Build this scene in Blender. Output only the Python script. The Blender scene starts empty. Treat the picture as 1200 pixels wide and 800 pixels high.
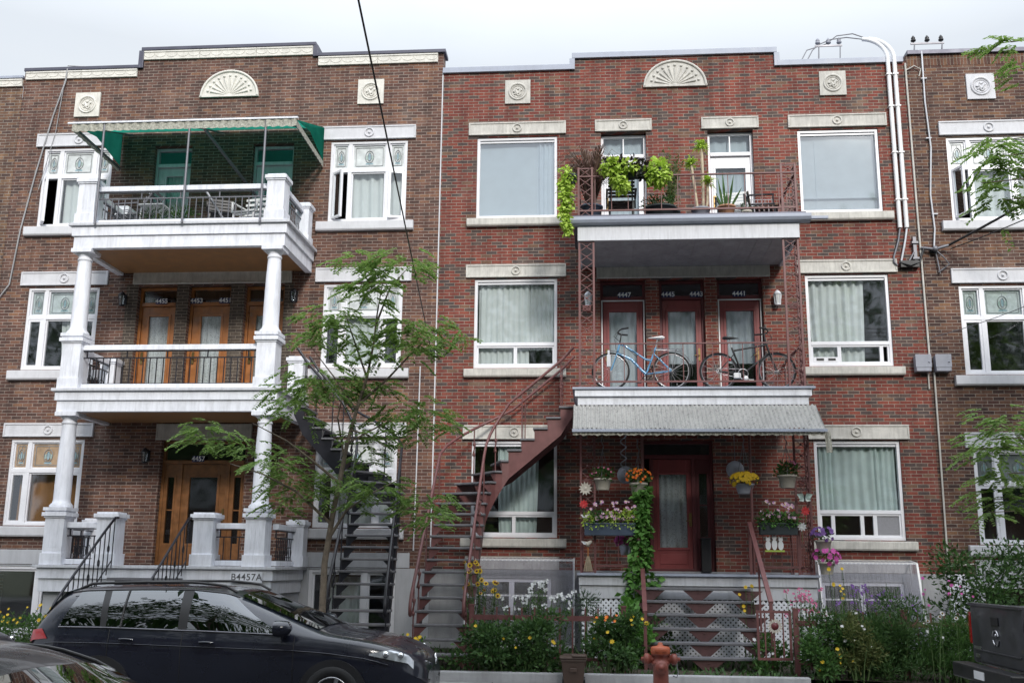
import bpy, math, random
from mathutils import Vector, Matrix
R = random.Random(11)
SC = bpy.context.scene
COL = SC.collection
PI = math.pi
ORG = {}

# ------------------------------------------------------------------ mesh builder
class MB:
    def __init__(s):
        s.v = []; s.f = []; s.sm = []; s.mi = []
    def add(s, vs, fs, smooth=False, m=0):
        b = len(s.v); s.v += [tuple(q) for q in vs]
        for f in fs:
            s.f.append(tuple(b + i for i in f)); s.sm.append(smooth); s.mi.append(m)
    def quad(s, a, b, c, d, m=0, smooth=False):
        s.add([a, b, c, d], [(0, 1, 2, 3)], smooth, m)
    def box(s, x0, x1, y0, y1, z0, z1, m=0):
        s.add([(x0,y0,z0),(x1,y0,z0),(x1,y1,z0),(x0,y1,z0),(x0,y0,z1),(x1,y0,z1),(x1,y1,z1),(x0,y1,z1)],
              [(0,3,2,1),(4,5,6,7),(0,1,5,4),(1,2,6,5),(2,3,7,6),(3,0,4,7)], False, m)
    def bar(s, p, q, w, h=None, up=(0,0,1), m=0):
        p = Vector(p); q = Vector(q); h = h or w
        d = (q-p).normalized(); u = Vector(up)
        if abs(d.dot(u)) > .98: u = Vector((0,1,0))
        sd = d.cross(u).normalized(); u = sd.cross(d)
        vs = []
        for e in (p, q):
            for a, b in ((-1,-1),(1,-1),(1,1),(-1,1)):
                vs.append(e + sd*(a*w/2) + u*(b*h/2))
        s.add(vs, [(3,2,1,0),(4,5,6,7),(0,1,5,4),(1,2,6,5),(2,3,7,6),(3,0,4,7)], False, m)
    def tube(s, pts, r, n=6, m=0, closed=False, cap=True):
        P = [Vector(p) for p in pts]; k = len(P)
        rr = r if isinstance(r, (list, tuple)) else [r]*k
        up = None; rings = []
        for i in range(k):
            if closed: t = P[(i+1) % k] - P[i-1]
            else: t = P[min(i+1,k-1)] - P[max(i-1,0)]
            if t.length < 1e-9: t = Vector((0,0,1))
            t.normalize()
            if up is None:
                up = Vector((0,0,1)) if abs(t.z) < .9 else Vector((1,0,0))
            a = t.cross(up)
            if a.length < 1e-6: a = t.cross(Vector((0,1,0)))
            a.normalize(); up = a.cross(t).normalized()
            rings.append([P[i] + (a*math.cos(2*PI*j/n) + up*math.sin(2*PI*j/n))*rr[i] for j in range(n)])
        vs = [q for g in rings for q in g]; fs = []
        for i in range(k if closed else k-1):
            o = i*n; e = ((i+1) % k)*n
            for j in range(n):
                fs.append((o+j, e+j, e+(j+1) % n, o+(j+1) % n))
        s.add(vs, fs, True, m)
        if cap and not closed:
            s.add(rings[0], [tuple(range(n))], False, m); s.add(rings[-1], [tuple(reversed(range(n)))], False, m)
    def lathe(s, prof, cx=0, cy=0, n=16, m=0, M=None, smooth=True):
        vs = []
        for r, z in prof:
            for j in range(n):
                a = 2*PI*j/n
                q = Vector((r*math.cos(a), r*math.sin(a), z))
                q = (M @ q) if M is not None else q + Vector((cx, cy, 0))
                vs.append(q)
        fs = []
        for i in range(len(prof)-1):
            for j in range(n):
                fs.append((i*n+j, i*n+(j+1) % n, (i+1)*n+(j+1) % n, (i+1)*n+j))
        s.add(vs, fs, smooth, m)
        s.add(vs[:n], [tuple(reversed(range(n)))], False, m); s.add(vs[-n:], [tuple(range(n))], False, m)
    def prism(s, poly, y0, y1, m=0):            # polygon in XZ, extruded along Y
        n = len(poly)
        vs = [(x, y0, z) for x, z in poly] + [(x, y1, z) for x, z in poly]
        fs = [tuple(range(n)), tuple(reversed(range(n, 2*n)))]
        for i in range(n): fs.append((i, n+i, n+(i+1) % n, (i+1) % n))
        s.add(vs, fs, False, m)
    def prismx(s, poly, x0, x1, m=0):           # polygon in YZ, extruded along X
        n = len(poly)
        vs = [(x0, y, z) for y, z in poly] + [(x1, y, z) for y, z in poly]
        fs = [tuple(reversed(range(n))), tuple(range(n, 2*n))]
        for i in range(n): fs.append((i, (i+1) % n, n+(i+1) % n, n+i))
        s.add(vs, fs, False, m)
    def grid(s, fn, nu, nv, m=0, smooth=True):
        vs = [fn(i/nu, j/nv) for j in range(nv+1) for i in range(nu+1)]
        fs = []
        for j in range(nv):
            for i in range(nu):
                a = j*(nu+1)+i
                fs.append((a, a+1, a+nu+2, a+nu+1))
        s.add(vs, fs, smooth, m)
    def ball(s, c, r, n=8, m=0, sz=1.0):
        prof = []
        k = max(4, n//2+1)
        for i in range(k+1):
            a = -PI/2 + PI*i/k
            prof.append((max(1e-4, r*math.cos(a)), c[2] + r*sz*math.sin(a)))
        s.lathe(prof, c[0], c[1], n, m)
    def leaf(s, p, d, nrm, L, Wd, m=0, fold=.15):
        p = Vector(p); d = Vector(d).normalized(); nrm = Vector(nrm)
        sd = d.cross(nrm)
        if sd.length < 1e-5: sd = d.orthogonal()
        sd.normalize(); nn = sd.cross(d)
        a = p; b = p + d*L; mid = p + d*(L*.45)
        l = mid + sd*Wd*.5 + nn*(fold*Wd); r_ = mid - sd*Wd*.5 + nn*(fold*Wd)
        s.add([a, l, b, r_], [(0,1,2),(0,2,3)], False, m)
    def build(s, name, mats, parent=None, bevel=0, org=None):
        me = bpy.data.meshes.new(name)
        o3 = Vector(org) if org is not None else (ORG.get(parent.name, Vector((0,0,0))) if parent else Vector((0,0,0)))
        me.from_pydata([(x-o3.x, y-o3.y, z-o3.z) for x, y, z in s.v], [], s.f)
        me.polygons.foreach_set('use_smooth', s.sm)
        if not isinstance(mats, (list, tuple)): mats = [mats]
        for mt in mats: me.materials.append(mt)
        if len(mats) > 1: me.polygons.foreach_set('material_index', s.mi)
        me.update()
        o = bpy.data.objects.new(name, me); COL.objects.link(o)
        if parent: o.parent = parent
        if org is not None: o.location = o3
        ORG[o.name] = o3
        if bevel:
            b = o.modifiers.new('edge_bevel', 'BEVEL'); b.width = bevel; b.segments = 2; b.limit_method = 'ANGLE'; b.angle_limit = .7
        return o

def tag(o, label=None, cat=None, group=None, kind=None):
    if label: o['label'] = label
    if cat: o['category'] = cat
    if group: o['group'] = group
    if kind: o['kind'] = kind
    return o
def thing(name, label, cat, loc=(0,0,0), rotz=0, group=None, local=False):
    o = bpy.data.objects.new(name, None); COL.objects.link(o)
    o.empty_display_size = .2
    o.location = loc; o.rotation_euler = (0,0,rotz)
    ORG[o.name] = Vector((0,0,0)) if local else Vector(loc)
    return tag(o, label, cat, group)
def copy_tree(o, parent=None):
    c = o.copy(); COL.objects.link(c)
    if parent: c.parent = parent
    for ch in list(o.children): copy_tree(ch, c)
    return c

# ------------------------------------------------------------------ materials
def new(name):
    m = bpy.data.materials.new(name); m.use_nodes = True
    nt = m.node_tree; nt.nodes.clear()
    out = nt.nodes.new('ShaderNodeOutputMaterial')
    return m, nt, out
def N(nt, t, **k):
    n = nt.nodes.new(t)
    for a, b in k.items(): setattr(n, a, b)
    return n
def ramp(nt, stops, interp='LINEAR'):
    r = N(nt, 'ShaderNodeValToRGB'); cr = r.color_ramp; cr.interpolation = interp
    while len(cr.elements) > 1: cr.elements.remove(cr.elements[-1])
    cr.elements[0].position = stops[0][0]; cr.elements[0].color = (*stops[0][1], 1)
    for p, c in stops[1:]:
        e = cr.elements.new(p); e.color = (*c, 1)
    return r
def mixrgb(nt, a, b, fac, mode='MIX'):
    n = N(nt, 'ShaderNodeMix', data_type='RGBA', blend_type=mode)
    for sock, val in ((n.inputs[6], a), (n.inputs[7], b), (n.inputs[0], fac)):
        if hasattr(val, 'is_output') or isinstance(val, bpy.types.NodeSocket): nt.links.new(val, sock)
        elif isinstance(val, (int, float)): sock.default_value = val
        else: sock.default_value = (*val, 1)
    return n.outputs[2]
def mat(name, col, rough=.6, metal=0., var=.12, vs=3., dirt=0., bump=0., bs=60., coat=0., spec=.5, streak=0.):
    m, nt, out = new(name)
    b = N(nt, 'ShaderNodeBsdfPrincipled')
    tc = N(nt, 'ShaderNodeTexCoord')
    nz = N(nt, 'ShaderNodeTexNoise'); nz.inputs['Scale'].default_value = vs; nz.inputs['Detail'].default_value = 6
    nt.links.new(tc.outputs['Object'], nz.inputs['Vector'])
    lo = tuple(c*(1-var) for c in col); hi = tuple(min(1, c*(1+var)) for c in col)
    rp = ramp(nt, [(.3, lo), (.7, hi)])
    nt.links.new(nz.outputs['Fac'], rp.inputs['Fac'])
    c = rp.outputs['Color']
    if dirt:
        n2 = N(nt, 'ShaderNodeTexNoise'); n2.inputs['Scale'].default_value = vs*2.3; n2.inputs['Detail'].default_value = 8; n2.inputs['Roughness'].default_value = .7
        mp = N(nt, 'ShaderNodeMapping'); mp.inputs['Scale'].default_value = (1.6, 1.6, .35)
        nt.links.new(tc.outputs['Object'], mp.inputs['Vector']); nt.links.new(mp.outputs[0], n2.inputs['Vector'])
        r2 = ramp(nt, [(.45, (0,0,0)), (.75, (dirt,)*3)])
        nt.links.new(n2.outputs['Fac'], r2.inputs['Fac'])
        c = mixrgb(nt, c, tuple(x*.35 for x in col), r2.outputs['Color'])
    if streak:
        n3 = N(nt, 'ShaderNodeTexNoise'); n3.inputs['Scale'].default_value = 9; n3.inputs['Detail'].default_value = 5
        mp = N(nt, 'ShaderNodeMapping'); mp.inputs['Scale'].default_value = (2.5, 2.5, .12)
        nt.links.new(tc.outputs['Object'], mp.inputs['Vector']); nt.links.new(mp.outputs[0], n3.inputs['Vector'])
        r3 = ramp(nt, [(.5, (0,0,0)), (.72, (streak,)*3)])
        nt.links.new(n3.outputs['Fac'], r3.inputs['Fac'])
        c = mixrgb(nt, c, tuple(x*.4 for x in col), r3.outputs['Color'])
    nt.links.new(c, b.inputs['Base Color'])
    rr = ramp(nt, [(.3, (max(.02, rough-.08),)*3), (.7, (min(1, rough+.08),)*3)])
    nt.links.new(nz.outputs['Fac'], rr.inputs['Fac']); nt.links.new(rr.outputs['Color'], b.inputs['Roughness'])
    b.inputs['Metallic'].default_value = metal
    b.inputs['Coat Weight'].default_value = coat; b.inputs['Coat Roughness'].default_value = .03
    b.inputs['Specular IOR Level'].default_value = spec
    if bump:
        n4 = N(nt, 'ShaderNodeTexNoise'); n4.inputs['Scale'].default_value = bs; n4.inputs['Detail'].default_value = 5
        nt.links.new(tc.outputs['Object'], n4.inputs['Vector'])
        bp = N(nt, 'ShaderNodeBump'); bp.inputs['Strength'].default_value = bump; bp.inputs['Distance'].default_value = .01
        nt.links.new(n4.outputs['Fac'], bp.inputs['Height']); nt.links.new(bp.outputs[0], b.inputs['Normal'])
    nt.links.new(b.outputs[0], out.inputs[0])
    return m
def brick(name, stops, mortar, soldier=False, blotch=(.75, 1.2), tintcol=None):
    m, nt, out = new(name)
    b = N(nt, 'ShaderNodeBsdfPrincipled'); tc = N(nt, 'ShaderNodeTexCoord')
    sx = N(nt, 'ShaderNodeSeparateXYZ'); nt.links.new(tc.outputs['Object'], sx.inputs[0])
    ad = N(nt, 'ShaderNodeMath', operation='ADD'); nt.links.new(sx.outputs[0], ad.inputs[0]); nt.links.new(sx.outputs[1], ad.inputs[1])
    cb = N(nt, 'ShaderNodeCombineXYZ')
    if soldier: nt.links.new(ad.outputs[0], cb.inputs[1]); nt.links.new(sx.outputs[2], cb.inputs[0])
    else: nt.links.new(ad.outputs[0], cb.inputs[0]); nt.links.new(sx.outputs[2], cb.inputs[1])
    # slightly uneven laying
    wz = N(nt, 'ShaderNodeTexNoise'); wz.inputs['Scale'].default_value = 6.; wz.inputs['Detail'].default_value = 3
    nt.links.new(tc.outputs['Object'], wz.inputs['Vector'])
    wv = N(nt, 'ShaderNodeVectorMath', operation='SCALE'); wv.inputs['Scale'].default_value = .008
    nt.links.new(wz.outputs['Color'], wv.inputs[0])
    wa = N(nt, 'ShaderNodeVectorMath', operation='ADD'); nt.links.new(cb.outputs[0], wa.inputs[0]); nt.links.new(wv.outputs[0], wa.inputs[1])
    bt = N(nt, 'ShaderNodeTexBrick'); bt.offset = .5
    nt.links.new(wa.outputs[0], bt.inputs['Vector'])
    bt.inputs['Color1'].default_value = (0,0,0,1); bt.inputs['Color2'].default_value = (1,1,1,1); bt.inputs['Mortar'].default_value = (.5,.5,.5,1)
    bt.inputs['Scale'].default_value = 1; bt.inputs['Mortar Size'].default_value = .0062; bt.inputs['Mortar Smooth'].default_value = .25
    bt.inputs['Bias'].default_value = 0; bt.inputs['Brick Width'].default_value = .213; bt.inputs['Row Height'].default_value = .066
    if soldier: bt.inputs['Brick Width'].default_value = .26; bt.offset = 0
    rp = ramp(nt, stops, 'CONSTANT'); nt.links.new(bt.outputs['Color'], rp.inputs['Fac'])
    nz = N(nt, 'ShaderNodeTexNoise'); nz.inputs['Scale'].default_value = 34; nz.inputs['Detail'].default_value = 6
    nt.links.new(tc.outputs['Object'], nz.inputs['Vector'])
    r1 = ramp(nt, [(.25, (.72,)*3), (.75, (1.22,)*3)]); nt.links.new(nz.outputs['Fac'], r1.inputs['Fac'])
    c = mixrgb(nt, rp.outputs['Color'], r1.outputs['Color'], 1., 'MULTIPLY')
    n2 = N(nt, 'ShaderNodeTexNoise'); n2.inputs['Scale'].default_value = .55; n2.inputs['Detail'].default_value = 7; n2.inputs['Roughness'].default_value = .65
    nt.links.new(tc.outputs['Object'], n2.inputs['Vector'])
    r2 = ramp(nt, [(.3, (blotch[0],)*3), (.7, (blotch[1],)*3)]); nt.links.new(n2.outputs['Fac'], r2.inputs['Fac'])
    n3 = N(nt, 'ShaderNodeTexNoise'); n3.inputs['Scale'].default_value = 14; n3.inputs['Detail'].default_value = 4
    nt.links.new(tc.outputs['Object'], n3.inputs['Vector'])
    r3 = ramp(nt, [(.3, tuple(x*.72 for x in mortar)), (.7, tuple(x*1.15 for x in mortar))]); nt.links.new(n3.outputs['Fac'], r3.inputs['Fac'])
    c = mixrgb(nt, c, r3.outputs['Color'], bt.outputs['Fac'])
    c = mixrgb(nt, c, r2.outputs['Color'], 1., 'MULTIPLY')
    n5 = N(nt, 'ShaderNodeTexNoise'); n5.inputs['Scale'].default_value = 3.2; n5.inputs['Detail'].default_value = 7; n5.inputs['Roughness'].default_value = .6
    m5 = N(nt, 'ShaderNodeMapping'); m5.inputs['Scale'].default_value = (1.3, 1.3, .16); nt.links.new(tc.outputs['Object'], m5.inputs['Vector']); nt.links.new(m5.outputs[0], n5.inputs['Vector'])
    r5 = ramp(nt, [(.38, (.72,.70,.70)), (.55, (1,1,1)), (.72, (1.16,1.13,1.10))]); nt.links.new(n5.outputs['Fac'], r5.inputs['Fac'])
    c = mixrgb(nt, c, r5.outputs['Color'], 1., 'MULTIPLY')
    n6 = N(nt, 'ShaderNodeTexNoise'); n6.inputs['Scale'].default_value = 1.1; n6.inputs['Detail'].default_value = 9; n6.inputs['Roughness'].default_value = .7
    m6 = N(nt, 'ShaderNodeMapping'); m6.inputs['Location'].default_value = (3.7, 1, 5.1); nt.links.new(tc.outputs['Object'], m6.inputs['Vector']); nt.links.new(m6.outputs[0], n6.inputs['Vector'])
    r6 = ramp(nt, [(.56, (0,0,0)), (.72, (.34,.34,.34))]); nt.links.new(n6.outputs['Fac'], r6.inputs['Fac'])
    c = mixrgb(nt, c, tuple(x*.9 for x in mortar), r6.outputs['Color'])
    nt.links.new(c, b.inputs['Base Color']); b.inputs['Roughness'].default_value = .88
    inv = N(nt, 'ShaderNodeMath', operation='SUBTRACT'); inv.inputs[0].default_value = 1; nt.links.new(bt.outputs['Fac'], inv.inputs[1])
    mu = N(nt, 'ShaderNodeMath', operation='MULTIPLY_ADD'); nt.links.new(nz.outputs['Fac'], mu.inputs[0]); mu.inputs[1].default_value = .35; nt.links.new(inv.outputs[0], mu.inputs[2])
    bp = N(nt, 'ShaderNodeBump'); bp.inputs['Strength'].default_value = .7; bp.inputs['Distance'].default_value = .008
    nt.links.new(mu.outputs[0], bp.inputs['Height']); nt.links.new(bp.outputs[0], b.inputs['Normal'])
    nt.links.new(b.outputs[0], out.inputs[0])
    return m
def glass(name, tint=(.9,.95,.95), refl=.13, rough=.0, wav=.0):
    m, nt, out = new(name)
    t = N(nt, 'ShaderNodeBsdfTransparent'); t.inputs[0].default_value = (*tint, 1)
    g = N(nt, 'ShaderNodeBsdfGlossy'); g.inputs['Roughness'].default_value = rough; g.inputs[0].default_value = (.95,.97,1,1)
    if wav:
        tc = N(nt, 'ShaderNodeTexCoord'); nz = N(nt, 'ShaderNodeTexNoise'); nz.inputs['Scale'].default_value = 1.7; nz.inputs['Detail'].default_value = 1
        nt.links.new(tc.outputs['Object'], nz.inputs['Vector'])
        bp = N(nt, 'ShaderNodeBump'); bp.inputs['Strength'].default_value = wav; bp.inputs['Distance'].default_value = .05
        nt.links.new(nz.outputs['Fac'], bp.inputs['Height']); nt.links.new(bp.outputs[0], g.inputs['Normal'])
    ge = N(nt, 'ShaderNodeNewGeometry')
    dp = N(nt, 'ShaderNodeVectorMath', operation='DOT_PRODUCT'); nt.links.new(ge.outputs['Normal'], dp.inputs[0]); nt.links.new(ge.outputs['Incoming'], dp.inputs[1])
    ab = N(nt, 'ShaderNodeMath', operation='ABSOLUTE'); nt.links.new(dp.outputs['Value'], ab.inputs[0])
    om = N(nt, 'ShaderNodeMath', operation='SUBTRACT'); om.inputs[0].default_value = 1; nt.links.new(ab.outputs[0], om.inputs[1])
    pw = N(nt, 'ShaderNodeMath', operation='POWER'); nt.links.new(om.outputs[0], pw.inputs[0]); pw.inputs[1].default_value = 5
    ma = N(nt, 'ShaderNodeMath', operation='MULTIPLY_ADD'); ma.use_clamp = True; nt.links.new(pw.outputs[0], ma.inputs[0]); ma.inputs[1].default_value = .9; ma.inputs[2].default_value = .04+refl
    mx = N(nt, 'ShaderNodeMixShader'); nt.links.new(ma.outputs[0], mx.inputs[0]); nt.links.new(t.outputs[0], mx.inputs[1]); nt.links.new(g.outputs[0], mx.inputs[2])
    nt.links.new(mx.outputs[0], out.inputs[0])
    return m
def leafmat(name, cols, trans=.35, rough=.55):
    m, nt, out = new(name)
    ge = N(nt, 'ShaderNodeNewGeometry')
    st = [(i/max(1, len(cols)-1), c) for i, c in enumerate(cols)]
    rp = ramp(nt, st); nt.links.new(ge.outputs['Random Per Island'], rp.inputs['Fac'])
    b = N(nt, 'ShaderNodeBsdfPrincipled'); nt.links.new(rp.outputs['Color'], b.inputs['Base Color']); b.inputs['Roughness'].default_value = rough; b.inputs['Specular IOR Level'].default_value = .3
    t = N(nt, 'ShaderNodeBsdfTranslucent'); c2 = mixrgb(nt, rp.outputs['Color'], (1.0,1.05,.45), .35, 'MULTIPLY'); nt.links.new(c2, t.inputs[0])
    mx = N(nt, 'ShaderNodeMixShader'); mx.inputs[0].default_value = trans
    nt.links.new(b.outputs[0], mx.inputs[1]); nt.links.new(t.outputs[0], mx.inputs[2]); nt.links.new(mx.outputs[0], out.inputs[0])
    return m
def cloth(name, col, trans=.3, var=.1, vs=4., stripe=0):
    m, nt, out = new(name)
    tc = N(nt, 'ShaderNodeTexCoord')
    nz = N(nt, 'ShaderNodeTexNoise'); nz.inputs['Scale'].default_value = vs; nz.inputs['Detail'].default_value = 6
    nt.links.new(tc.outputs['Object'], nz.inputs['Vector'])
    rp = ramp(nt, [(.3, tuple(x*(1-var) for x in col)), (.7, tuple(min(1, x*(1+var)) for x in col))]); nt.links.new(nz.outputs['Fac'], rp.inputs['Fac'])
    c = rp.outputs['Color']
    if stripe:   # lace / weave
        vo = N(nt, 'ShaderNodeTexVoronoi'); vo.inputs['Scale'].default_value = stripe; nt.links.new(tc.outputs['Object'], vo.inputs['Vector'])
        r2 = ramp(nt, [(.2, (.55,)*3), (.4, (1,)*3)]); nt.links.new(vo.outputs['Distance'], r2.inputs['Fac'])
        c = mixrgb(nt, c, r2.outputs['Color'], .8, 'MULTIPLY')
    d = N(nt, 'ShaderNodeBsdfDiffuse'); nt.links.new(c, d.inputs[0])
    t = N(nt, 'ShaderNodeBsdfTranslucent'); nt.links.new(c, t.inputs[0])
    mx = N(nt, 'ShaderNodeMixShader'); mx.inputs[0].default_value = trans
    nt.links.new(d.outputs[0], mx.inputs[1]); nt.links.new(t.outputs[0], mx.inputs[2]); nt.links.new(mx.outputs[0], out.inputs[0])
    return m
def emis(name, col, s):
    m, nt, out = new(name)
    e = N(nt, 'ShaderNodeEmission'); e.inputs[0].default_value = (*col, 1); e.inputs[1].default_value = s
    nt.links.new(e.outputs[0], out.inputs[0]); return m

M = {}
M['brick_brown'] = brick('brown_brick', [(0,(0.079,0.043,0.035)),(.13,(0.133,0.063,0.047)),(.34,(0.102,0.047,0.036)),(.5,(0.168,0.079,0.054)),(.62,(0.139,0.066,0.048)),(.76,(0.197,0.094,0.059)),(.86,(0.093,0.052,0.042)),(.95,(0.226,0.111,0.064))], (.335,.275,.235))
M['brick_red'] = brick('red_brick', [(0,(0.080,0.056,0.052)),(.14,(0.197,0.045,0.031)),(.34,(0.164,0.036,0.027)),(.5,(0.100,0.064,0.055)),(.58,(0.230,0.057,0.037)),(.72,(0.156,0.039,0.030)),(.82,(0.172,0.090,0.057)),(.89,(0.205,0.048,0.034))], (.30,.25,.205))
M['brick_tan'] = brick('tan_brick', [(0,(0.112,0.059,0.041)),(.3,(0.165,0.087,0.052)),(.55,(0.132,0.068,0.046)),(.75,(0.218,0.124,0.070)),(.9,(0.086,0.050,0.041))], (.32,.28,.24))
M['brick_umber'] = brick('umber_brick', [(0,(0.059,0.031,0.026)),(.2,(0.119,0.056,0.038)),(.4,(0.092,0.042,0.032)),(.6,(0.155,0.074,0.045)),(.8,(0.125,0.059,0.041)),(.92,(0.198,0.099,0.052))], (.30,.25,.21))
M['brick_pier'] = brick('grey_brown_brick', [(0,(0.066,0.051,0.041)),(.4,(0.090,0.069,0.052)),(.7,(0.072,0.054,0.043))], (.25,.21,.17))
M['brick_soldier'] = brick('soldier_brick', [(0,(0.086,0.040,0.029)),(.3,(0.152,0.068,0.041)),(.6,(0.112,0.050,0.035)),(.8,(0.185,0.093,0.052))], (.26,.22,.18), soldier=True)
M['white'] = mat('white_paint', (.80,.815,.875), .5, var=.07, vs=2, dirt=.42, bump=.15, bs=24, streak=.2)
M['trim'] = mat('white_window_vinyl', (.80,.80,.84), .35, var=.03, dirt=.08)
M['greywhite'] = mat('grey_white_paint', (.60,.61,.65), .5, var=.06, dirt=.3, streak=.25)
M['stone'] = mat('weathered_limestone', (.57,.55,.51), .85, var=.14, vs=5, dirt=.4, bump=.3, bs=80, streak=.25)
M['stonewhite'] = mat('painted_stone', (.62,.62,.65), .7, var=.06, vs=4, dirt=.22, bump=.15, bs=70)
M['terra'] = mat('cream_terracotta', (.70,.675,.62), .7, var=.1, vs=5, dirt=.35, bump=.2, bs=60)
M['concrete'] = mat('grey_concrete', (.36,.36,.37), .9, var=.15, vs=2, dirt=.4, bump=.4, bs=60)
M['found'] = mat('painted_foundation', (.48,.49,.52), .85, var=.08, vs=2, dirt=.3, bump=.3, bs=50)
M['slate'] = mat('dark_metal_flashing', (.085,.085,.115), .45, .3, var=.1)
M['zinc'] = mat('pale_metal_flashing', (.34,.37,.45), .5, .0, var=.08, dirt=.15)
M['iron_red'] = mat('oxide_red_iron_paint', (.15,.058,.056), .5, var=.15, vs=8, dirt=.25)
M['iron_shaded'] = mat('shaded_oxide_iron_paint', (.085,.036,.036), .6, var=.2, vs=8, dirt=.3)  # darker copy of the red iron paint, shade put into its colour
M['iron_black'] = mat('black_iron_paint', (.010,.010,.016), .4, var=.2)
M['iron_grey'] = mat('grey_metal', (.17,.17,.19), .45, .4, var=.15)
M['tread'] = mat('grey_stair_tread', (.14,.138,.15), .6, var=.12, vs=6, dirt=.3)
M['door_red'] = mat('red_door_paint', (.235,.045,.045), .4, var=.1, vs=4, dirt=.12)
M['door_darkred'] = mat('dark_red_frame_paint', (.12,.022,.026), .45, var=.12, dirt=.15)
M['wood'] = mat('varnished_orange_wood', (.33,.125,.036), .35, var=.22, vs=7, coat=.3)
M['wood_dark'] = mat('dark_varnished_wood', (.20,.085,.028), .4, var=.3, vs=7, coat=.2)
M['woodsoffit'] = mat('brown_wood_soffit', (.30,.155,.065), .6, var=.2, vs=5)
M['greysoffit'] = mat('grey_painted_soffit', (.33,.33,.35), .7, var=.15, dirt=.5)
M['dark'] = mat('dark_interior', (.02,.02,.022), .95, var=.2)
M['black'] = mat('black_plastic', (.014,.014,.016), .45, var=.2)
M['rubber'] = mat('black_rubber', (.016,.016,.017), .8, var=.2)
M['chrome'] = mat('chrome_metal', (.75,.76,.78), .15, 1., var=.05)
M['alloy'] = mat('silver_alloy', (.5,.5,.52), .3, .9, var=.05)
M['brass'] = mat('aged_brass', (.25,.17,.07), .35, .9)
M['glass'] = glass('window_glass', refl=.12, rough=.04, wav=.05)
M['glass_sky'] = glass('upper_window_glass', refl=.30, rough=.05, wav=.04)
M['glass_door'] = glass('door_glass', tint=(.82,.86,.86), refl=.07, rough=.05, wav=.06)
M['poly'] = glass('ribbed_polycarbonate', tint=(.82,.82,.88), refl=-.02, rough=.3)
def milky(m, amount):
    nt = m.node_tree; out = [n for n in nt.nodes if n.type == 'OUTPUT_MATERIAL'][0]; src = out.inputs[0].links[0].from_socket
    d = N(nt, 'ShaderNodeBsdfDiffuse'); d.inputs[0].default_value = (.75,.75,.80,1); mx = N(nt, 'ShaderNodeMixShader'); mx.inputs[0].default_value = amount
    nt.links.new(src, mx.inputs[1]); nt.links.new(d.outputs[0], mx.inputs[2]); nt.links.new(mx.outputs[0], out.inputs[0])
milky(M['poly'], .12)
M['stainblue'] = mat('leaded_blue_glass', (.30,.42,.47), .2, var=.2, vs=20)
M['staingreen'] = mat('leaded_green_glass', (.38,.48,.44), .2, var=.2, vs=20)
M['stainclear'] = mat('leaded_obscure_glass', (.60,.63,.63), .2, var=.16, vs=9)
M['lead'] = mat('lead_came', (.28,.29,.30), .5, .3)
M['stain_warm_light'] = mat('warm_light_leaded_glass', (.42,.30,.20), .2, var=.2, vs=9)  # amber tint carries the warm room light of one lit window
M['curtain'] = cloth('white_curtain', (.92,.93,.92), .3, var=.04)
M['curtain_green'] = cloth('pale_green_curtain', (.80,.89,.87), .3)
M['curtain_warm_light'] = cloth('warm_light_curtain', (.50,.24,.09), .4, var=.35, vs=2)  # amber in the cloth colour stands for warm light inside the room
M['blind'] = cloth('pale_blue_blind', (.72,.80,.87), .3, var=.04)
M['blind_grey'] = cloth('pale_grey_blind', (.74,.79,.85), .3, var=.05)
M['lace'] = cloth('lace_curtain', (.92,.94,.96), .3, stripe=26)
M['grille'] = mat('grey_mesh_grille', (.25,.25,.27), .7, var=.2, vs=60)
M['plate'] = mat('blue_enamel_plate', (.02,.025,.09), .25, var=.1)
M['lettering'] = mat('white_lettering', (.8,.8,.8), .5, var=.03)
M['letterdark'] = mat('dark_lettering', (.10,.10,.11), .6, var=.1)
M['green_canvas'] = cloth('green_awning_canvas', (.02,.21,.15), .6, var=.22, vs=3)
M['valance'] = cloth('mouldy_cream_valance', (.46,.45,.39), .2, var=.4, vs=30)
M['fibre'] = mat('weathered_corrugated_fibreglass', (.34,.335,.32), .75, var=.12, vs=2, dirt=.25, streak=.8)
M['asphalt'] = mat('asphalt', (.05,.05,.052), .9, var=.3, vs=1.5, dirt=.3, bump=.6, bs=150)
M['pave'] = mat('concrete_sidewalk', (.30,.295,.285), .9, var=.15, vs=1.2, dirt=.4, bump=.4, bs=90)
M['soil'] = mat('garden_soil', (.045,.034,.022), .95, var=.4, vs=8, bump=1., bs=40)
M['ground'] = mat('ground_earth', (.07,.08,.045), .95, var=.3, vs=.5)
M['hydrant'] = mat('oxide_red_hydrant_paint', (.20,.052,.036), .5, var=.18, vs=9, dirt=.25, bump=.15)
M['hydrant_top'] = mat('orange_hydrant_bonnet', (.36,.085,.035), .5, var=.12, dirt=.2)
M['bin'] = mat('brown_plastic', (.06,.036,.026), .55, var=.15, dirt=.2)
M['carpaint'] = mat('midnight_blue_car_paint', (.007,.009,.019), .3, .0, var=.06, coat=.75, spec=.4)
M['cargrey'] = mat('charcoal_car_paint', (.014,.014,.019), .3, .0, var=.06, coat=.3, spec=.35)
M['truckpaint'] = mat('dusty_charcoal_paint', (.045,.045,.052), .45, .0, var=.3, vs=4, dirt=.2, coat=.2)
M['carglass'] = glass('tinted_car_glass', tint=(.10,.12,.12), refl=.12)
M['lampred'] = mat('red_lamp_lens', (.32,.010,.014), .12, var=.1, coat=1.)
M['lampclear'] = mat('headlight_lens', (.5,.52,.55), .08, .5, var=.3, vs=14, coat=1.)
M['amber'] = mat('amber_lens', (.6,.2,.02), .2)
M['bluebike'] = mat('sky_blue_bike_paint', (.13,.33,.55), .25, var=.06, coat=.6)
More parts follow.
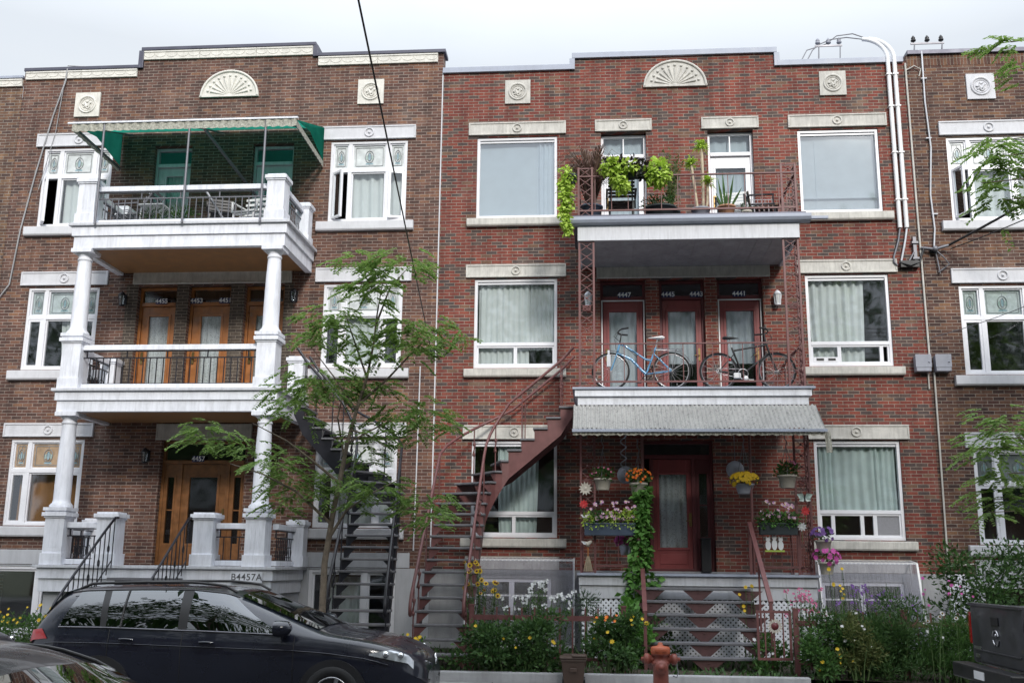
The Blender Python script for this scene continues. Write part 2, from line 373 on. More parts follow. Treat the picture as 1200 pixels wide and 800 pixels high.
M['whiteplastic'] = mat('white_plastic', (.75,.75,.76), .4, var=.05)
M['pot_cream'] = mat('cream_plastic_pot', (.50,.46,.40), .6, var=.1, dirt=.2)
M['pot_grey'] = mat('grey_plastic_pot', (.30,.31,.36), .6, var=.1, dirt=.2)
M['pot_blue'] = mat('slate_blue_planter', (.06,.085,.13), .5, var=.15, dirt=.2)
M['pot_terra'] = mat('terracotta_pot', (.42,.22,.13), .8, var=.15, dirt=.2)
M['pot_dark'] = mat('dark_planter', (.03,.04,.045), .6, var=.2)
M['bark'] = mat('grey_brown_bark', (.13,.105,.08), .9, var=.35, vs=14, bump=.8, bs=40)
M['stem'] = mat('green_stem', (.07,.12,.035), .7, var=.3, vs=10)
M['cane'] = mat('pale_plant_trunk', (.48,.40,.29), .8, var=.25, vs=14)
M['lf_tree'] = leafmat('honey_locust_leaves', [(.12,.21,.06),(.18,.29,.085),(.24,.35,.11),(.145,.24,.07)], .5)
M['lf_dark'] = leafmat('dark_garden_leaves', [(.026,.065,.02),(.048,.105,.03),(.072,.145,.04),(.035,.08,.025)], .3)
M['lf_mid'] = leafmat('mid_green_leaves', [(.035,.085,.02),(.06,.14,.035),(.09,.18,.045)], .35)
M['lf_lime'] = leafmat('lime_green_leaves', [(.34,.50,.06),(.46,.62,.10),(.55,.70,.16),(.28,.42,.06)], .35)
M['lf_purple'] = leafmat('dark_purple_leaves', [(.02,.013,.02),(.04,.025,.03),(.03,.04,.025)], .2)
M['lf_grass'] = leafmat('purple_fountain_grass', [(.10,.055,.05),(.17,.10,.085),(.22,.15,.12),(.08,.05,.045)], .3)
M['lf_olive'] = leafmat('olive_feathery_leaves', [(.07,.10,.03),(.10,.13,.04),(.14,.15,.05)], .3)
M['lf_grey'] = leafmat('grey_green_leaves', [(.05,.085,.055),(.08,.12,.08),(.10,.14,.10)], .3)
M['lf_vine'] = leafmat('bright_vine_leaves', [(.09,.23,.045),(.14,.31,.07),(.18,.38,.09),(.07,.18,.04)], .35)
M['lf_far'] = leafmat('street_tree_leaves', [(.02,.055,.015),(.04,.09,.025),(.06,.12,.03)], .3)
M['fl_yellow'] = leafmat('yellow_petals', [(.60,.38,.015),(.72,.50,.03)], .2)
M['fl_white'] = leafmat('white_petals', [(.55,.56,.57),(.70,.70,.70)], .2)
M['fl_pink'] = leafmat('pink_petals', [(.45,.08,.2),(.55,.18,.3)], .2)
M['fl_magenta'] = leafmat('magenta_petals', [(.45,.05,.25),(.6,.12,.42)], .2)
M['fl_purple'] = leafmat('purple_petals', [(.12,.05,.22),(.2,.1,.32)], .2)
M['fl_orange'] = leafmat('orange_petals', [(.75,.20,.02),(.75,.10,.02),(.8,.35,.03)], .2)
M['fl_red'] = leafmat('red_petals', [(.5,.02,.03),(.6,.06,.06)], .2)
M['fl_mix'] = leafmat('mixed_petals', [(.6,.05,.05),(.75,.4,.03),(.8,.75,.7),(.25,.12,.4),(.8,.3,.4)], .2)
# ------------------------------------------------------------------ setting
def struct(mb, name, m):
    o = mb.build(name, m, None, org=(0,0,0)); o['kind'] = 'structure'; return o
b = MB(); b.quad((-400,-400,-.03),(400,-400,-.03),(400,400,-.03),(-400,400,-.03)); struct(b, 'ground', M['ground'])
b = MB(); b.quad((-90,-22,0),(90,-22,0),(90,-6.5,0),(-90,-6.5,0)); struct(b, 'road', M['asphalt'])
b = MB(); b.box(-90,90,-6.5,-6.34,-.02,.125); struct(b, 'kerb', M['concrete'])
b = MB(); b.box(-90,90,-6.338,-4.9,-.02,.12)
for i in range(-30, 31): b.box(i*1.5-.006, i*1.5+.006, -6.33,-4.91,.118,.1235, 1)
struct(b, 'sidewalk', [M['pave'], M['soil']])
b = MB(); b.box(-90,90,-26,-22.0,-.02,.12); struct(b, 'far_sidewalk', M['pave'])
b = MB(); b.grid(lambda u, v: (-60+120*u, -4.7+4.9*v, .2+.02*math.sin(u*170)*math.cos(v*17)), 160, 16); struct(b, 'garden_soil', M['soil'])

# ------------------------------------------------------------------ house helpers
def wall_mesh(mb, x0, x1, z0, z1, holes, reveal=.14, y=0., m=0):
    xs = sorted({x0, x1} | {h[0] for h in holes} | {h[1] for h in holes})
    zs = sorted({z0, z1} | {h[2] for h in holes} | {h[3] for h in holes})
    for i in range(len(xs)-1):
        for j in range(len(zs)-1):
            cx = (xs[i]+xs[i+1])/2; cz = (zs[j]+zs[j+1])/2
            if any(h[0] < cx < h[1] and h[2] < cz < h[3] for h in holes): continue
            mb.quad((xs[i],y,zs[j]),(xs[i+1],y,zs[j]),(xs[i+1],y,zs[j+1]),(xs[i],y,zs[j+1]), m)
    for h in holes:
        a, c, d, e = h[:4]; r = h[4] if len(h) > 4 else reveal
        mb.quad((a,y,d),(a,y,e),(a,y+r,e),(a,y+r,d), m); mb.quad((c,y,d),(c,y+r,d),(c,y+r,e),(c,y,e), m)
        mb.quad((a,y,e),(c,y,e),(c,y+r,e),(a,y+r,e), m); mb.quad((a,y,d),(a,y+r,d),(c,y+r,d),(c,y,d), m)
def house_shell(h, x0, x1, wallm, top, steps, holes, foundm, fz=1.66, base_holes=()):
    w = MB(); wall_mesh(w, x0, x1, fz, top, holes)
    for (a, c, z1) in steps: w.box(a, c, 0, .3, top, z1)
    w.build('wall', wallm, h)
    g = MB(); wall_mesh(g, x0+.001, x1-.001, -.02, fz, list(base_holes), y=-.025, reveal=.16)
    g.quad((x0,-.025,fz),(x1,-.025,fz),(x1,.0,fz),(x0,.0,fz))
    g.build('foundation', foundm, h)
    s = MB()
    s.quad((x0+.02,.4,-.02),(x0+.02,10,-.02),(x0+.02,10,top-.3),(x0+.02,.4,top-.3)); s.quad((x1-.02,.4,-.02),(x1-.02,.4,top-.3),(x1-.02,10,top-.3),(x1-.02,10,-.02))
    s.quad((x0,10,-.02),(x1,10,-.02),(x1,10,top-.3),(x0,10,top-.3)); s.build('rear_walls', wallm, h)
    r = MB(); r.box(x0+.03, x1-.03, .31, 9.97, top-.34, top-.302); r.build('roof', M['slate'], h)
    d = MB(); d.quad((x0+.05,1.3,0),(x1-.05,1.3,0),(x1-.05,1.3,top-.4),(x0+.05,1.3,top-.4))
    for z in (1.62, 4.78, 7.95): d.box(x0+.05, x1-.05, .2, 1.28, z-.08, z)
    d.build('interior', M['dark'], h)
def lintel(h, x0, x1, z0, z1, m, rosette=True, plain=False):
    b = MB(); b.box(x0, x1, -.035, .1, z0, z1)
    if not plain:
        t = .035
        b.box(x0+.0, x1-.0, -.05, -.0352, z1-t, z1-.001); b.box(x0, x1, -.05, -.0352, z0+.001, z0+t)
        b.box(x0+.001, x0+t, -.0495, -.0352, z0+t+.001, z1-t-.001); b.box(x1-t, x1-.001, -.0495, -.0352, z0+t+.001, z1-t-.001)
    if rosette:
        cx = (x0+x1)/2; cz = (z0+z1)/2; r = (z1-z0)*.30
        b.tube([(cx+r*math.cos(a*PI/8), -.045, cz+r*math.sin(a*PI/8)) for a in range(16)], .017, 6, closed=True)
        b.ball((cx, -.04, cz), r*.35, 8)
    b.build('lintel', m, h, bevel=.006)
def medallion(h, cx, cz, s, m):
    b = MB(); b.box(cx-s, cx+s, -.04, .05, cz-s, cz+s)
    b.tube([(cx+s*.66*math.cos(a*PI/16), -.045, cz+s*.66*math.sin(a*PI/16)) for a in range(32)], .022, 6, closed=True)
    b.tube([(cx+s*.5*math.cos(a*PI/12), -.043, cz+s*.5*math.sin(a*PI/12)) for a in range(24)], .012, 6, closed=True)
    b.tube([(cx-s*.3+s*.6*k/8, -.045, cz+s*.2*math.sin(k*1.1)-s*.05) for k in range(9)], .03, 6)
    b.tube([(cx-s*.25+s*.5*k/8, -.045, cz-s*.25+s*.1*math.sin(k*.9)) for k in range(9)], .022, 6)
    b.tube([(cx-s*.1+s*.3*k/8, -.045, cz+s*.28-s*.08*math.sin(k*.5)) for k in range(9)], .02, 6)
    b.build('medallion', m, h, bevel=.008)
def fan(h, cx, z0, w, ht, m):
    b = MB(); n = 24
    pl = [(cx-w*math.cos(PI*k/n), z0+ht*math.sin(PI*k/n)) for k in range(n+1)]
    b.prism(pl, -.04, .05)
    b.tube([(cx-(w-.03)*math.cos(PI*k/n), -.045, z0+.02+(ht-.045)*math.sin(PI*k/n)) for k in range(n+1)], .028, 6)
    for k in range(1, 12):
        a = PI*k/12
        b.tube([(cx-.1*w*math.cos(a), -.04, z0+.03+.1*ht*math.sin(a)), (cx-.66*w*math.cos(a), -.046, z0+.02+.66*ht*math.sin(a))], [.008, .026], 6)
        b.ball((cx-.76*w*math.cos(a), -.045, z0+.02+.76*ht*math.sin(a)), .03, 8)
    b.box(cx-w, cx+w, -.055, -.041, z0, z0+.04)
    b.build('fan_ornament', m, h)
def sill(win, x0, x1, z0, z1, m, out=.1):
    b = MB(); b.prismx([(-out, z0+.03), (-out+.02, z0), (.1, z0), (.1, z1), (-out, z1-.025)], x0, x1); b.build('sill', m, win, bevel=.006)
def drape(mb, x0, x1, z0, z1, y, waves, amp=.02, ph=0., m=0, gather=0):
    def f(u, v):
        x = x0+(x1-x0)*u
        if gather: x = (x0+x1)/2 + (x-(x0+x1)/2)*(1-gather*(1-v)*(1-v))
        return (x, y+amp*math.sin(u*waves*2*PI+ph+.8*math.sin(3*v))+amp*.4*math.sin(u*waves*4.7+2*v), z0+(z1-z0)*v)
    mb.grid(f, int(max(10, waves*8)), 8, m)
def leaded(mb, x0, x1, z0, z1, y, kind):
    # mesh slots: 0 clear, 1 lead, 2 blue, 3 green
    mb.quad((x0,y,z0),(x1,y,z0),(x1,y,z1),(x0,y,z1), 0)
    cx = (x0+x1)/2; cz = (z0+z1)/2; w = min(.12, (x1-x0)*.32); hh = (z1-z0)*.3
    e = .045
    for (a, c, d, g) in ((x0+e, x1-e, z0+e, z0+e), (x0+e, x1-e, z1-e, z1-e)): mb.box(a, c, y-.012, y-.002, d-.006, d+.006, 1)
    for a in (x0+e, x1-e): mb.box(a-.006, a+.006, y-.0115, y-.002, z0+e, z1-e, 1)
    mb.tube([(cx+w*.75*math.cos(a*PI/8), y-.008, cz+hh*.9*math.sin(a*PI/8)) for a in range(16)], .008, 5, m=1, closed=True)
    mb.tube([(cx+w*.3*math.cos(a*PI/8), y-.009, cz+hh*.62*math.sin(a*PI/8)) for a in range(16)], .008, 5, m=1, closed=True)
    poly = [(cx+w*.28*math.cos(a*PI/8), y-.004, cz+hh*.6*math.sin(a*PI/8)) for a in range(16)]
    mb.add(poly, [tuple(range(16))], False, 2)
    for sgn in (-1, 1):
        mb.add([(cx+sgn*w*.34, y-.0045, cz+hh*.3), (cx+sgn*w*.68, y-.0045, cz+hh*.1), (cx+sgn*w*.6, y-.0045, cz-hh*.5), (cx+sgn*w*.3, y-.0045, cz-hh*.35)], [(0,1,2,3)], False, 3)
    mb.quad((cx-w*.7,y-.0042,cz-hh*1.15),(cx+w*.7,y-.0042,cz-hh*1.15),(cx+w*.6,y-.0042,cz-hh*.92),(cx-w*.6,y-.0042,cz-hh*.92), 2)
    mb.box(cx-.004, cx+.004, y-.011, y-.003, cz+hh*.9, z1-e, 1); mb.box(cx-.004, cx+.004, y-.011, y-.003, z0+e, cz-hh*1.15, 1)
def ringframe(mb, x0, x1, z0, z1, y0, y1, w, m=0):
    mb.box(x0, x1, y0, y1, z1-w, z1, m); mb.box(x0, x1, y0, y1, z0, z0+w, m)
    mb.box(x0, x0+w, y0+.001, y1-.001, z0+w, z1-w, m); mb.box(x1-w, x1, y0+.001, y1-.001, z0+w, z1-w, m)
def leaded_window(h, x0, x1, z0, z1, sillm, opens=(0, 0), back=None, clear='stainclear', label=None, plainupper=False):
    """three lights wide: narrow, wide, narrow; short leaded lights above tall sashes"""
    W = x1-x0; zt = z1-.365*(z1-z0); a = x0+.255*W; c = x0+.745*W
    b = MB(); ringframe(b, x0, x1, z0, z1, .02, .13, .055)
    b.box(x0+.055, x1-.055, .022, .128, zt-.04, zt+.04)
    for xm in (a, c):
        b.box(xm-.04, xm+.04, .024, .126, z0+.055, zt-.04); b.box(xm-.04, xm+.04, .024, .126, zt+.04, z1-.055)
    # inner beads
    for (p, q) in ((x0+.055, a-.04), (a+.04, c-.04), (c+.04, x1-.055)):
        ringframe(b, p, q, zt+.04, z1-.055, .05, .1, .028)
    ringframe(b, a+.04, c-.04, z0+.055, zt-.04, .05, .1, .03)
    w = b.build('window', M['trim'], h, bevel=.004)
    if label: w['label'] = label
    p = MB(); p.quad((a+.07,.085,z0+.085),(c-.07,.085,z0+.085),(c-.07,.085,zt-.07),(a+.07,.085,zt-.07)); p.build('pane', M['glass'], w)
    if plainupper:
        p = MB()
        for (u, v) in ((x0+.083, a-.068), (a+.068, c-.068), (c+.068, x1-.083)): p.quad((u,.085,zt+.068),(v,.085,zt+.068),(v,.085,z1-.083),(u,.085,z1-.083))
        p.build('upper_pane', M['glass'], w)
    s = MB()
    for (u, v) in ((x0+.083, a-.068), (a+.068, c-.068), (c+.068, x1-.083)):
        leaded(s, u, v, zt+.068, z1-.083, .1 if plainupper else .08, 0)
    s.build('leaded_light', [M[clear], M['lead'], M['stainblue'], M['staingreen']], w)
    for k, (u, v, hinge) in enumerate(((x0+.057, a-.042, 1), (c+.042, x1-.057, -1))):
        sb = MB(); zz0, zz1 = z0+.057, zt-.042
        hx = u if k == 0 else v; ang = math.radians(opens[k])*(-1 if k == 0 else 1)
        t = MB(); ringframe(t, u, v, zz0, zz1, .03, .085, .045)
        t.quad((u+.045,.055,zz0+.045),(v-.045,.055,zz0+.045),(v-.045,.055,zz1-.045),(u+.045,.055,zz1-.045), 1)
        ca, sa = math.cos(ang), math.sin(ang)
        t.v = [(hx+(x-hx)*ca-(y-.03)*sa, .03+(x-hx)*sa+(y-.03)*ca, z) for x, y, z in t.v]
        t.build('sash', [M['trim'], M['glass']], w)
    sill(w, x0-.22, x1+.18, z0-.22, z0-.003, sillm)
    if back == 'tan':
        cmb = MB(); drape(cmb, x0+.1, x1-.1, z0+.1, zt, .3, 5, .02); cmb.build('curtain', M['curtain_warm_light'], w)
    elif back:
        cmb = MB()
        for (u, v, wv, g) in back: drape(cmb, x0+(x1-x0)*u, x0+(x1-x0)*v, z0+.06, z1-.08, .19, wv, .025, u*9, gather=g)
        cmb.build('curtain', M['curtain'], w)
    return w
def picture_window(h, x0, x1, z0, z1, zt=None, sillm=None, kind='blind', label=None, lower=()):
    b = MB(); ringframe(b, x0, x1, z0, z1, .03, .13, .06)
    b.box(x0+.06, x1-.06, .06, .12, z1-.11, z1-.06)
    if zt: b.box(x0+.06, x1-.06, .032, .128, zt-.035, zt+.035)
    w = b.build('window', M['trim'], h, bevel=.004)
    if label: w['label'] = label
    g = MB(); zb = (zt+.035) if zt else z0+.06
    g.quad((x0+.06,.09,zb),(x1-.06,.09,zb),(x1-.06,.09,z1-.11),(x0+.06,.09,z1-.11))
    g.build('pane', M['glass'] if zt else M['glass_sky'], w)
    if zt:
        fr = MB(); gl = MB()
        for (u, v, k) in lower:
            p = x0+.06+(x1-x0-.12)*u; q = x0+.06+(x1-x0-.12)*v
            ringframe(fr, p, q, z0+.06, zt-.035, .05 if k != 'in' else .075, .11, .035)
            if k == 'mesh': gl.quad((p+.03,.07,z0+.09),(q-.03,.07,z0+.09),(q-.03,.07,zt-.06),(p+.03,.07,zt-.06), 1)
            elif k == 'unit':
                gl.quad((p+.03,.08,z0+.16),(q-.03,.08,z0+.16),(q-.03,.08,zt-.06),(p+.03,.08,zt-.06), 0)
                fr.box(p+.035, q-.035, .045, .1, z0+.09, z0+.19)
                for cx in (p+(q-p)*.3, p+(q-p)*.72): gl.box(cx-.07, cx+.07, .038, .046, z0+.12, z0+.165, 2)
            elif k != 'open': gl.quad((p+.03,.085,z0+.09),(q-.03,.085,z0+.09),(q-.03,.085,zt-.06),(p+.03,.085,zt-.06), 0)
        fr.build('slider_frame', M['trim'], w, bevel=.003); gl.build('slider_pane', [M['glass'], M['grille'], M['black']], w)
    sill(w, x0-.18, x1+.18, z0-.19, z0-.003, sillm)
    return w
def door(h, x0, x1, z0, z1, framem, leafm, zt=None, leaf=None, glassr=None, number=(), side=(), label=None, backm='lace', trimm=None, y=.12, handle='L'):
    """frame with transom light above a half-glazed leaf; leaf=(xa,xb) glassr=(xa,xb,za,zb)"""
    b = MB(); f = .055
    lx0, lx1 = leaf or (x0+f, x1-f)
    top = zt or z1-f
    ringframe(b, x0, x1, z0, z1, y, y+.1, f)
    if zt: b.box(x0+f, x1-f, y-.02, y+.09, zt, zt+.075)
    for xm in (lx0, lx1):
        if xm-x0 > .1 and x1-xm > .1: b.box(xm-.035, xm+.035, y+.002, y+.098, z0+.02, top)
    d = b.build('door', framem, h, bevel=.006)
    if label: d['label'] = label
    l = MB(); gx0, gx1, gz0, gz1 = glassr; yl = y+.035
    e = .006
    l.box(lx0+e, gx0, yl, yl+.05, z0+.02, top-e); l.box(gx1, lx1-e, yl, yl+.05, z0+.02, top-e)
    l.box(gx0, gx1, yl, yl+.05, gz1, top-e); l.box(gx0, gx1, yl, yl+.05, z0+.02, gz0)
    ringframe(l, gx0-.05, gx1+.05, gz0-.05, gz1+.05, yl-.018, yl-.001, .05)
    if gz0-z0 > .35: l.box(lx0+.14, lx1-.14, yl-.012, yl-.001, z0+.14, gz0-.12)
    l.build('leaf', leafm, d, bevel=.005)
    g = MB(); g.quad((gx0,yl+.02,gz0),(gx1,yl+.02,gz0),(gx1,yl+.02,gz1),(gx0,yl+.02,gz1))
    if zt: g.quad((x0+f,y+.05,zt+.075),(x1-f,y+.05,zt+.075),(x1-f,y+.05,z1-f),(x0+f,y+.05,z1-f))
    g.build('pane', M['glass_door'], d)
    for (sa, sb, sza, szb) in side:
        s = MB(); ringframe(s, sa-.04, sb+.04, sza-.04, szb+.04, y+.02, y+.07, .04)
        s.quad((sa,y+.06,sza),(sb,y+.06,sza),(sb,y+.06,szb),(sa,y+.06,szb), 1)
        s.box(sa, sb, y+.04, y+.058, (sza+szb)/2-.012, (sza+szb)/2+.012, 0)
        pz = z0+.02
        s.build('sidelight', [framem, M['glass_door']], d)
    if side:   # wooden infill of the frame beside the leaf
        segs = []
        if lx0-x0 > .1: segs.append((x0+f, lx0-.035))
        if x1-lx1 > .1: segs.append((lx1+.035, x1-f))
        for (p, q) in segs:
            o = [u for u in side if p-.06 <= u[0] <= q+.06]
            if o:
                sa, sb, sza, szb = o[0]; s = MB()
                s.box(p, sa-.04, y+.03, y+.08, z0+.02, top); s.box(sb+.04, q, y+.03, y+.08, z0+.02, top)
                s.box(sa-.04, sb+.04, y+.03, y+.08, z0+.02, sza-.04); s.box(sa-.04, sb+.04, y+.03, y+.08, szb+.04, top)
                s.build('side_panel', framem, d)
    if backm:
        c = MB(); drape(c, gx0-.04, gx1+.04, gz0-.03+(.55 if backm == 'blind_grey' and number and number[0][0] != '4447' else 0), gz1+.03, yl+.10, 5, .016); (drape(c, x0+f, x1-f, zt+.08, z1-f+.02, y+.16, 4, .01) if backm == 'blind' and zt else None); c.build('curtain', M[backm], d)
    k = MB()
    hx = lx0+.07 if handle == 'L' else lx1-.07
    k.box(hx-.025, hx+.025, yl-.022, yl-.001, z0+.85, z0+1.1); k.tube([(hx, yl-.02, z0+.95), (hx, yl-.06, z0+.95), (hx+(.09 if handle == 'L' else -.09), yl-.06, z0+.95)], .011, 6)
    k.build('handle', M['brass'], d)
    if trimm:
        t = MB(); t.box(x0+.02, x0+.045, y-.012, y-.001, z0, top); t.box(x1-.045, x1-.02, y-.012, y-.001, z0, top); t.box(x0+.045, x1-.045, y-.012, y-.001, top-.025, top); t.build('weather_strip', M[trimm], d)
    for (txt, cx) in number:
        zc = (zt or top)+.10
        q = MB(); q.box(cx-.125, cx+.125, y-.04, y-.028, zc-.06, zc+.06); pl = q.build('number_plate', M['plate'], d, bevel=.004)
        letters(txt, .135, (cx, y-.0405, zc), 'number', M['lettering'], d)
    return d
def letters(txt, size, loc, name, m, parent=None, rot=(PI/2,0,0), depth=.001, spacing=1.0):
    cu = bpy.data.curves.new(name, 'FONT'); cu.body = txt; cu.size = size; cu.align_x = 'CENTER'; cu.align_y = 'CENTER'; cu.extrude = depth; cu.offset = size*.012
    cu.space_character = spacing
    o = bpy.data.objects.new('temp_text', cu); COL.objects.link(o)
    me = bpy.data.meshes.new_from_object(o.evaluated_get(bpy.context.evaluated_depsgraph_get()))
    bpy.data.objects.remove(o); bpy.data.curves.remove(cu)
    me.materials.clear(); me.materials.append(m)
    n = bpy.data.objects.new(name, me); COL.objects.link(n)
    off = ORG.get(parent.name, Vector((0,0,0))) if parent else Vector((0,0,0))
    n.location = Vector(loc)-off; n.rotation_euler = rot
    if parent: n.parent = parent
    return n
def parapet_cap(h, segs, m, hgt, drop_sides=True):
    b = MB()
    for (a, c, z, el, er) in segs:
        b.box(a-(.05 if el else 0), c+(.05 if er else 0), -.06, .36, z-hgt, z)
    for i in range(len(segs)-1):
        za, zb = segs[i][2], segs[i+1][2]; x = segs[i][1]
        lo, hi = min(za, zb), max(za, zb)-hgt-.001
        if zb > za: b.box(x-.05, x+.06, -.058, .358, lo-hgt, hi)
        else: b.box(x-.06, x+.05, -.058, .358, lo-hgt, hi)
    b.build('parapet_coping', m, h, bevel=.006)
def cornice(h, x0, x1, z0, z1, n):
    b = MB(); w = (x1-x0)/n
    for i in range(n):
        b.box(x0+w*i+.004, x0+w*(i+1)-.004, -.045, .02, z0, z1)
        for k in range(5):
            c = x0+w*(i+.1+.2*k); r = w*.09
            b.tube([(c+r*math.cos(PI+PI*j/8), -.047, z0+.62*(z1-z0)+.36*(z1-z0)*math.sin(PI+PI*j/8)*1.0) for j in range(9)], .007, 5)
            b.ball((c+r, -.047, z0+.66*(z1-z0)), .011, 6)
        b.box(x0+w*i+.004, x0+w*(i+1)-.004, -.06, -.0455, z1-.035, z1-.002)
    b.build('cornice', M['terra'], h, bevel=.004)

# ------------------------------------------------------------------ the four row houses
SL, SR = -3.22, 6.35
H0 = thing('brick_row_house', 'patched tan brick house end at the far left with a plain cream cornice', 'house', (-16,0,0))
house_shell(H0, -19.5, -12.545, M['brick_tan'], 12.1, [], [], M['found'])
cornice(H0, -19.5, -12.56, 11.92, 12.09, 5); parapet_cap(H0, [(-19.5,-12.55,12.17,1,0)], M['zinc'], .06)

H1 = thing('brick_row_house', 'brown brick row house with cream cornice and three white columned balconies', 'house', (-7.9,0,0))
LW = (-11.89,-10.34); RW = (-5.57,-3.93)
LZ = [(2.42,4.14),(5.58,7.33),(8.68,10.45)]
holes = []
for z0, z1 in LZ: holes += [(LW[0],LW[1],z0,z1), (RW[0],RW[1],z0,z1)]
D2 = [(-9.5,-8.67),(-8.41,-7.52),(-7.22,-6.39)]
D3 = [(-9.42,-8.59),(-7.26,-6.37)]
holes += [(a,c,4.84,7.34) for a, c in D2] + [(a,c,8.02,10.44) for a, c in D3] + [(-8.73,-6.98,1.67,4.12)]
house_shell(H1, -12.54, SL, M['brick_brown'], 12.05, [(-12.54,-9.9,12.27),(-9.9,-6.0,12.68),(-6.0,SL,12.42)], holes, M['found'],
            base_holes=[(-5.58,-3.88,.35,1.64),(-12.0,-10.55,.35,1.64)])
parapet_cap(H1, [(-12.54,-9.9,12.34,0,0),(-9.9,-6.0,12.75,0,0),(-6.0,SL,12.49,0,1)], M['slate'], .075)
cornice(H1, -12.5, -9.96, 12.07, 12.25, 2); cornice(H1, -9.84, -6.06, 12.46, 12.66, 3); cornice(H1, -5.94, -3.33, 12.2, 12.4, 2)
medallion(H1, -11.02, 11.44, .28, M['terra']); medallion(H1, -4.76, 11.56, .28, M['terra']); fan(H1, -7.86, 11.53, .65, .62, M['terra'])
for (a, c), zz in ((LW, 0), (RW, 1)):
    for k, zl in enumerate(((4.19,4.47),(7.37,7.67),(10.48,10.78))):
        lintel(H1, a-.18, c+.17, zl[0], zl[1], M['stonewhite'])
for (x0, x1) in ((-12.1,-10.4),(-5.74,-3.62)): lintel(H1, x0, x1, 1.67, 1.95, M['found'], rosette=False, plain=True)
leaded_window(H1, *LW, *LZ[0], M['stonewhite'], back='tan', clear='stain_warm_light', label='amber lit window behind the left column')
leaded_window(H1, *LW, *LZ[1], M['stonewhite'], (0,0), back=[(.45,.75,3,.5)], plainupper=True)
leaded_window(H1, *LW, *LZ[2], M['stonewhite'], (55,20), back=[(.3,.98,6,0)])
leaded_window(H1, *RW, *LZ[0], M['stonewhite'], back=[(.28,.98,6,0)])
leaded_window(H1, *RW, *LZ[1], M['stonewhite'], back=[(.28,.74,5,0)])
leaded_window(H1, *RW, *LZ[2], M['stonewhite'], (42,16), back=[(.28,.74,4,0),(.76,.98,2,0)])
# basement windows
for (a, c) in ((-5.58,-3.88),(-12.0,-10.55)):
    b = MB(); ringframe(b, a, c, .35, 1.64, .0, .1, .07); m_ = (a+c)/2+.25
    b.box(m_-.05, m_+.05, .005, .095, .42, 1.57); ringframe(b, a+.07, m_-.05, .42, 1.57, .03, .08, .04); ringframe(b, m_+.05, c-.07, .42, 1.57, .03, .08, .04)
    w = b.build('window', M['trim'], H1, bevel=.004)
    p = MB(); p.quad((a+.07,.06,.42),(c-.07,.06,.42),(c-.07,.06,1.57),(a+.07,.06,1.57)); p.build('pane', M['glass'], w)
    if a > -6: q = MB(); drape(q, a+.35, c-.6, .4, 1.5, .3, 5); q.build('curtain', M['curtain'], w)
# doors: second storey
gl = lambda a, c, z0, z1: ((a+c)/2-.2, (a+c)/2+.22, z0, z1)
NUM = [[('4455', -9.02)], [('4453', -8.27), ('4451', -7.66)], []]
for i, (a, c) in enumerate(D2):
    door(H1, a, c, 4.86, 7.33, M['wood'], M['wood'], 6.93, None, gl(a, c, 5.12, 6.72), NUM[i], backm='lace', label=['varnished door 4455', 'varnished door between 4453 and 4451', 'varnished door behind the right column'][i], handle='L')
lintel(H1, -9.62, -6.25, 7.37, 7.63, M['stone'], rosette=False)
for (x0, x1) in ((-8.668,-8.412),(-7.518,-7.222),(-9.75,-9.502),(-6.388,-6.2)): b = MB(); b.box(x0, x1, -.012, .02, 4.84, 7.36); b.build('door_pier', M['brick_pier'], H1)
# ground floor door with sidelights
door(H1, -8.73, -6.98, 1.68, 4.12, M['wood_dark'], M['wood_dark'], 3.66, (-8.34,-7.36), (-8.15,-7.58,2.1,3.4), [('4457', -7.98)], side=[(-8.6,-8.47,2.1,3.4),(-7.23,-7.1,2.1,3.4)], label='varnished front door 4457 with two sidelights', backm=None, handle='R')
lintel(H1, -8.85, -6.88, 4.13, 4.45, M['stone'], rosette=False)
# third storey doors
for a, c in D3:
    door(H1, a, c, 8.03, 10.43, M['greywhite'], M['greywhite'], 10.0, None, (a+.25, c-.22, 8.75, 9.8), backm='curtain')

H2 = thing('brick_row_house', 'red brick row house with red doors and iron railed balconies', 'house', (1.5,0,0))
ML = (-2.46,-.79); MR = (4.10,5.70)
MZ = [(2.26,4.12),(5.56,7.40),(8.69,10.46)]
holes = []
for z0, z1 in MZ: holes += [(ML[0],ML[1],z0,z1), (MR[0],MR[1],z0,z1)]
E2 = [(.07,.97),(1.24,2.13),(2.38,3.27)]; E3 = [(.11,1.04),(2.29,3.21)]
holes += [(a,c,4.84,7.35) for a, c in E2] + [(a,c,8.02,10.5) for a, c in E3] + [(.84,2.2,1.64,4.12)]
house_shell(H2, SL+.001, SR, M['brick_red'], 11.86, [(SL+.001,-.48,11.95),(-.48,3.76,12.2),(3.76,SR,11.9)], holes, M['concrete'],
            base_holes=[(-2.4,-.9,.4,1.5),(4.1,5.6,.4,1.5)])
parapet_cap(H2, [(SL+.001,-.48,12.05,0,0),(-.48,3.76,12.30,0,0),(3.76,SR-.06,12.0,0,0)], M['zinc'], .12)
medallion(H2, -1.62, 11.46, .265, M['stone']); medallion(H2, 4.86, 11.46, .265, M['stone']); fan(H2, 1.66, 11.48, .66, .6, M['stone'])
for (a, c) in (ML, MR):
    for z0, z1 in ((4.14,4.42),(7.42,7.69),(10.5,10.78)): lintel(H2, a-.18, c+.18, z0, z1, M['stone'])
for a, c in E3: lintel(H2, a-.12, c+.12, 10.52, 10.78, M['stone'])
picture_window(H2, *ML, *MZ[2], None, M['stone'], label='upper left window with a pale blue blind')
picture_window(H2, *MR, *MZ[2], None, M['stone'], label='upper right window with a pale grey blind')
W = picture_window(H2, *ML, *MZ[1], 6.05, M['stone'], lower=((0,.5,''),(.5,1,'')))
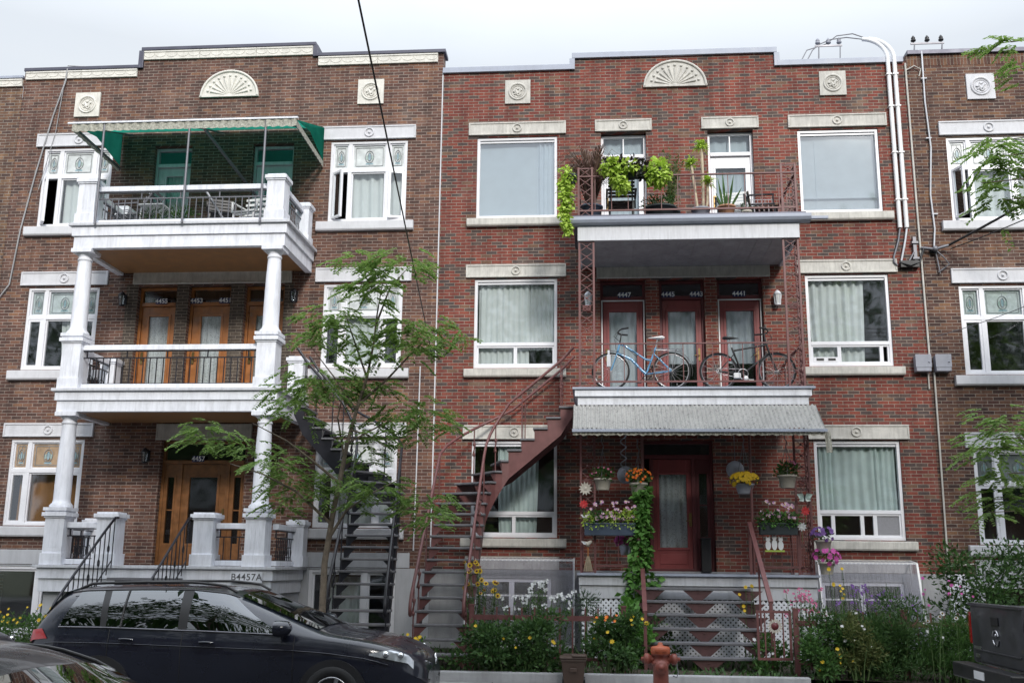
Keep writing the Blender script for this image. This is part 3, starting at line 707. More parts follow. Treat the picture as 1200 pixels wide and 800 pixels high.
c = MB(); drape(c, ML[0]+.08, ML[0]+1.1, 5.6, 7.3, .17, 9, .018, .7); drape(c, ML[0]+1.0, ML[1]-.05, 5.95, 7.3, .19, 7, .02); c.build('curtain', M['curtain'], W)  # left drape lengthened to stand for grey sky reflected in the lower pane
W = picture_window(H2, *MR, *MZ[1], 6.02, M['stone'], lower=((0,.36,'unit'),(.36,.9,''),(.9,1,'open')))
c = MB(); drape(c, MR[0]+.08, MR[0]+1.15, 5.6, 7.3, .18, 7, .03, gather=.1); c.build('curtain', M['curtain'], W)
W = picture_window(H2, *ML, *MZ[0], 2.72, M['stone'], lower=((0,.5,''),(.5,1,'')))
c = MB(); drape(c, ML[0]+.5, ML[0]+1.3, 2.3, 4.05, .18, 8, .02, 1.1, gather=.1); c.build('curtain', M['curtain_green'], W)  # reaches the lower panes in place of their grey sky reflection
W = picture_window(H2, *MR, *MZ[0], 2.78, M['stone'], lower=((0,.16,''),(.16,.52,''),(.52,.68,''),(.68,1,'mesh')))
c = MB(); drape(c, MR[0]+.06, MR[0]+.35, 2.75, 4.05, .165, 3, .03); drape(c, MR[0]+.3, MR[0]+1.15, 2.75, 4.05, .18, 5, .02, m=1); drape(c, MR[0]+1.1, MR[1]-.06, 2.75, 4.05, .165, 4, .03); c.build('curtain', [M['curtain_green'], M['curtain_green']], W)
wins = [o for o in H2.children if o.name.startswith('window')]
c = MB(); drape(c, ML[0]+.05, ML[1]-.05, 8.78, 10.4, .17, 1.3, .008); c.box(ML[0]+.06, ML[1]-.3, .15, .185, 8.74, 8.775); drape(c, ML[1]-.42, ML[1]-.05, 8.7, 10.4, .14, 4, .02); c.build('blind', M['blind'], wins[0])
c = MB(); drape(c, MR[0]+.05, MR[1]-.05, 9.05, 10.4, .16, 1.1, .008, 1.); c.box(MR[0]+.06, MR[1]-.06, .145, .175, 9.03, 9.06); c.box(MR[0]+.35, MR[0]+.356, .14, .146, 8.8, 10.3); c.quad((MR[0]+.05,.2,8.7),(MR[1]-.05,.2,8.7),(MR[1]-.05,.2,9.2),(MR[0]+.05,.2,9.2)); c.build('blind', M['blind_grey'], wins[1])
for (a, c_) in ((-2.4,-.9),(4.1,5.6)):
    b = MB(); ringframe(b, a, c_, .4, 1.5, .0, .1, .07); b.box((a+c_)/2-.05, (a+c_)/2+.05, .004, .096, .47, 1.43)
    w = b.build('window', M['trim'], H2, bevel=.004)
    p = MB(); p.quad((a+.07,.06,.47),(c_-.07,.06,.47),(c_-.07,.06,1.43),(a+.07,.06,1.43)); p.build('pane', M['glass'], w)
    lintel(H2, a-.15, c_+.15, 1.664, 1.9, M['stone'], rosette=False, plain=True)
RN = [[('4447', .55)], [('4445', 1.42), ('4443', 1.98)], [('4441', 2.82)]]
for i, (a, c_) in enumerate(E2):
    door(H2, a, c_, 4.86, 7.34, M['door_darkred'], M['door_red'], 6.95, None, ((a+c_)/2-.27, (a+c_)/2+.27, 5.15, 6.72), RN[i], backm='blind_grey', trimm=('whiteplastic' if i != 1 else None), label=['red door 4447', 'red door between 4445 and 4443', 'red door 4441'][i], handle='LRR'[i])
lintel(H2, 0, 3.42, 7.37, 7.6, M['stone'], rosette=False)
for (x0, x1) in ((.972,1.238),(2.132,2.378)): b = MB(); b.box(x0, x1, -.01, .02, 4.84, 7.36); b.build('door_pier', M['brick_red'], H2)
door(H2, .84, 2.2, 1.65, 4.12, M['door_darkred'], M['door_red'], 3.78, (1.02,1.82), (1.17,1.69,2.1,3.48), side=[(1.93,2.08,2.3,3.5)], label='red front door with a lace curtain', trimm=None, handle='R')
for a, c_ in E3:
    door(H2, a, c_, 8.03, 10.48, M['trim'], M['trim'], 9.98, None, (a+.16, c_-.16, 8.35, 9.72), backm='blind', handle='L')
    tb = MB(); tb.box((a+c_)/2-.012, (a+c_)/2+.012, .14, .165, 10.06, 10.42); dd = [o for o in H2.children if o.name.startswith('door') and not o.name.startswith('door_')][-1]; tb.build('muntin', M['trim'], dd)

H3 = thing('brick_row_house', 'orange brown brick house at the right with a soldier course under its dark coping', 'house', (11,0,0))
RX = [(7.02,8.68),(12.2,13.86)]
RZ = [(2.2,3.95),(5.38,7.14),(8.47,10.22)]
holes = [(a,c_,z0,z1) for a, c_ in RX for z0, z1 in RZ]
house_shell(H3, SR+.001, 15.6, M['brick_umber'], 11.8, [], holes, M['found'], base_holes=[(6.95,8.7,.4,1.5)])
b = MB(); b.box(SR+.001, 15.6, -.004, .3, 11.8, 12.04); b.build('soldier_course', M['brick_soldier'], H3)
parapet_cap(H3, [(SR+.03,15.6,12.13,0,1)], M['slate'], .09)
medallion(H3, 7.78, 11.3, .275, M['stonewhite'])
for a, c_ in RX:
    for z0, z1 in ((3.98,4.27),(7.18,7.48),(10.26,10.56)): lintel(H3, a-.13, c_+.15, z0, z1, M['stonewhite'])
for k, (a, c_) in enumerate(RX):
    for z, (z0, z1) in enumerate(RZ):
        leaded_window(H3, a, c_, z0, z1, M['stonewhite'], (70 if z == 2 and k == 0 else 0, 0), back=([(.3,.98,5,0)] if z == 2 else None), clear=('stainclear' if z else 'grille'), plainupper=(z < 2), label=(('window behind the leaves with its left sash open' if z == 2 else None) if k == 0 else None))
b = MB(); ringframe(b, 6.95, 8.7, .4, 1.5, .0, .1, .08); w = b.build('window', M['trim'], H3); p = MB(); p.quad((7.03,.06,.48),(8.62,.06,.48),(8.62,.06,1.42),(7.03,.06,1.42)); p.build('pane', M['glass'], w)
lintel(H3, 6.9, 8.8, 1.664, 1.92, M['stonewhite'], rosette=False, plain=True)
b = MB(); b.box(6.36, 6.72, -.05, -.026, .2, 1.66); b.build('white_pilaster', M['white'], H3)
# ------------------------------------------------------------------ white balconies of the brown house
YF = -1.9
def white_deck(h, x0, x1, zt, zb, soff, name='balcony', label=None):
    b = MB(); b.box(x0-.06, x1+.06, YF-.1, -.04, zt-.055, zt)
    o = b.build(name, M['greywhite'], h, bevel=.006)
    if label: o['label'] = label
    f = MB(); zm = zt-.055-(zt-.055-zb)*.45
    for (e, za, zc) in ((.0, zm, zt-.056), (.035, zb, zm-.001)):
        f.box(x0+e, x1-e, YF-.05+e, YF+.08+e, za, zc)
        f.box(x0+e, x0+.13+e, YF+.081+e, -.04, za, zc); f.box(x1-.13-e, x1-e, YF+.081+e, -.04, za, zc)
    f.build('fascia', M['white'], o, bevel=.006)
    s = MB(); s.box(x0+.17, x1-.17, YF+.12, -.04, zb+.05, zb+.075)
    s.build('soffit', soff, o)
    return o
def box_post(o, x, y, z0, z1, w=.34, cap=.42, name='post'):
    b = MB(); w2 = w/2
    b.box(x-w2, x+w2, y-w2, y+w2, z0, z1-.1)
    b.box(x-w2-.025, x+w2+.025, y-w2-.025, y+w2+.025, z0+.0005, z0+.2)
    b.box(x-w2-.02, x+w2+.02, y-w2-.02, y+w2+.02, z1-.13, z1-.1)
    b.box(x-cap/2, x+cap/2, y-cap/2, y+cap/2, z1-.099, z1-.03); b.box(x-cap/2+.04, x+cap/2-.04, y-cap/2+.04, y+cap/2-.04, z1-.0295, z1)
    for s in (-.07, 0, .07): b.box(x+s-.008, x+s+.008, y-w2-.006, y-w2-.0005, z0+.3, z1-.22)
    b.build(name, M['white'], o, bevel=.008)
def round_column(o, x, y, z0, z1, r=.15):
    b = MB(); H = z1-z0
    b.box(x-r-.07, x+r+.07, y-r-.07, y+r+.07, z0, z0+.06)
    b.lathe([(r+.05,z0+.06),(r+.055,z0+.1),(r+.01,z0+.15),(r,z0+.2),(r*.99,z0+H*.35),(r*.93,z0+H*.65),(r*.82,z1-.24),(r*.82,z1-.22),(r*.92,z1-.21),(r*.92,z1-.18),(r*.82,z1-.17),(r*.83,z1-.13),(r+.02,z1-.075)], x, y, 24)
    b.box(x-r-.05, x+r+.05, y-r-.05, y+r+.05, z1-.075, z1)
    b.build('column', M['white'], o)
def white_rail(o, p, q, z0, z1, barm, gap=.125, scroll=False):
    (xa, ya), (xb, yb) = p, q
    L = math.hypot(xb-xa, yb-ya); n = max(2, int(L/gap))
    w = MB(); w.bar((xa,ya,z1-.05),(xb,yb,z1-.05),.11,.1); w.build('handrail', M['white'], o, bevel=.008)
    w = MB(); w.bar((xa,ya,z0+.05),(xb,yb,z0+.05),.1,.09); w.build('bottom_rail', M['white'], o, bevel=.008)
    g = MB(); zt = z1-.24
    g.bar((xa,ya,zt),(xb,yb,zt),.022,.022); g.bar((xa,ya,z1-.115),(xb,yb,z1-.115),.03,.016); g.bar((xa,ya,z0+.105),(xb,yb,z0+.105),.03,.014)
    for i in range(1, n):
        t = i/n; x = xa+(xb-xa)*t; y = ya+(yb-ya)*t
        g.box(x-.008, x+.008, y-.008, y+.008, z0+.1, zt)
        if scroll and i % 2 == 0:
            zc = (z0+zt)/2
            g.tube([(x+.045*math.cos(a*PI/6), y+(.045*math.cos(a*PI/6) if abs(yb-ya) > abs(xb-xa) else 0)*0, zc+.1*math.sin(a*PI/6)) for a in range(12)], .007, 4, closed=True)
    for i in range(0, n, 6):
        t = (i+.5)/n; x = xa+(xb-xa)*t; y = ya+(yb-ya)*t; g.box(x-.01, x+.01, y-.01, y+.01, zt, z1-.11)
    g.build('balusters', barm, o)
XL, XR = -10.0, -5.8
B3 = white_deck(H1, XL, XR, 8.05, 7.56, M['woodsoffit'], label='upper balcony with wood soffit and awning poles')
for x in (-9.78, -6.06): box_post(B3, x, -1.78, 8.05, 8.98)
for x in (-9.82, -5.98): box_post(B3, x, -.3, 8.05, 8.95, .28, .36)
white_rail(B3, (-9.6,-1.78), (-6.24,-1.78), 8.055, 8.83, M['iron_grey'])
for x in (-9.8, -6.0): white_rail(B3, (x,-1.6), (x,-.45), 8.055, 8.83, M['iron_grey'], .11, True)
B2 = white_deck(H1, XL, XR, 4.85, 4.42, M['woodsoffit'], label='middle balcony with round columns')
for x in (-9.78, -6.06):
    box_post(B2, x, -1.75, 4.85, 5.84, .36, .46, 'pedestal'); round_column(B2, x, -1.75, 5.84, 7.56)
for x in (-9.82, -5.95): box_post(B2, x, -.25, 4.85, 5.75, .3, .38)
white_rail(B2, (-9.6,-1.78), (-6.24,-1.78), 4.855, 5.69, M['iron_black'])
white_rail(B2, (-9.8,-1.56), (-9.8,-.4), 4.855, 5.69, M['iron_black'], .11, True)
B1 = white_deck(H1, XL, XR+.12, 1.67, 1.2, M['greysoffit'], name='porch', label='ground floor porch with box newels')
for x in (-9.76, -6.05):
    box_post(B1, x, -1.75, 1.67, 2.62, .36, .46, 'pedestal'); round_column(B1, x, -1.75, 2.62, 4.42)
for x in (-8.77, -6.99): box_post(B1, x, -1.78, 1.67, 2.6, .36, .46, 'newel')
for x in (-9.8, -5.75): box_post(B1, x, -.3, 1.67, 2.55, .3, .38)
white_rail(B1, (-9.57,-1.78), (-8.96,-1.78), 1.675, 2.42, M['iron_black'], .1, True)
white_rail(B1, (-6.8,-1.78), (-6.24,-1.78), 1.675, 2.42, M['iron_black'], .12)
for x in (-9.8, -5.8): white_rail(B1, (x,-1.56), (x,-.45), 1.675, 2.42, M['iron_black'], .11, True)
for (u_, v_) in ((-9.9,-9.2),(-6.6,-5.75)): b = MB(); b.box(u_,v_,YF+.1,-.05,.2,1.19); b.build('porch_base', M['found'], B1)
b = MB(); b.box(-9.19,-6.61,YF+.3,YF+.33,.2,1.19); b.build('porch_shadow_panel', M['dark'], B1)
q = MB(); q.box(-6.42,-5.86,YF-.075,YF-.052,1.39,1.58); pl = q.build('address_sign', M['white'], B1, bevel=.004)
t = letters('B4457A', .16, (-6.14, YF-.0765, 1.485), 'address', M['letterdark'], H1, spacing=1.1)
# steps of the brown house
ST = thing('porch_steps', 'grey porch steps with thin black handrails rising to the white porch', 'steps', (-7.88,-2.9,.2))
for i in range(7):
    s = MB(); z = 1.67-.21*(i+1); y = -2.03-.27*i
    s.box(-8.5,-7.26, y-.3, y, z-.05, z)
    s.box(-8.48,-7.28, y-.03, y, z-.26, z-.051)
    s.build('step', M['tread'], ST, bevel=.004)
for x in (-8.55, -7.2):
    g = MB()
    P = [(x,-1.98,2.5),(x,-2.1,2.49),(x,-2.5,2.2),(x,-3.3,1.58),(x,-3.9,1.1),(x,-3.98,1.0),(x,-3.94,.9)]
    g.tube(P, .022, 8)
    for k in range(12):
        t = k/11; y = -2.1-1.75*t; z = 2.47-1.35*t
        g.box(x-.007, x+.007, y-.007, y+.007, max(.2, z-.85), z)
        if k % 2: g.tube([(x, y+.04*math.cos(a*PI/5), z-.4+.06*math.sin(a*PI/5)) for a in range(10)], .007, 4, closed=True)
    g.bar((x,-2.1,1.75),(x,-3.85,.38),.014,.02)
    g.build('handrail', M['iron_black'], ST)

# ------------------------------------------------------------------ green awning
AW = thing('awning', 'green canvas awning with mouldy valance over the top white balcony', 'awning', (-7.95,-1,9.9))
xa, xb = -10.15, -5.72
c = MB()
def roofp(u, v): return (xa+(xb-xa)*u, -.03-2.0*v, 10.76-.72*v-.06*math.sin(PI*v)*(.6+.4*math.sin(u*21)))
c.grid(roofp, 40, 6)
for x, s in ((xa, -1), (xb, 1)):
    c.add([(x,-.03,10.76),(x,-2.03,10.04),(x,-.03,10.0),(x+.01*s,-1.1,10.2)], [(0,1,3),(0,3,2)], True)
c.build('canvas', M['green_canvas'], AW)
v = MB()
v.grid(lambda a, b_: (xa-.02+(xb-xa+.04)*a, -2.05-.012*math.sin(a*160), 10.05-(.14+.022*abs(math.sin(a*PI*26)))*b_), 208, 2)
for x in (xa-.012, xb+.012): v.grid(lambda a, b_: (x, -2.04+2.0*a, 10.04-.05*a-(.11+.02*abs(math.sin(a*PI*11)))*b_), 60, 2)
v.build('valance', M['valance'], AW)
b = MB(); b.box(xa-.1, xb+.05, -2.075, -2.03, 10.052, 10.085); b.build('front_bar', M['white'], AW)
for x in (xa+.02, xb-.02): g = MB(); g.bar((x,-2.0,9.99),(x,-.05,9.93),.035); g.build('side_bar', M['iron_grey'], AW)
for x in (-9.9, -7.9, -6.0): g = MB(); g.bar((x,-1.98,10.0),(x,-.06,10.68),.03); g.build('rafter', M['iron_grey'], AW)
g = MB(); g.bar((-7.6,-1.9,10.0),(-7.1,-.1,9.25),.045); g.build('brace', M['iron_grey'], AW)
for x in (-9.52, -7.81, -6.3):
    g = MB(); g.tube([(x,-2.03,8.0),(x,-2.03,10.04)], .024, 8); g.build('pole', M['iron_grey'], AW)

# ------------------------------------------------------------------ iron balconies of the red house
def iron_rail(o, p, q, z0, zt, gap=.28, mid=False, name='railing', m=None):
    (xa, ya), (xb, yb) = p, q; L = math.hypot(xb-xa, yb-ya); n = max(2, round(L/gap)); g = MB()
    g.bar((xa,ya,zt),(xb,yb,zt),.045,.022); g.bar((xa,ya,z0+.12),(xb,yb,z0+.12),.03,.03)
    if mid: g.bar((xa,ya,zt-.2),(xb,yb,zt-.2),.016,.016)
    for i in range(n+1):
        t = i/n; x = xa+(xb-xa)*t; y = ya+(yb-ya)*t; w = .014 if 0 < i < n else .02
        g.box(x-w/2, x+w/2, y-w/2, y+w/2, z0 if i % 4 == 0 else z0+.12, zt)
    g.build(name, m or M['iron_red'], o)
def lattice_post(o, x, y, z0, z1, sx, w=.25, m=None, name='lattice_post'):
    g = MB(); m = m or M['iron_red']
    P = [(x,y),(x+sx*w,y),(x,y+w)]
    for (a, c) in P: g.box(a-.018, a+.018, c-.018, c+.018, z0, z1)
    for (A, B_) in ((P[0],P[1]),(P[0],P[2])):
        n = max(2, round((z1-z0)/.19)); h = (z1-z0)/n
        for i in range(n):
            za = z0+h*i
            g.bar((A[0],A[1],za),(B_[0],B_[1],za+h),.011); g.bar((B_[0],B_[1],za),(A[0],A[1],za+h),.011)
            cx, cy = (A[0]+B_[0])/2, (A[1]+B_[1])/2
            g.ball((cx, cy, za+h/2), .022, 6)
        g.bar((A[0],A[1],z1-.02),(B_[0],B_[1],z1-.02),.02); g.bar((A[0],A[1],z0+.02),(B_[0],B_[1],z0+.02),.02)
    # cast scroll collar
    for zc in ((z0+z1)/2+.1, ) if z1-z0 > 1.5 else ():
        for k in range(3): g.tube([(x+sx*(w*.5+.07*math.cos(a*PI/5+k*2)), y-.02, zc+.05*math.sin(a*PI/5)) for a in range(10)], .01, 4, closed=True)
    g.build(name, m, o)
GX0, GX1 = -.34, 3.66
b = MB(); b.box(GX0-.08, GX1+.12, YF-.06, -.04, 7.985, 8.03); T3 = b.build('balcony', M['slate'], H2); T3['label'] = 'upper iron railed balcony full of plants'
f = MB(); f.box(GX0, GX1, YF, YF+.06, 7.56, 7.84); f.box(GX0, GX0+.06, YF+.061, -.04, 7.56, 7.84); f.box(GX1-.06, GX1, YF+.061, -.04, 7.56, 7.84); f.build('fascia', M['greywhite'], T3, bevel=.004)
f = MB(); f.prismx([(YF-.13,7.98),(YF-.13,7.92),(YF-.1,7.87),(YF-.0,7.845),(YF+.05,7.845),(YF+.05,7.98)], GX0-.14, GX1+.2); f.box(GX1+.2, GX1+.5, YF-.1, YF-.03, 7.88, 7.93); f.build('gutter', M['zinc'], T3, bevel=.004)
s = MB(); s.box(GX0+.061, GX1-.061, YF+.061, -.04, 7.6, 7.63)
for i in range(14): x = GX0+.2+i*.28; s.box(x-.004, x+.004, YF+.07, -.05, 7.594, 7.6)
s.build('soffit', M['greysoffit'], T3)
iron_rail(T3, (GX0+.02,YF+.05), (GX1-.02,YF+.05), 8.03, 8.82, .3)
iron_rail(T3, (GX0+.02,YF+.05), (GX0+.02,-.05), 8.03, 8.82, .3); iron_rail(T3, (GX1-.02,YF+.05), (GX1-.02,-.05), 8.03, 8.82, .3)
lattice_post(T3, GX0+.02, YF+.05, 8.03, 9.0, 1); lattice_post(T3, GX1-.02, YF+.05, 8.03, 9.0, -1)
b = MB(); b.box(GX0-.1, GX1+.12, YF-.08, -.04, 4.795, 4.83); T2 = b.build('balcony', M['zinc'], H2); T2['label'] = 'middle iron railed balcony with two bicycles'
f = MB()
for (e, za, zc) in ((0,4.67,4.794),(.05,4.52,4.669)):
    f.box(GX0-.06+e, GX1+.06-e, YF-.04+e, YF+.04+e, za, zc); f.box(GX0-.06+e, GX0+e, YF+.041+e, -.04, za, zc); f.box(GX1-e, GX1+.06-e, YF+.041+e, -.04, za, zc)
f.build('fascia', M['white'], T2, bevel=.005)
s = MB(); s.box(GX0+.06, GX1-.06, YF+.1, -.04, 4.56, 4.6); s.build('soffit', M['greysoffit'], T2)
iron_rail(T2, (GX0+.3,YF+.08), (GX1-.3,YF+.08), 4.83, 5.64, .26)
iron_rail(T2, (GX1-.02,YF+.3), (GX1-.02,-.05), 4.83, 5.64, .3)
lattice_post(T2, GX0+.03, YF+.06, 4.83, 7.56, 1, .26); lattice_post(T2, GX1-.03, YF+.06, 4.83, 7.56, -1, .26)
b = MB(); b.box(GX0-.03, GX1+.03, YF-.08, -.03, 1.585, 1.625); T1 = b.build('porch', M['zinc'], H2); T1['label'] = 'ground floor porch hung with flowers'
f = MB(); f.box(GX0, GX1, YF-.02, YF+.04, 1.42, 1.584); f.box(GX0+.01, GX1-.01, YF+.015, YF+.06, 1.2, 1.419); f.box(GX0, GX0+.05, YF+.061, -.03, 1.2, 1.58); f.box(GX1-.05, GX1, YF+.061, -.03, 1.2, 1.58); f.build('fascia', M['greywhite'], T1, bevel=.005)
lattice_post(T1, GX0+.04, YF+.05, 1.625, 4.5, 1, .24); lattice_post(T1, GX1-.04, YF+.05, 1.625, 4.5, -1, .24)
for x in (.77, 2.62):
    g = MB(); g.tube([(x,YF,1.625),(x,YF,4.2)], .024, 8); g.build('post', M['iron_red'], T1)
iron_rail(T1, (-.06,YF+.05), (.74,YF+.05), 1.625, 2.5, .2); iron_rail(T1, (2.64,YF+.05), (3.4,YF+.05), 1.625, 2.5, .16)
g = MB()
for z in (1.95, 2.15): g.bar((2.64,YF+.05,z),(3.4,YF+.05,z),.01)
g.build('railing_grid', M['iron_red'], T1)
iron_rail(T1, (GX0+.05,YF+.3), (GX0+.05,-.05), 1.625, 2.5, .2); iron_rail(T1, (GX1-.05,YF+.3), (GX1-.05,-.05), 1.625, 2.5, .2)
# diamond lattice under the porch
g = MB(); x0, x1, z0, z1 = GX0+.05, GX1-.05, .22, 1.19; sp = .085
k = int((x1-x0+z1-z0)/sp)+2
for s_, yy in ((1, YF+.03), (-1, YF+.038)):
    for i in range(k):
        c0 = i*sp
        if s_ == 1: p = (max(x0, x0+c0-(z1-z0)), ); xa_ = max(x0, x0+c0-(z1-z0)); xb_ = min(x1, x0+c0); za_ = z0+(x0+c0-xa_); zb_ = z0+(x0+c0-xb_)
        else: xa_ = max(x0, x0-(z1-z0)+c0); xb_ = min(x1, x0-(z1-z0)+c0+(z1-z0)); za_ = z0+(xa_-(x0-(z1-z0)+c0)); zb_ = z0+(xb_-(x0-(z1-z0)+c0))
        if xb_-xa_ < .03: continue
        g.bar((xa_,yy,za_),(xb_,yy,zb_),.007,.036,up=(0,0,1))
g.build('lattice', M['white'], T1)
b = MB(); b.box(GX0+.03, GX1-.03, -.9, -.88, .2, 1.2); b.build('under_porch_shade', M['dark'], T1)  # dark sheet standing for the shade behind the lattice
# corrugated awning
CA = thing('corrugated_awning', 'weathered grey corrugated fibreglass awning below the bicycle balcony', 'awning', (1.66,-2.3,4.2))
c = MB(); ax0, ax1 = GX0-.08, GX1+.1
c.grid(lambda u, v: (ax0+(ax1-ax0)*u, -1.99-.72*v, 4.50-.52*v-.03*math.sin(PI*v)+.016*math.sin(u*(ax1-ax0)*2*PI/.076)+.012*math.sin(u*23)*v), 440, 3)
c.build('sheet', M['fibre'], CA)
b = MB(); b.box(ax0-.01, ax1+.02, -2.735, -2.705, 3.935, 3.985); b.build('edge_trim', M['zinc'], CA, bevel=.004)
v = MB(); v.grid(lambda u, w: (ax0+(ax1-ax0)*u, -2.69+.008*math.sin(u*340), 3.935-(.05+.012*math.sin(u*41)*math.sin(u*173))*w), 400, 1); v.build('fringe', M['valance'], CA)
for x in (ax0+.06, ax1-.06): g = MB(); g.bar((x,-2.7,3.95),(x,-1.95,4.2),.03); g.build('bracket', M['iron_red'], CA)
v = MB(); v.grid(lambda u, w: (ax1-.02+.1*u+.02*w, -2.66+.02*math.sin(9*u), 3.94-.34*w), 6, 6); v.build('hanging_rag', M['valance'], CA)
for x in (ax0, ax1):
    v = MB(); v.add([(x,-1.99,4.5),(x,-2.7,3.98),(x,-1.99,4.0)], [(0,1,2)]); v.build('end_panel', M['fibre'], CA)
# ------------------------------------------------------------------ stairs
def plate(mb, a, b_, za0, za1, zb0, zb1, t=.012):
    d = Vector((b_[0]-a[0], b_[1]-a[1], 0)).normalized(); n = Vector((-d.y, d.x, 0))*t
    vs = []
    for s_ in (1, -1):
        o = n*s_
        vs += [(a[0]+o.x,a[1]+o.y,za0),(b_[0]+o.x,b_[1]+o.y,zb0),(b_[0]+o.x,b_[1]+o.y,zb1),(a[0]+o.x,a[1]+o.y,za1)]
    mb.add(vs, [(0,1,2,3),(7,6,5,4),(0,4,5,1),(1,5,6,2),(2,6,7,3),(3,7,4,0)])
def winding_stair(name, label, lines, z0, h, ironm, treadm, base):
    T = thing(name, label, 'staircase', base)
    n = len(lines)-1
    for i in range(n):
        z = z0-h*(i+1); (a0, b0), (a1, b1) = lines[i], lines[i+1]
        da = (Vector(a1)-Vector(a0)).normalized() if (Vector(a1)-Vector(a0)).length > 1e-4 else Vector((0,0)); db = (Vector(b1)-Vector(b0)).normalized()
        a2 = Vector(a1)+da*.035; b2 = Vector(b1)+db*.035
        m = MB(); vs = []
        for zz in (z-.038, z):
            vs += [(a0[0],a0[1],zz),(b0[0],b0[1],zz),(b2.x,b2.y,zz),(a2.x,a2.y,zz)]
        m.add(vs, [(3,2,1,0),(4,5,6,7),(0,1,5,4),(1,2,6,5),(2,3,7,6),(3,0,4,7)])
        m.build('tread', treadm, T, bevel=.008)
    for i in range(n):
        z = z0-h*(i+1); (a1, b1) = lines[i+1]; a1 = Vector(a1); b1 = Vector(b1); d = (b1-a1).normalized(); nn = Vector((-d.y, d.x))*.006
        for (p, s_) in ((a1, 1), (b1, -1)):
            o = p+d*.03*s_; e = o+d*.2*s_
            if i < 10 and s_ == -1: continue
            vs = [(o.x+nn.x*k,o.y+nn.y*k,z-.04) for k in (1,-1)]+[(e.x+nn.x*k,e.y+nn.y*k,z-.04) for k in (1,-1)]+[(o.x+nn.x*k,o.y+nn.y*k,z-.235) for k in (1,-1)]
            b2 = MB(); b2.add(vs, [(0,4,2),(1,3,5),(0,2,3,1),(2,4,5,3),(0,1,5,4)]); b2.build('bracket', ironm, T)
    for side in (0, 1):
        g = MB(); P = []
        for i in range(n+1):
            a, c = Vector(lines[i][side]), Vector(lines[i][1-side]); P.append(a+(c-a).normalized()*.05)
        for i in range(n):
            z = z0-h*(i+1)-.04
            plate(g, P[i], P[i+1], z-.30 if i else z-.12, z, z-.30-h if i < n-1 else z-.1, z)
        g.build('stringer', ironm, T)
        r = MB(); hp = []
        for i in range(n+1):
            zz = z0-h*i+.86+(.06 if i == 0 else 0); hp.append((P[i].x, P[i].y, zz))
        # smooth the rail and end it in a downward curl
        e = Vector(hp[-1]); d = (e-Vector(hp[-2])).normalized()
        hp += [tuple(e+d*.12+Vector((0,0,-.05))), tuple(e+d*.14+Vector((0,0,-.2))), tuple(e+d*.06+Vector((0,0,-.27)))]
        r.tube(hp, .026, 8)
        for i in list(range(1, n, 3))+[n-1]:
            x, y = P[i].x, P[i].y; zz = z0-h*i+.86
            r.tube([(x,y,z0-h*(i+1)-.05),(x,y,zz)], .012, 6)
            if i % 2: 
                for k in (.3, .5): r.ball((x,y,zz-k), .026, 6, sz=1.6)
                r.tube([(x+.03*math.cos(a*PI/5), y+.03*math.sin(a*PI/5), zz-.4+.12*math.cos(a*PI/5)) for a in range(10)], .008, 4, closed=True)
        r.build('handrail', ironm, T)
    return T
def stair_lines(sx, xstart, run, nstraight, yin, yout, rin, nw, nlow, lowrun, drift):
    W = abs(yout-yin); L = []
    for i in range(nstraight+1): x = xstart+sx*run*i; L.append(((x, yin), (x, yout)))
    cx = xstart+sx*run*nstraight; cy = yin-rin
    for k in range(1, nw+1):
        a = PI/2*(1-k/nw); ca, sa = math.cos(a), math.sin(a)
        L.append(((cx+sx*rin*ca, cy+rin*sa), (cx+sx*(rin+W)*ca, cy+(rin+W)*sa)))
    for i in range(1, nlow+1):
        L.append(((cx+sx*rin+drift*lowrun*i, cy-lowrun*i), (cx+sx*(rin+W)+(drift+(.03 if sx > 0 else 0))*lowrun*i, cy-lowrun*i)))
    return L
winding_stair('curved_staircase', 'black iron staircase curving down from the white balcony', stair_lines(1, -5.70, .185, 5, -1.2, -.27, .34, 5, 12, .222, .1), 4.83, .2, M['iron_black'], M['tread'], (-4.2,-3,.2))
winding_stair('curved_staircase', 'oxide red iron staircase curving down from the bicycle balcony', stair_lines(-1, -.44, .24, 5, -1.08, -.17, .36, 5, 12, .222, .01), 4.83, .2, M['iron_red'], M['tread'], (-2.4,-3,.2))
# front steps of the red house
FS = thing('porch_steps', 'open red iron front steps with grey treads below the red front door', 'steps', (1.64,-2.8,.2))
zt = [1.40,1.20,1.0,.80,.60,.40]
for i, z in enumerate(zt):
    y = -2.02-.265*i; x0, x1 = .78, 2.5
    if i == 3: x0 = .62
    if i == 5: x0, x1 = .8, 2.62
    m = MB(); m.box(x0, x1, y-.27, y, z-.04, z); m.build('tread', M['tread'], FS, bevel=.008)
for x in (.84, 1.64, 2.44):
    g = MB()
    for i, z in enumerate(zt):
        y = -2.02-.265*i
        vs = [(y,z-.041),(y-.25,z-.041),(y-.25,z-.10),(y,z-.24)]
        w = .012
        g.prismx([(y-.25,z-.041),(y-.25,z-.09),(y,z-.26),(y,z-.041)], x-w, x+w)
        # triangular bracket faces below each tread, seen from the street
        g.add([(x-.25,y-.24,z-.042),(x+.25,y-.24,z-.042),(x+.04,y-.24,z-.22),(x-.04,y-.24,z-.22)], [(0,3,2,1)])
        g.add([(x-.25,y-.236,z-.042),(x+.25,y-.236,z-.042),(x+.04,y-.236,z-.22),(x-.04,y-.236,z-.22)], [(0,1,2,3)])
    g.bar((x,-2.0,1.2),(x,-3.6,.2),.02,.07)
    g.build('stringer', M['iron_shaded'], FS)
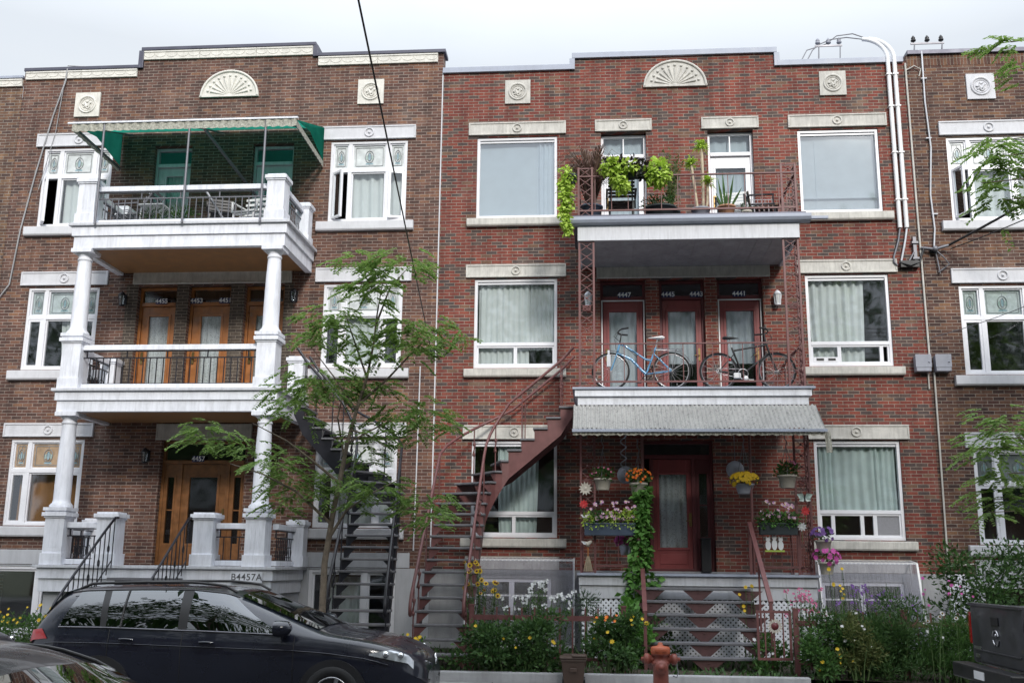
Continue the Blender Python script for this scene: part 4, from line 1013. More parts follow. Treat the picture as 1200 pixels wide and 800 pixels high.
for x, xb in ((.74, .70), (2.56, 2.60)):
    g = MB()
    g.bar((x,-1.95,2.48 if x > 1 else 1.75),(xb,-3.62,1.22 if x > 1 else 1.05),.07,.045)
    g.bar((xb,-3.6,.2),(xb,-3.6,1.24 if x > 1 else 1.07),.05); 
    if x > 1: g.bar((x,-1.95,1.62),(x,-1.95,2.5),.045); g.bar((x,-2.8,.75),(x,-2.8,1.85),.03)
    else: g.bar((x,-2.8,.75),(x,-2.8,1.38),.03); g.bar((x,-1.97,1.4),(x,-1.97,1.76),.04)
    g.build('handrail', M['iron_red'], FS)
# ------------------------------------------------------------------ small fittings on the fronts
def lantern(x, z, label, dark=True, y=0.):
    T = thing('wall_lantern', label, 'wall lamp', (x,y,z))
    b = MB(); b.box(x-.05, x+.05, y-.025, y-.001, z-.1, z+.12); b.tube([(x,y-.02,z+.08),(x,y-.1,z+.13),(x,y-.13,z+.1)], .012, 6)
    b.lathe([(.012,z+.16),(.05,z+.13),(.085,z+.075),(.08,z+.07)], x, y-.13, 8); b.lathe([(.05,z-.14),(.055,z-.12),(.03,z-.15)], x, y-.13, 8)
    for k in range(6):
        a = k*PI/3; b.tube([(x+.075*math.cos(a), y-.13+.075*math.sin(a), z+.07),(x+.05*math.cos(a), y-.13+.05*math.sin(a), z-.12)], .006, 4)
    b.build('bracket', M['iron_black'] if dark else M['white'], T)
    g = MB(); g.lathe([(.045,z-.12),(.07,z+.07)], x, y-.13, 8); g.build('globe', M['curtain'] if not dark else M['glass'], T)
lantern(-6.16, 7.06, 'black wall lantern right of the varnished doors on the middle storey')
lantern(-9.78, 7.03, 'black wall lantern left of the varnished doors on the middle storey')
lantern(-9.0, 3.8, 'black wall lantern left of the sidelit front door')
lantern(-6.72, 3.78, 'black wall lantern right of the sidelit front door, behind leaves')
lantern(3.53, 6.9, 'white wall lantern right of red door 4441', False)
lantern(-.17, 6.92, 'white wall lantern left of red door 4447', False)
# conduits
T = thing('service_conduit', 'pair of white electrical pipes bending over the parapet', 'conduit', (6.05,0,8.3))
for k, x in enumerate((5.98, 6.11)):
    p = MB(); pts = [(x,-.06,8.32),(x,-.06,12.0)]
    for j in range(1, 9): a = j/8*PI*.42; pts.append((x-.55*(1-math.cos(a)), -.06+.03*j, 12.0+.55*math.sin(a)))
    p.tube(pts, .042, 10)
    for z in (8.9, 9.9, 10.9, 11.6): p.box(x-.055, x+.055, -.11, -.0, z-.012, z+.012)
    p.build('pipe', M['whiteplastic'], T)
    q = MB(); e = pts[-1]
    q.tube([e, (e[0]-.3,.25,e[2]+.09+.08*k), (e[0]-.62,.3,e[2]+.08+.08*k), (e[0]-.85,.3,e[2]-.02), (e[0]-1.0-.25*k,.3,e[2]-.15), (e[0]-1.15-.25*k,.3,12.1)], .012, 5); q.build('roof_wire', M['iron_grey'], T); q = MB()
    q.tube([(x,-.06,8.32),(x-.05,-.06,8.05),(x-.16+.03*k,-.06,7.72),(x-.16,-.06,7.62),(x-.1,-.06,7.55)], .02, 6); q.build('cable', M['greywhite'] if k else M['iron_grey'], T)
T = thing('service_box', 'black cable clamp and steel bracket at the bottom of the white pipes', 'junction box', (6.1,0,7.6))
b = MB(); b.box(5.93,6.28,-.12,-.001,7.5,7.63); b.tube([(5.9,-.1,7.6),(6.1,-.16,7.52),(6.3,-.1,7.6),(6.4,-.08,7.9)], .02, 6); b.build('clamp', M['black'], T)
b = MB(); b.box(6.2,6.26,-.09,-.001,7.6,8.12); b.box(6.17,6.29,-.12,-.03,7.66,7.7); b.box(6.17,6.29,-.12,-.03,7.98,8.02); b.tube([(6.1,-.1,7.63),(6.2,-.1,7.8)], .018, 6); b.build('steel_bracket', M['iron_grey'], T)
for x, lab in ((6.2, 'grey electricity meter box left of the seam between the brick fronts'), (6.57, 'grey electricity meter box right of the seam between the brick fronts')):
    T = thing('meter_box', lab, 'meter box', (x,0,5.4), group='meter boxes')
    b = MB(); b.box(x-.14, x+.14, -.17, -.001, 5.42, 5.74); b.build('case', M['pot_grey'], T, bevel=.012)
    b = MB(); b.box(x-.148, x+.148, -.176, -.1705, 5.5, 5.75); b.ball((x+.1,-.18,5.6), .018, 8); b.build('lid', M['pot_grey'], T, bevel=.003)
b = MB(); b.tube([(6.31,-.03,5.42),(6.31,-.03,5.1)], .016, 6); b.tube([(6.42,-.04,5.42),(6.42,-.04,5.1),(6.4,-.04,1.9)], .018, 6); b.tube([(6.4,-.04,1.9),(6.42,-.04,1.8),(6.9,-.04,1.85)], .014, 6)
tag(b.build('meter_cable', M['stone'], None, org=(6.4,0,1.9)), 'thin conduit running down the seam below the two meter boxes', 'conduit')
b = MB(); b.tube([(6.33,-.03,11.85),(6.34,-.03,9),(6.36,-.03,5.75)], .02, 6); b.tube([(6.34,-.03,11.7),(6.5,-.05,11.78),(6.62,-.06,11.7),(6.58,-.05,11.55)], .012, 5)
tag(b.build('seam_conduit', M['stone'], None, org=(6.34,0,9)), 'thin buff conduit on the seam right of the white pipes', 'conduit')
b = MB(); b.tube([(6.66,.1,12.2),(6.67,-.05,12.1),(6.66,-.04,11),(6.7,-.05,10),(6.62,-.04,9),(6.65,-.04,8.3),(6.6,-.06,7.9)], .017, 6)
for z in (11.5, 10.2, 8.6): b.box(6.62,6.73,-.06,-.001,z-.01,z+.01)
tag(b.build('roof_cable', M['greywhite'], None, org=(6.65,0,10)), 'pale cable clipped to the orange brown wall below the roof insulators', 'cable')
T = thing('cable_joint', 'knot of cable connectors on the orange brown wall', 'junction box', (6.62,-.1,7.88))
b = MB(); b.tube([(6.35,-.06,7.9),(6.6,-.12,7.85),(6.85,-.14,7.92)], .03, 6); b.ball((6.6,-.12,7.86), .06, 8); b.tube([(6.6,-.1,7.85),(6.75,-.1,7.7),(6.85,-.1,7.55),(6.72,-.08,7.45),(6.65,-.06,7.4)], .014, 5); b.tube([(6.63,-.05,7.8),(6.68,-.05,7.38)], .016, 5)
b.build('connector', M['iron_grey'], T); b = MB(); b.box(6.52,6.68,-.05,-.001,7.8,7.9); b.build('wall_plate', M['black'], T)
def sagline(A, B, sag, n=24):
    A = Vector(A); B = Vector(B)
    return [tuple(A+(B-A)*(i/n)-Vector((0,0,4*sag*(i/n)*(1-i/n)))) for i in range(n+1)]
b = MB(); b.tube(sagline((6.85,-.14,7.92),(12.5,-8,11.2),.35), .024, 6)
tag(b.build('power_cable', M['black'], None, org=(6.85,-.14,7.92)), 'thick black overhead cable rising to the right from the connector knot', 'cable')
b = MB(); b.tube(sagline((6.9,-.1,7.86),(12.5,-8,10.4),.5), .011, 5)
tag(b.build('telephone_wire', M['black'], None, org=(6.9,-.1,7.86)), 'thin dark wire below the thick black overhead cable', 'cable')
b = MB(); b.tube(sagline((6.42,-.06,6.1),(11.5,-6,8.8),.55), .007, 5)
tag(b.build('drop_wire', M['iron_grey'], None, org=(6.42,-.06,6.1)), 'faint grey wire crossing the middle window of the right house', 'cable')
A_ = Vector((-3.3,-.08,5.9)); B_ = Vector((-2.052,-12,6.519))
b = MB(); b.tube(sagline(A_, A_+(B_-A_)*1.75, .0, 30), .010, 6); b.box(-3.36,-3.24,-.09,-.001,5.86,5.98)
tag(b.build('overhead_wire', M['black'], None, org=tuple(A_)), 'black overhead wire slanting down to the brown brick wall beside the seam', 'cable')
b = MB(); b.box(SL-.012, SL+.012, -.012, -.001, 1.68, 12.0)
tag(b.build('seam_strip', M['stonewhite'], None, org=(SL,0,1.7)), 'pale caulked strip along the seam of brown and red brick', 'caulk strip')
b = MB(); b.tube([(-3.52,-.03,5.6),(-3.53,-.03,4),(-3.55,-.03,2.0)], .014, 6)
tag(b.build('wall_conduit', M['stonewhite'], None, org=(-3.52,0,4)), 'thin pale conduit on brown brick left of the seam', 'conduit')
b = MB(); b.tube([(-11.55,-.05,12.3),(-11.55,-.07,12.0),(-11.75,-.06,11.2),(-12.0,-.05,9.9),(-12.2,-.05,8.6),(-12.3,-.05,7.4),(-12.5,-.05,7.1)], .016, 6)
b.tube([(-11.58,-.06,12.0),(-11.66,-.05,10.8),(-11.9,-.05,9.5)], .009, 5); b.tube([(-11.55,-.06,12.36),(-11.2,.1,12.41),(-10.4,.15,12.4),(-9.95,.15,12.42)], .012, 5)
tag(b.build('wall_cable', M['concrete'], None, org=(-12,0,9)), 'grey cable snaking down the left end of the brown brick front', 'cable')
def insulators(xs, z0, z1, y, label, dark):
    T = thing('insulator_rack', label, 'insulator rack', ((xs[0]+xs[-1])/2, y, z0))
    b = MB()
    b.bar((xs[0]-.06,y,z1),(xs[-1]+.06,y,z1),.025,.035)
    for x in (xs[0], xs[-1]): b.tube([(x+.02,y,z1),(x-.02,y-.05,z0)], .012, 5); b.tube([(x+.02,y,z1),(x+.06,y+.3,z0)], .012, 5)
    b.build('frame', M['iron_grey'], T)
    for x in xs:
        i = MB(); i.lathe([(.01,z1+.01),(.012,z1+.05),(.05,z1+.055),(.055,z1+.08),(.03,z1+.1),(.045,z1+.12),(.03,z1+.15),(.012,z1+.18)], x, y, 10); i.build('insulator', M['black'] if dark else M['pot_grey'], T)
insulators([4.68,4.9,5.12], 12.0, 12.47, .3, 'rack of pale insulators on the red brick parapet', False)
insulators([6.62,6.9,7.18], 12.12, 12.43, .25, 'rack of black insulators on the dark parapet', True)

# ------------------------------------------------------------------ bicycles
def bicycle(label, loc, rotz, framem, guards, saddlem, wb=1.09, step=True, basket=False):
    T = thing('bicycle', label, 'bicycle', loc, rotz, 'bicycles on the balcony', local=True)
    rx, fx, r = -wb*.47, wb*.53, .345
    for cx in (rx, fx):
        t = MB(); t.tube([(cx+(r-.018)*math.cos(a*PI/20),0,r+(r-.018)*math.sin(a*PI/20)) for a in range(40)], .021, 6, closed=True); w = t.build('wheel', M['rubber'], T)
        t = MB(); t.tube([(cx+(r-.04)*math.cos(a*PI/20),0,r+(r-.04)*math.sin(a*PI/20)) for a in range(40)], .012, 5, closed=True)
        t.build('rim', M['alloy'] if step else M['iron_grey'], w)
        t = MB()
        for k in range(16): a = k*PI/8; t.tube([(cx+.02*math.cos(a+1),.02*(-1)**k,r+.02*math.sin(a+1)),(cx+(r-.04)*math.cos(a),0,r+(r-.04)*math.sin(a))], .0022, 3, cap=False)
        t.tube([(cx,-.05,r),(cx,.05,r)], .02, 8); t.build('spokes', M['alloy'], w)
    bb = (-.06,0,.29); st = (-.22,0,.72); ht = (fx-.17,0,.86); hb = (fx-.12,0,.68)
    f = MB()
    if step:
        f.tube([hb,(.2,0,.56),(.02,0,.36),bb], .024, 8); f.tube([ht,(.15,0,.70),(-.05,0,.56),(-.155,0,.54)], .018, 8)
    else:
        f.tube([hb,bb], .02, 8); f.tube([(ht[0],0,ht[2]-.03),st], .017, 8)
    f.tube([bb,(-.24,0,.78)], .017, 8); f.tube([ht,hb], .02, 8)
    for s in (-.05, .05):
        f.tube([(bb[0],s*.6,bb[2]),(rx,s,r)], .010, 6); f.tube([(st[0]+.02,s*.4,st[2]-.06),(rx,s,r)], .009, 6)
    f.build('frame', framem, T)
    k = MB()
    for s in (-.05, .05): k.tube([(hb[0],s*.5,hb[2]),(fx-.06,s,.5),(fx,s,r)], .011, 6)
    k.build('fork', framem, T)
    h = MB(); top = (ht[0]-.03,0,1.03); h.tube([ht,top,(top[0]+.06,0,1.06)], .013, 6)
    h.tube([(top[0]-.12,-.29,1.08),(top[0]+.02,-.2,1.07),(top[0]+.06,-.08,1.06),(top[0]+.06,.08,1.06),(top[0]+.02,.2,1.07),(top[0]-.12,.29,1.08)], .012, 6)
    for s in (-.29, .29): h.tube([(top[0]-.12,s,1.08),(top[0]-.0,s*.8,1.075)], .017, 6)
    h.tube([(top[0]+.06,-.1,1.06),(top[0]+.12,-.08,.95),(fx-.1,-.03,.75)], .005, 4); h.tube([(top[0]+.06,.1,1.06),(top[0]+.14,.06,.98),(.1,.02,.6)], .005, 4)
    h.build('handlebar', M['black'], T)
    s = MB(); s.tube([(-.235,0,.76),(-.27,0,.93)], .013, 6); s.build('seat_post', M['alloy'], T)
    s = MB(); s.tube([(-.40,0,.965),(-.36,0,.968),(-.25,0,.962),(-.15,0,.955),(-.11,0,.95)], [.03,.07,.05,.022,.012], 8); s.v = [(x,y*1.1,.95+(z-.95)*.5) for x,y,z in s.v]; s.build('saddle', saddlem, T)
    c = MB(); c.tube([(bb[0]+.09*math.cos(a*PI/10),-.05,bb[2]+.09*math.sin(a*PI/10)) for a in range(20)], .008, 5, closed=True)
    c.bar((bb[0],-.06,bb[2]),(bb[0]+.12,-.07,bb[2]-.12),.02,.012); c.bar((bb[0],.06,bb[2]),(bb[0]-.12,.07,bb[2]+.12),.02,.012)
    c.box(bb[0]+.08,bb[0]+.17,-.15,-.07,bb[2]-.14,bb[2]-.115); c.box(bb[0]-.17,bb[0]-.08,.07,.15,bb[2]+.11,bb[2]+.135)
    c.tube([(bb[0],-.05,bb[2]+.09),(rx,-.05,r+.045)], .005, 4); c.tube([(bb[0],-.05,bb[2]-.09),(rx,-.05,r-.045)], .005, 4); c.tube([(rx+.045*math.cos(a*PI/6),-.05,r+.045*math.sin(a*PI/6)) for a in range(12)], .007, 4, closed=True)
    c.build('crankset', M['alloy'] if not step else M['black'], T)
    if guards:
        g = MB(); R_ = r+.03
        for cx, a0, a1 in ((rx,25,195),(fx,60,190)):
            P = [math.radians(a0+(a1-a0)*i/16) for i in range(17)]
            for i in range(16):
                g.add([(cx+R_*math.cos(P[i]),-.028,r+R_*math.sin(P[i])),(cx+R_*math.cos(P[i+1]),-.028,r+R_*math.sin(P[i+1])),(cx+R_*math.cos(P[i+1]),.028,r+R_*math.sin(P[i+1])),(cx+R_*math.cos(P[i]),.028,r+R_*math.sin(P[i]))], [(0,1,2,3)], True)
        g.tube([(rx+.02,-.06,r),(rx-.3,-.05,r+.2)], .005, 4); g.build('mudguard', M['whiteplastic'], T)
        k = MB(); k.tube([(-.23,-.05,.74),(-.45,-.07,.74),(-.72,-.07,.73),(-.72,.07,.73),(-.45,.07,.74),(-.23,.05,.74)], .007, 5); k.tube([(rx,-.06,r),(-.6,-.07,.73)], .006, 4); k.tube([(rx,.06,r),(-.6,.07,.73)], .006, 4); k.build('rack', M['alloy'], T)
    if basket:
        k = MB(); k.ball((rx+.2,-.04,.55), .03, 8); k.build('reflector', M['lampred'], T)
        k = MB(); k.box(rx+.25,rx+.38,-.12,-.06,.2,.3); k.ball((-.02,-.1,.2), .05, 8); k.build('bag', M['whiteplastic'], T, bevel=.02)
    return T
bicycle('sky blue bicycle with white mudguards and white saddle behind the railing', (.82,-1.62,4.83), PI, M['bluebike'], True, M['whiteplastic'])
bicycle('black bicycle with a red reflector leaning right beside the lattice post', (2.66,-1.55,4.83), 0, M['black'], False, M['black'], 1.03, False, True)
# hanging helmet and cable lock on the rail
b = MB(); b.box(.17,.24,-1.94,-1.9,5.2,5.42); b.box(.185,.225,-1.935,-1.905,5.42,5.5); tag(b.build('bicycle_lock', M['greywhite'], None, org=(.2,-1.92,5.2), bevel=.01), 'pale bicycle lock hanging on the railing by the blue bicycle', 'lock')

# ------------------------------------------------------------------ street things
H = thing('fire_hydrant', 'oxide red fire hydrant with an orange bonnet in front of the steps', 'hydrant', (.79,-5.95,.12))
hx, hy = .79, -5.95
b = MB(); b.lathe([(.15,.12),(.15,.16),(.105,.17),(.10,.2),(.098,.48),(.12,.5),(.12,.53),(.10,.545),(.10,.60),(.125,.61),(.125,.625)], hx, hy, 20); b.build('barrel', M['hydrant'], H)
b = MB(); b.lathe([(.122,.627),(.128,.64),(.125,.70),(.11,.715),(.05,.725),(.03,.74),(.03,.765),(.005,.77)], hx, hy, 20); b.box(hx-.085,hx+.085,hy-.131,hy-.118,.66,.685); b.build('bonnet', M['hydrant_top'], H)
for s in (-1, 1):
    b = MB(); Mx = Matrix.Translation((hx,hy,.56)) @ Matrix.Rotation(s*PI/2, 4, 'Y')
    b.lathe([(.05,.09),(.055,.14),(.07,.145),(.07,.2),(.045,.215),(.025,.22),(.025,.25),(.005,.252)], n=16, M=Mx); b.build('side_nozzle', M['hydrant'], H)
b = MB(); Mx = Matrix.Translation((hx,hy,.47)) @ Matrix.Rotation(PI/2, 4, 'X')
b.lathe([(.06,.09),(.07,.13),(.085,.135),(.085,.175),(.055,.19),(.028,.195),(.028,.225),(.005,.228)], n=16, M=Mx); b.build('front_nozzle', M['hydrant'], H)
b = MB(); b.tube([(hx+.2,hy-.03,.52),(hx+.22,hy-.04,.4),(hx+.2,hy-.05,.34),(hx+.15,hy-.08,.36)], .008, 5); b.build('chain', M['iron_grey'], H)
B = thing('compost_bin', 'small brown wheeled compost bin on the sidewalk by the dense bush', 'bin', (-.36,-4.98,.12))
cx, cy = -.36, -4.99
b = MB()
def ring(z, w, d): return [(cx-w,cy-d,z),(cx+w,cy-d,z),(cx+w,cy+d,z),(cx-w,cy+d,z)]
vs = ring(.14,.13,.14)+ring(.43,.165,.18)+ring(.445,.18,.195)+ring(.47,.18,.195)
b.add(vs, [(3,2,1,0)]+[(i*4+j,i*4+(j+1)%4,i*4+4+(j+1)%4,i*4+4+j) for i in range(3) for j in range(4)]+[(12,13,14,15)]); b.box(cx-.05,cx+.05,cy-.192,cy-.17,.3,.36); b.build('tub', M['bin'], B, bevel=.012)
b = MB(); b.box(cx-.19,cx+.19,cy-.205,cy+.2,.472,.50); b.box(cx-.02,cx+.185,cy-.215,cy-.0,.501,.53); b.build('lid', M['bin'], B, bevel=.012)
b = MB(); b.tube([(cx-.15,cy+.2,.45),(cx-.15,cy+.27,.5),(cx+.15,cy+.27,.5),(cx+.15,cy+.2,.45)], .015, 6); b.build('handle', M['bin'], B)
for s in (-1, 1):
    b = MB(); Mx = Matrix.Translation((cx+s*.14,cy+.12,.17)) @ Matrix.Rotation(PI/2, 4, 'Y'); b.lathe([(.05,-.02),(.055,-.015),(.055,.015),(.05,.02)], n=12, M=Mx); b.build('wheel', M['black'], B)
b = MB(); b.box(-3.6,2.9,-4.88,-4.72,.0,.255)
tag(b.build('garden_wall', M['concrete'], None, org=(0,-4.8,0), bevel=.015), 'low concrete garden wall along the sidewalk in front of the red steps', 'wall')
# iron garden fences
def fence(name, label, x0, x1, y, z0, zr, zp, sp, m, posts, cat='fence'):
    T = thing(name, label, cat, ((x0+x1)/2, y, z0)); g = MB()
    g.bar((x0,y,zr),(x1,y,zr),.03,.075); g.bar((x0,y,z0+.14),(x1,y,z0+.14),.03,.045); g.build('rail', m, T)
    n = round((x1-x0)/sp); g = MB()
    for i in range(1, n):
        x = x0+(x1-x0)*i/n; g.box(x-.012,x+.012,y-.03,y-.018,z0+.05,zp)
    g.build('pickets', m, T)
    for x in posts:
        g = MB(); g.box(x-.035,x+.035,y-.035,y+.035,z0-.1,zp+.02); g.box(x-.045,x+.045,y-.045,y+.045,zp+.021,zp+.04); g.build('post', m, T)
    return T
fence('garden_fence', 'oxide red picket fence behind the leafy bushes left of the front steps', -1.9, .36, -4.15, .25, .97, 1.12, .19, M['iron_red'], (-1.9, .36))
fence('garden_fence', 'oxide red picket fence among tall flowers right of the garden gate', 2.86, 6.3, -4.15, .25, .95, 1.12, .19, M['iron_red'], (2.86, 4.4, 6.3))
G = thing('garden_gate', 'small oxide red gate with a sunflower plaque beside the front steps', 'gate', (2.62,-4.1,.2))
g = MB(); ringframe(g, 2.3, 2.8, .42, 1.12, -4.13, -4.1, .035); g.build('frame', M['iron_red'], G)
g = MB()
for x in (2.42, 2.55, 2.68): g.box(x-.01, x+.01, -4.12, -4.11, .45, 1.09)
g.build('bars', M['iron_red'], G)
S = thing('sunflower_plaque', 'round cream and brown sunflower plaque hung on the red gate', 'ornament', (2.56,-4.15,.9))
b = MB(); b.lathe([(.055,0),(.05,.012),(.001,.016)], n=16, M=Matrix.Translation((2.56,-4.145,.9)) @ Matrix.Rotation(PI/2, 4, 'X')); b.build('centre', M['door_darkred'], S)
b = MB()
for k in range(16): a = k*PI/8; b.leaf((2.56+.045*math.cos(a),-4.146,.9+.045*math.sin(a)),(math.cos(a),0,math.sin(a)),(0,-1,0),.07,.035)
b.build('petals', M['pot_cream'], S)
# basement window shelters
def shelter(label, x0, x1, slant):
    T = thing('window_shelter', label, 'window cover', ((x0+x1)/2,-.5,.2))
    yt, yb = -.45, -.45-slant; zt, zb = 1.84, .32
    f = MB(); f.bar((x0,yt,zt),(x1,yt,zt),.035); f.bar((x0,yb,zb),(x1,yb,zb),.035); zm = 1.2; ym = yt+(yb-yt)*(zt-zm)/(zt-zb); f.bar((x0,ym,zm),(x1,ym,zm),.03)
    for x in (x0, x1): f.bar((x,yt,zt),(x,yb,zb),.035); f.bar((x,yt,zt),(x,-.04,zt+.04),.03)
    f.build('frame', M['whiteplastic'], T)
    n = int((x1-x0)/.0127)
    s = MB(); s.grid(lambda u, v: (x0+(x1-x0)*u, yt+(yb-yt)*v-.02-.009*math.sin(u*(x1-x0)*2*PI/.076), zt+(zb-zt)*v), n, 1)
    s.grid(lambda u, v: (x0+(x1-x0)*u, -.03+(yt+.03)*v, zt+.045-.04*v+.006*math.sin(u*(x1-x0)*2*PI/.076)), n, 1)
    for x in (x0, x1): s.quad((x,-.03,zt),(x,yt,zt),(x,yb,zb),(x,-.03,zb))
    s.build('panel', M['poly'], T)
shelter('clear ribbed plastic cover over the basement window beside the red staircase', -2.45, -.46, .25)
shelter('clear ribbed plastic cover over the basement window right of the flower porch', 3.98, 5.72, .42)
b = MB(); b.tube(sagline((4.62,-4.3,.98),(5.7,-4.6,.78),.02), .009, 5); tag(b.build('rope', M['whiteplastic'], None, org=(4.62,-4.3,.98)), 'white rope stretched from the flowers to the fence', 'rope')

# ------------------------------------------------------------------ plants
def rv(s=1.): return Vector((R.uniform(-s,s), R.uniform(-s,s), R.uniform(-s,s)))
def leaves(mb, c, r, n, L, asp=.5, up=.3, surf=.5, droop=0.):
    c = Vector(c)
    for _ in range(n):
        d = Vector((R.gauss(0,1), R.gauss(0,1), R.gauss(0,1))).normalized()
        k = (surf+(1-surf)*R.random()) if R.random() < .8 else R.random()
        p = c+Vector((d.x*r[0], d.y*r[1], d.z*r[2]))*k
        dr = (d+rv(.7)+Vector((0,0,up-droop))).normalized()
        l = L*R.uniform(.65,1.25)
        mb.leaf(p, dr, (d+rv(.6)+Vector((0,0,.6))), l, l*asp)
def flower(mb, p, nrm, r, n=6, m=0):
    nrm = Vector(nrm).normalized(); a = nrm.orthogonal().normalized(); b_ = nrm.cross(a); o = R.random()*6
    for k in range(n):
        t = o+2*PI*k/n; d = a*math.cos(t)+b_*math.sin(t)
        mb.leaf(Vector(p), d+nrm*.15, nrm, r, r*1.6*PI/n, m, .05)
def pot(o, x, y, z, r, h, m, name='pot', n=18):
    b = MB(); b.lathe([(r*.7,z),(r*.74,z+.01),(r*.97,z+h-.035),(r*1.05,z+h-.033),(r*1.07,z+h),(r*.97,z+h),(r*.92,z+h-.03),(.001,z+h-.032)], x, y, n); return b.build(name, m, o)
def stems(mb, base, tops, r=.006):
    for t in tops:
        b_ = Vector(base)+rv(.04); t = Vector(t); mid = (b_+t)/2+rv(.05); mb.tube([tuple(b_),tuple(mid),tuple(t)], [r*1.3,r,r*.7], 5)
def potted(name, label, loc, r, h, potm, lm, n, L, ell, flm=None, nf=0, fr=.03, hang=0., fn=6, asp=.5, droop=0., cat='potted plant', group=None, two=None):
    x, y, z = loc; T = thing(name, label, cat, loc, group=group)
    pot(T, x, y, z, r, h, potm)
    f = MB(); c = (x,y,z+h+ell[2]*.55)
    leaves(f, c, ell, n, L, asp, .3, .35, droop)
    T2_ = [tuple(Vector(c)+Vector((R.uniform(-.7,.7)*ell[0], R.uniform(-.7,.7)*ell[1], R.uniform(.2,.8)*ell[2]))) for _ in range(8)]
    f.build('foliage', lm, T)
    s = MB(); stems(s, (x,y,z+h-.03), T2_, .005); s.build('stems', M['stem'], T)
    if nf:
        g = MB()
        for _ in range(nf):
            if nf <= 60: g = MB()
            d = Vector((R.gauss(0,1), R.gauss(0,1)-.5, R.gauss(0,1)+.6)).normalized()
            flower(g, Vector(c)+Vector((d.x*ell[0],d.y*ell[1],d.z*ell[2]))*1.05, d+Vector((0,-.6,.2)), fr*R.uniform(.7,1.2), fn, R.randrange(2) if two else 0)
            if nf <= 60: g.build('flower', flm, T)
        if nf > 60: g.build('flowers', flm, T)['kind'] = 'stuff'
    if hang:
        k = MB(); zt_ = z+h+hang
        for j in range(3): a = j*2*PI/3+.4; k.tube([(x+r*math.cos(a),y+r*math.sin(a),z+h),(x,y,zt_-.25)], .005, 4)
        k.tube([(x,y,zt_-.25),(x+.02,y,zt_-.18),(x-.02,y,zt_-.1),(x,y,zt_)], .009, 5); k.build('hanger', M['iron_grey'], T)
    return T
HB = 'flower baskets hanging on the ground floor porch'
potted('hanging_basket', 'cream hanging basket with small green leaves at the left of the porch', (.08,-1.85,3.03), .15, .2, M['pot_cream'], M['lf_mid'], 260, .07, (.2,.2,.13), M['fl_pink'], 8, .025, .75, group=HB, cat='hanging basket')
potted('hanging_basket', 'cream hanging basket of orange flowers above the climbing vine', (.70,-1.9,2.93), .15, .22, M['pot_cream'], M['lf_mid'], 300, .07, (.22,.2,.16), M['fl_orange'], 45, .03, .75, group=HB, cat='hanging basket')
potted('hanging_basket', 'grey hanging basket of yellow chrysanthemums behind the thin post', (2.52,-1.82,2.98), .16, .17, M['pot_grey'], M['lf_dark'], 240, .06, (.23,.22,.12), M['fl_yellow'], 110, .045, .95, fn=9, group=HB, cat='hanging basket')
potted('hanging_basket', 'tan hanging basket with one pink geranium near the right lattice post', (3.25,-1.82,3.08), .16, .22, M['pot_cream'], M['lf_mid'], 300, .07, (.22,.2,.15), M['fl_pink'], 4, .05, .75, group=HB, cat='hanging basket')
def window_box(label, x0, x1, y, z, h, m, nf, seed, lime=.5):
    T = thing('flower_box', label, 'flower box', ((x0+x1)/2,y,z)); b = MB()
    b.prismx([(y-.08,z),(y+.08,z),(y+.1,z+h),(y-.1,z+h)], x0, x1); b.box(x0-.01,x1+.01,y-.112,y+.11,z+h-.03,z+h-.001); b.build('box', m, T, bevel=.008)
    f = MB(); f2 = MB(); g = MB()
    for k in range(9):
        x = x0+(x1-x0)*(k+.5)/9
        leaves(f if R.random() > lime else f2, (x,y-.03,z+h+.07+R.uniform(-.03,.05)), (.1,.14,.12), 90, .055, .6)
        leaves(f2, (x+R.uniform(-.05,.05),y-.13,z+h-.02-R.random()*.05), (.05,.03,.04), 9, .045, .6, droop=.5)
    for _ in range(nf):
        g = MB(); flower(g, (R.uniform(x0,x1), y+R.uniform(-.16,.05), z+h+.06+R.random()**1.5*.3), (R.uniform(-.5,.5),-1,.5), R.uniform(.02,.045), 7); g.build('flower', M['fl_mix'], T)
    f.build('foliage', M['lf_mid'], T); f2.build('trailing_foliage', M['lf_lime'] if lime > .4 else M['lf_vine'], T)
window_box('long navy flower box of lime leaves and mixed blooms left of the vine', -.24, .62, -1.98, 2.25, .21, M['pot_blue'], 55, 1)
window_box('short teal flower box of mixed blooms beside the right lattice post', 2.72, 3.34, -1.98, 2.28, .2, M['pot_dark'], 45, 2, .35)
potted('wall_pot', 'cream pot of purple petunias clipped outside the right lattice post', (3.77,-1.98,1.98), .13, .22, M['pot_cream'], M['lf_grey'], 160, .05, (.19,.17,.14), M['fl_purple'], 26, .045, cat='flower pot')
potted('wall_pot', 'cream pot of magenta petunias low outside the right lattice post', (3.80,-2.0,1.64), .13, .2, M['pot_cream'], M['lf_mid'], 160, .05, (.22,.18,.14), M['fl_magenta'], 34, .05, cat='flower pot')
potted('flower_pot', 'silver pot of pink begonias behind the porch railing', (.47,-1.6,1.93), .12, .19, M['alloy'], M['lf_dark'], 140, .06, (.18,.15,.11), M['fl_magenta'], 30, .045, cat='flower pot')
# vine up the porch post
V = thing('climbing_vine', 'bright green climbing vine covering the left porch post', 'vine', (.74,-1.95,.2)); f = MB(); s = MB()
for k in range(34):
    t = k/33; z = 3.05-2.75*t; wd = .09+.16*min(1, t*1.6)+(.05 if .5 < t < .8 else 0)
    leaves(f, (.76-.10*t+R.uniform(-.04,.04), -1.98, z), (wd,.14,.1), 34, .115, .85, -.1, .5, .5)
for k in range(3): s.tube([(.76+.05*math.sin(j*.9+k*2), -1.96+.04*math.cos(j*.9+k*2), .2+j*.3) for j in range(10)], .008, 5)
f.build('foliage', M['lf_vine'], V); s.build('stems', M['stem'], V)
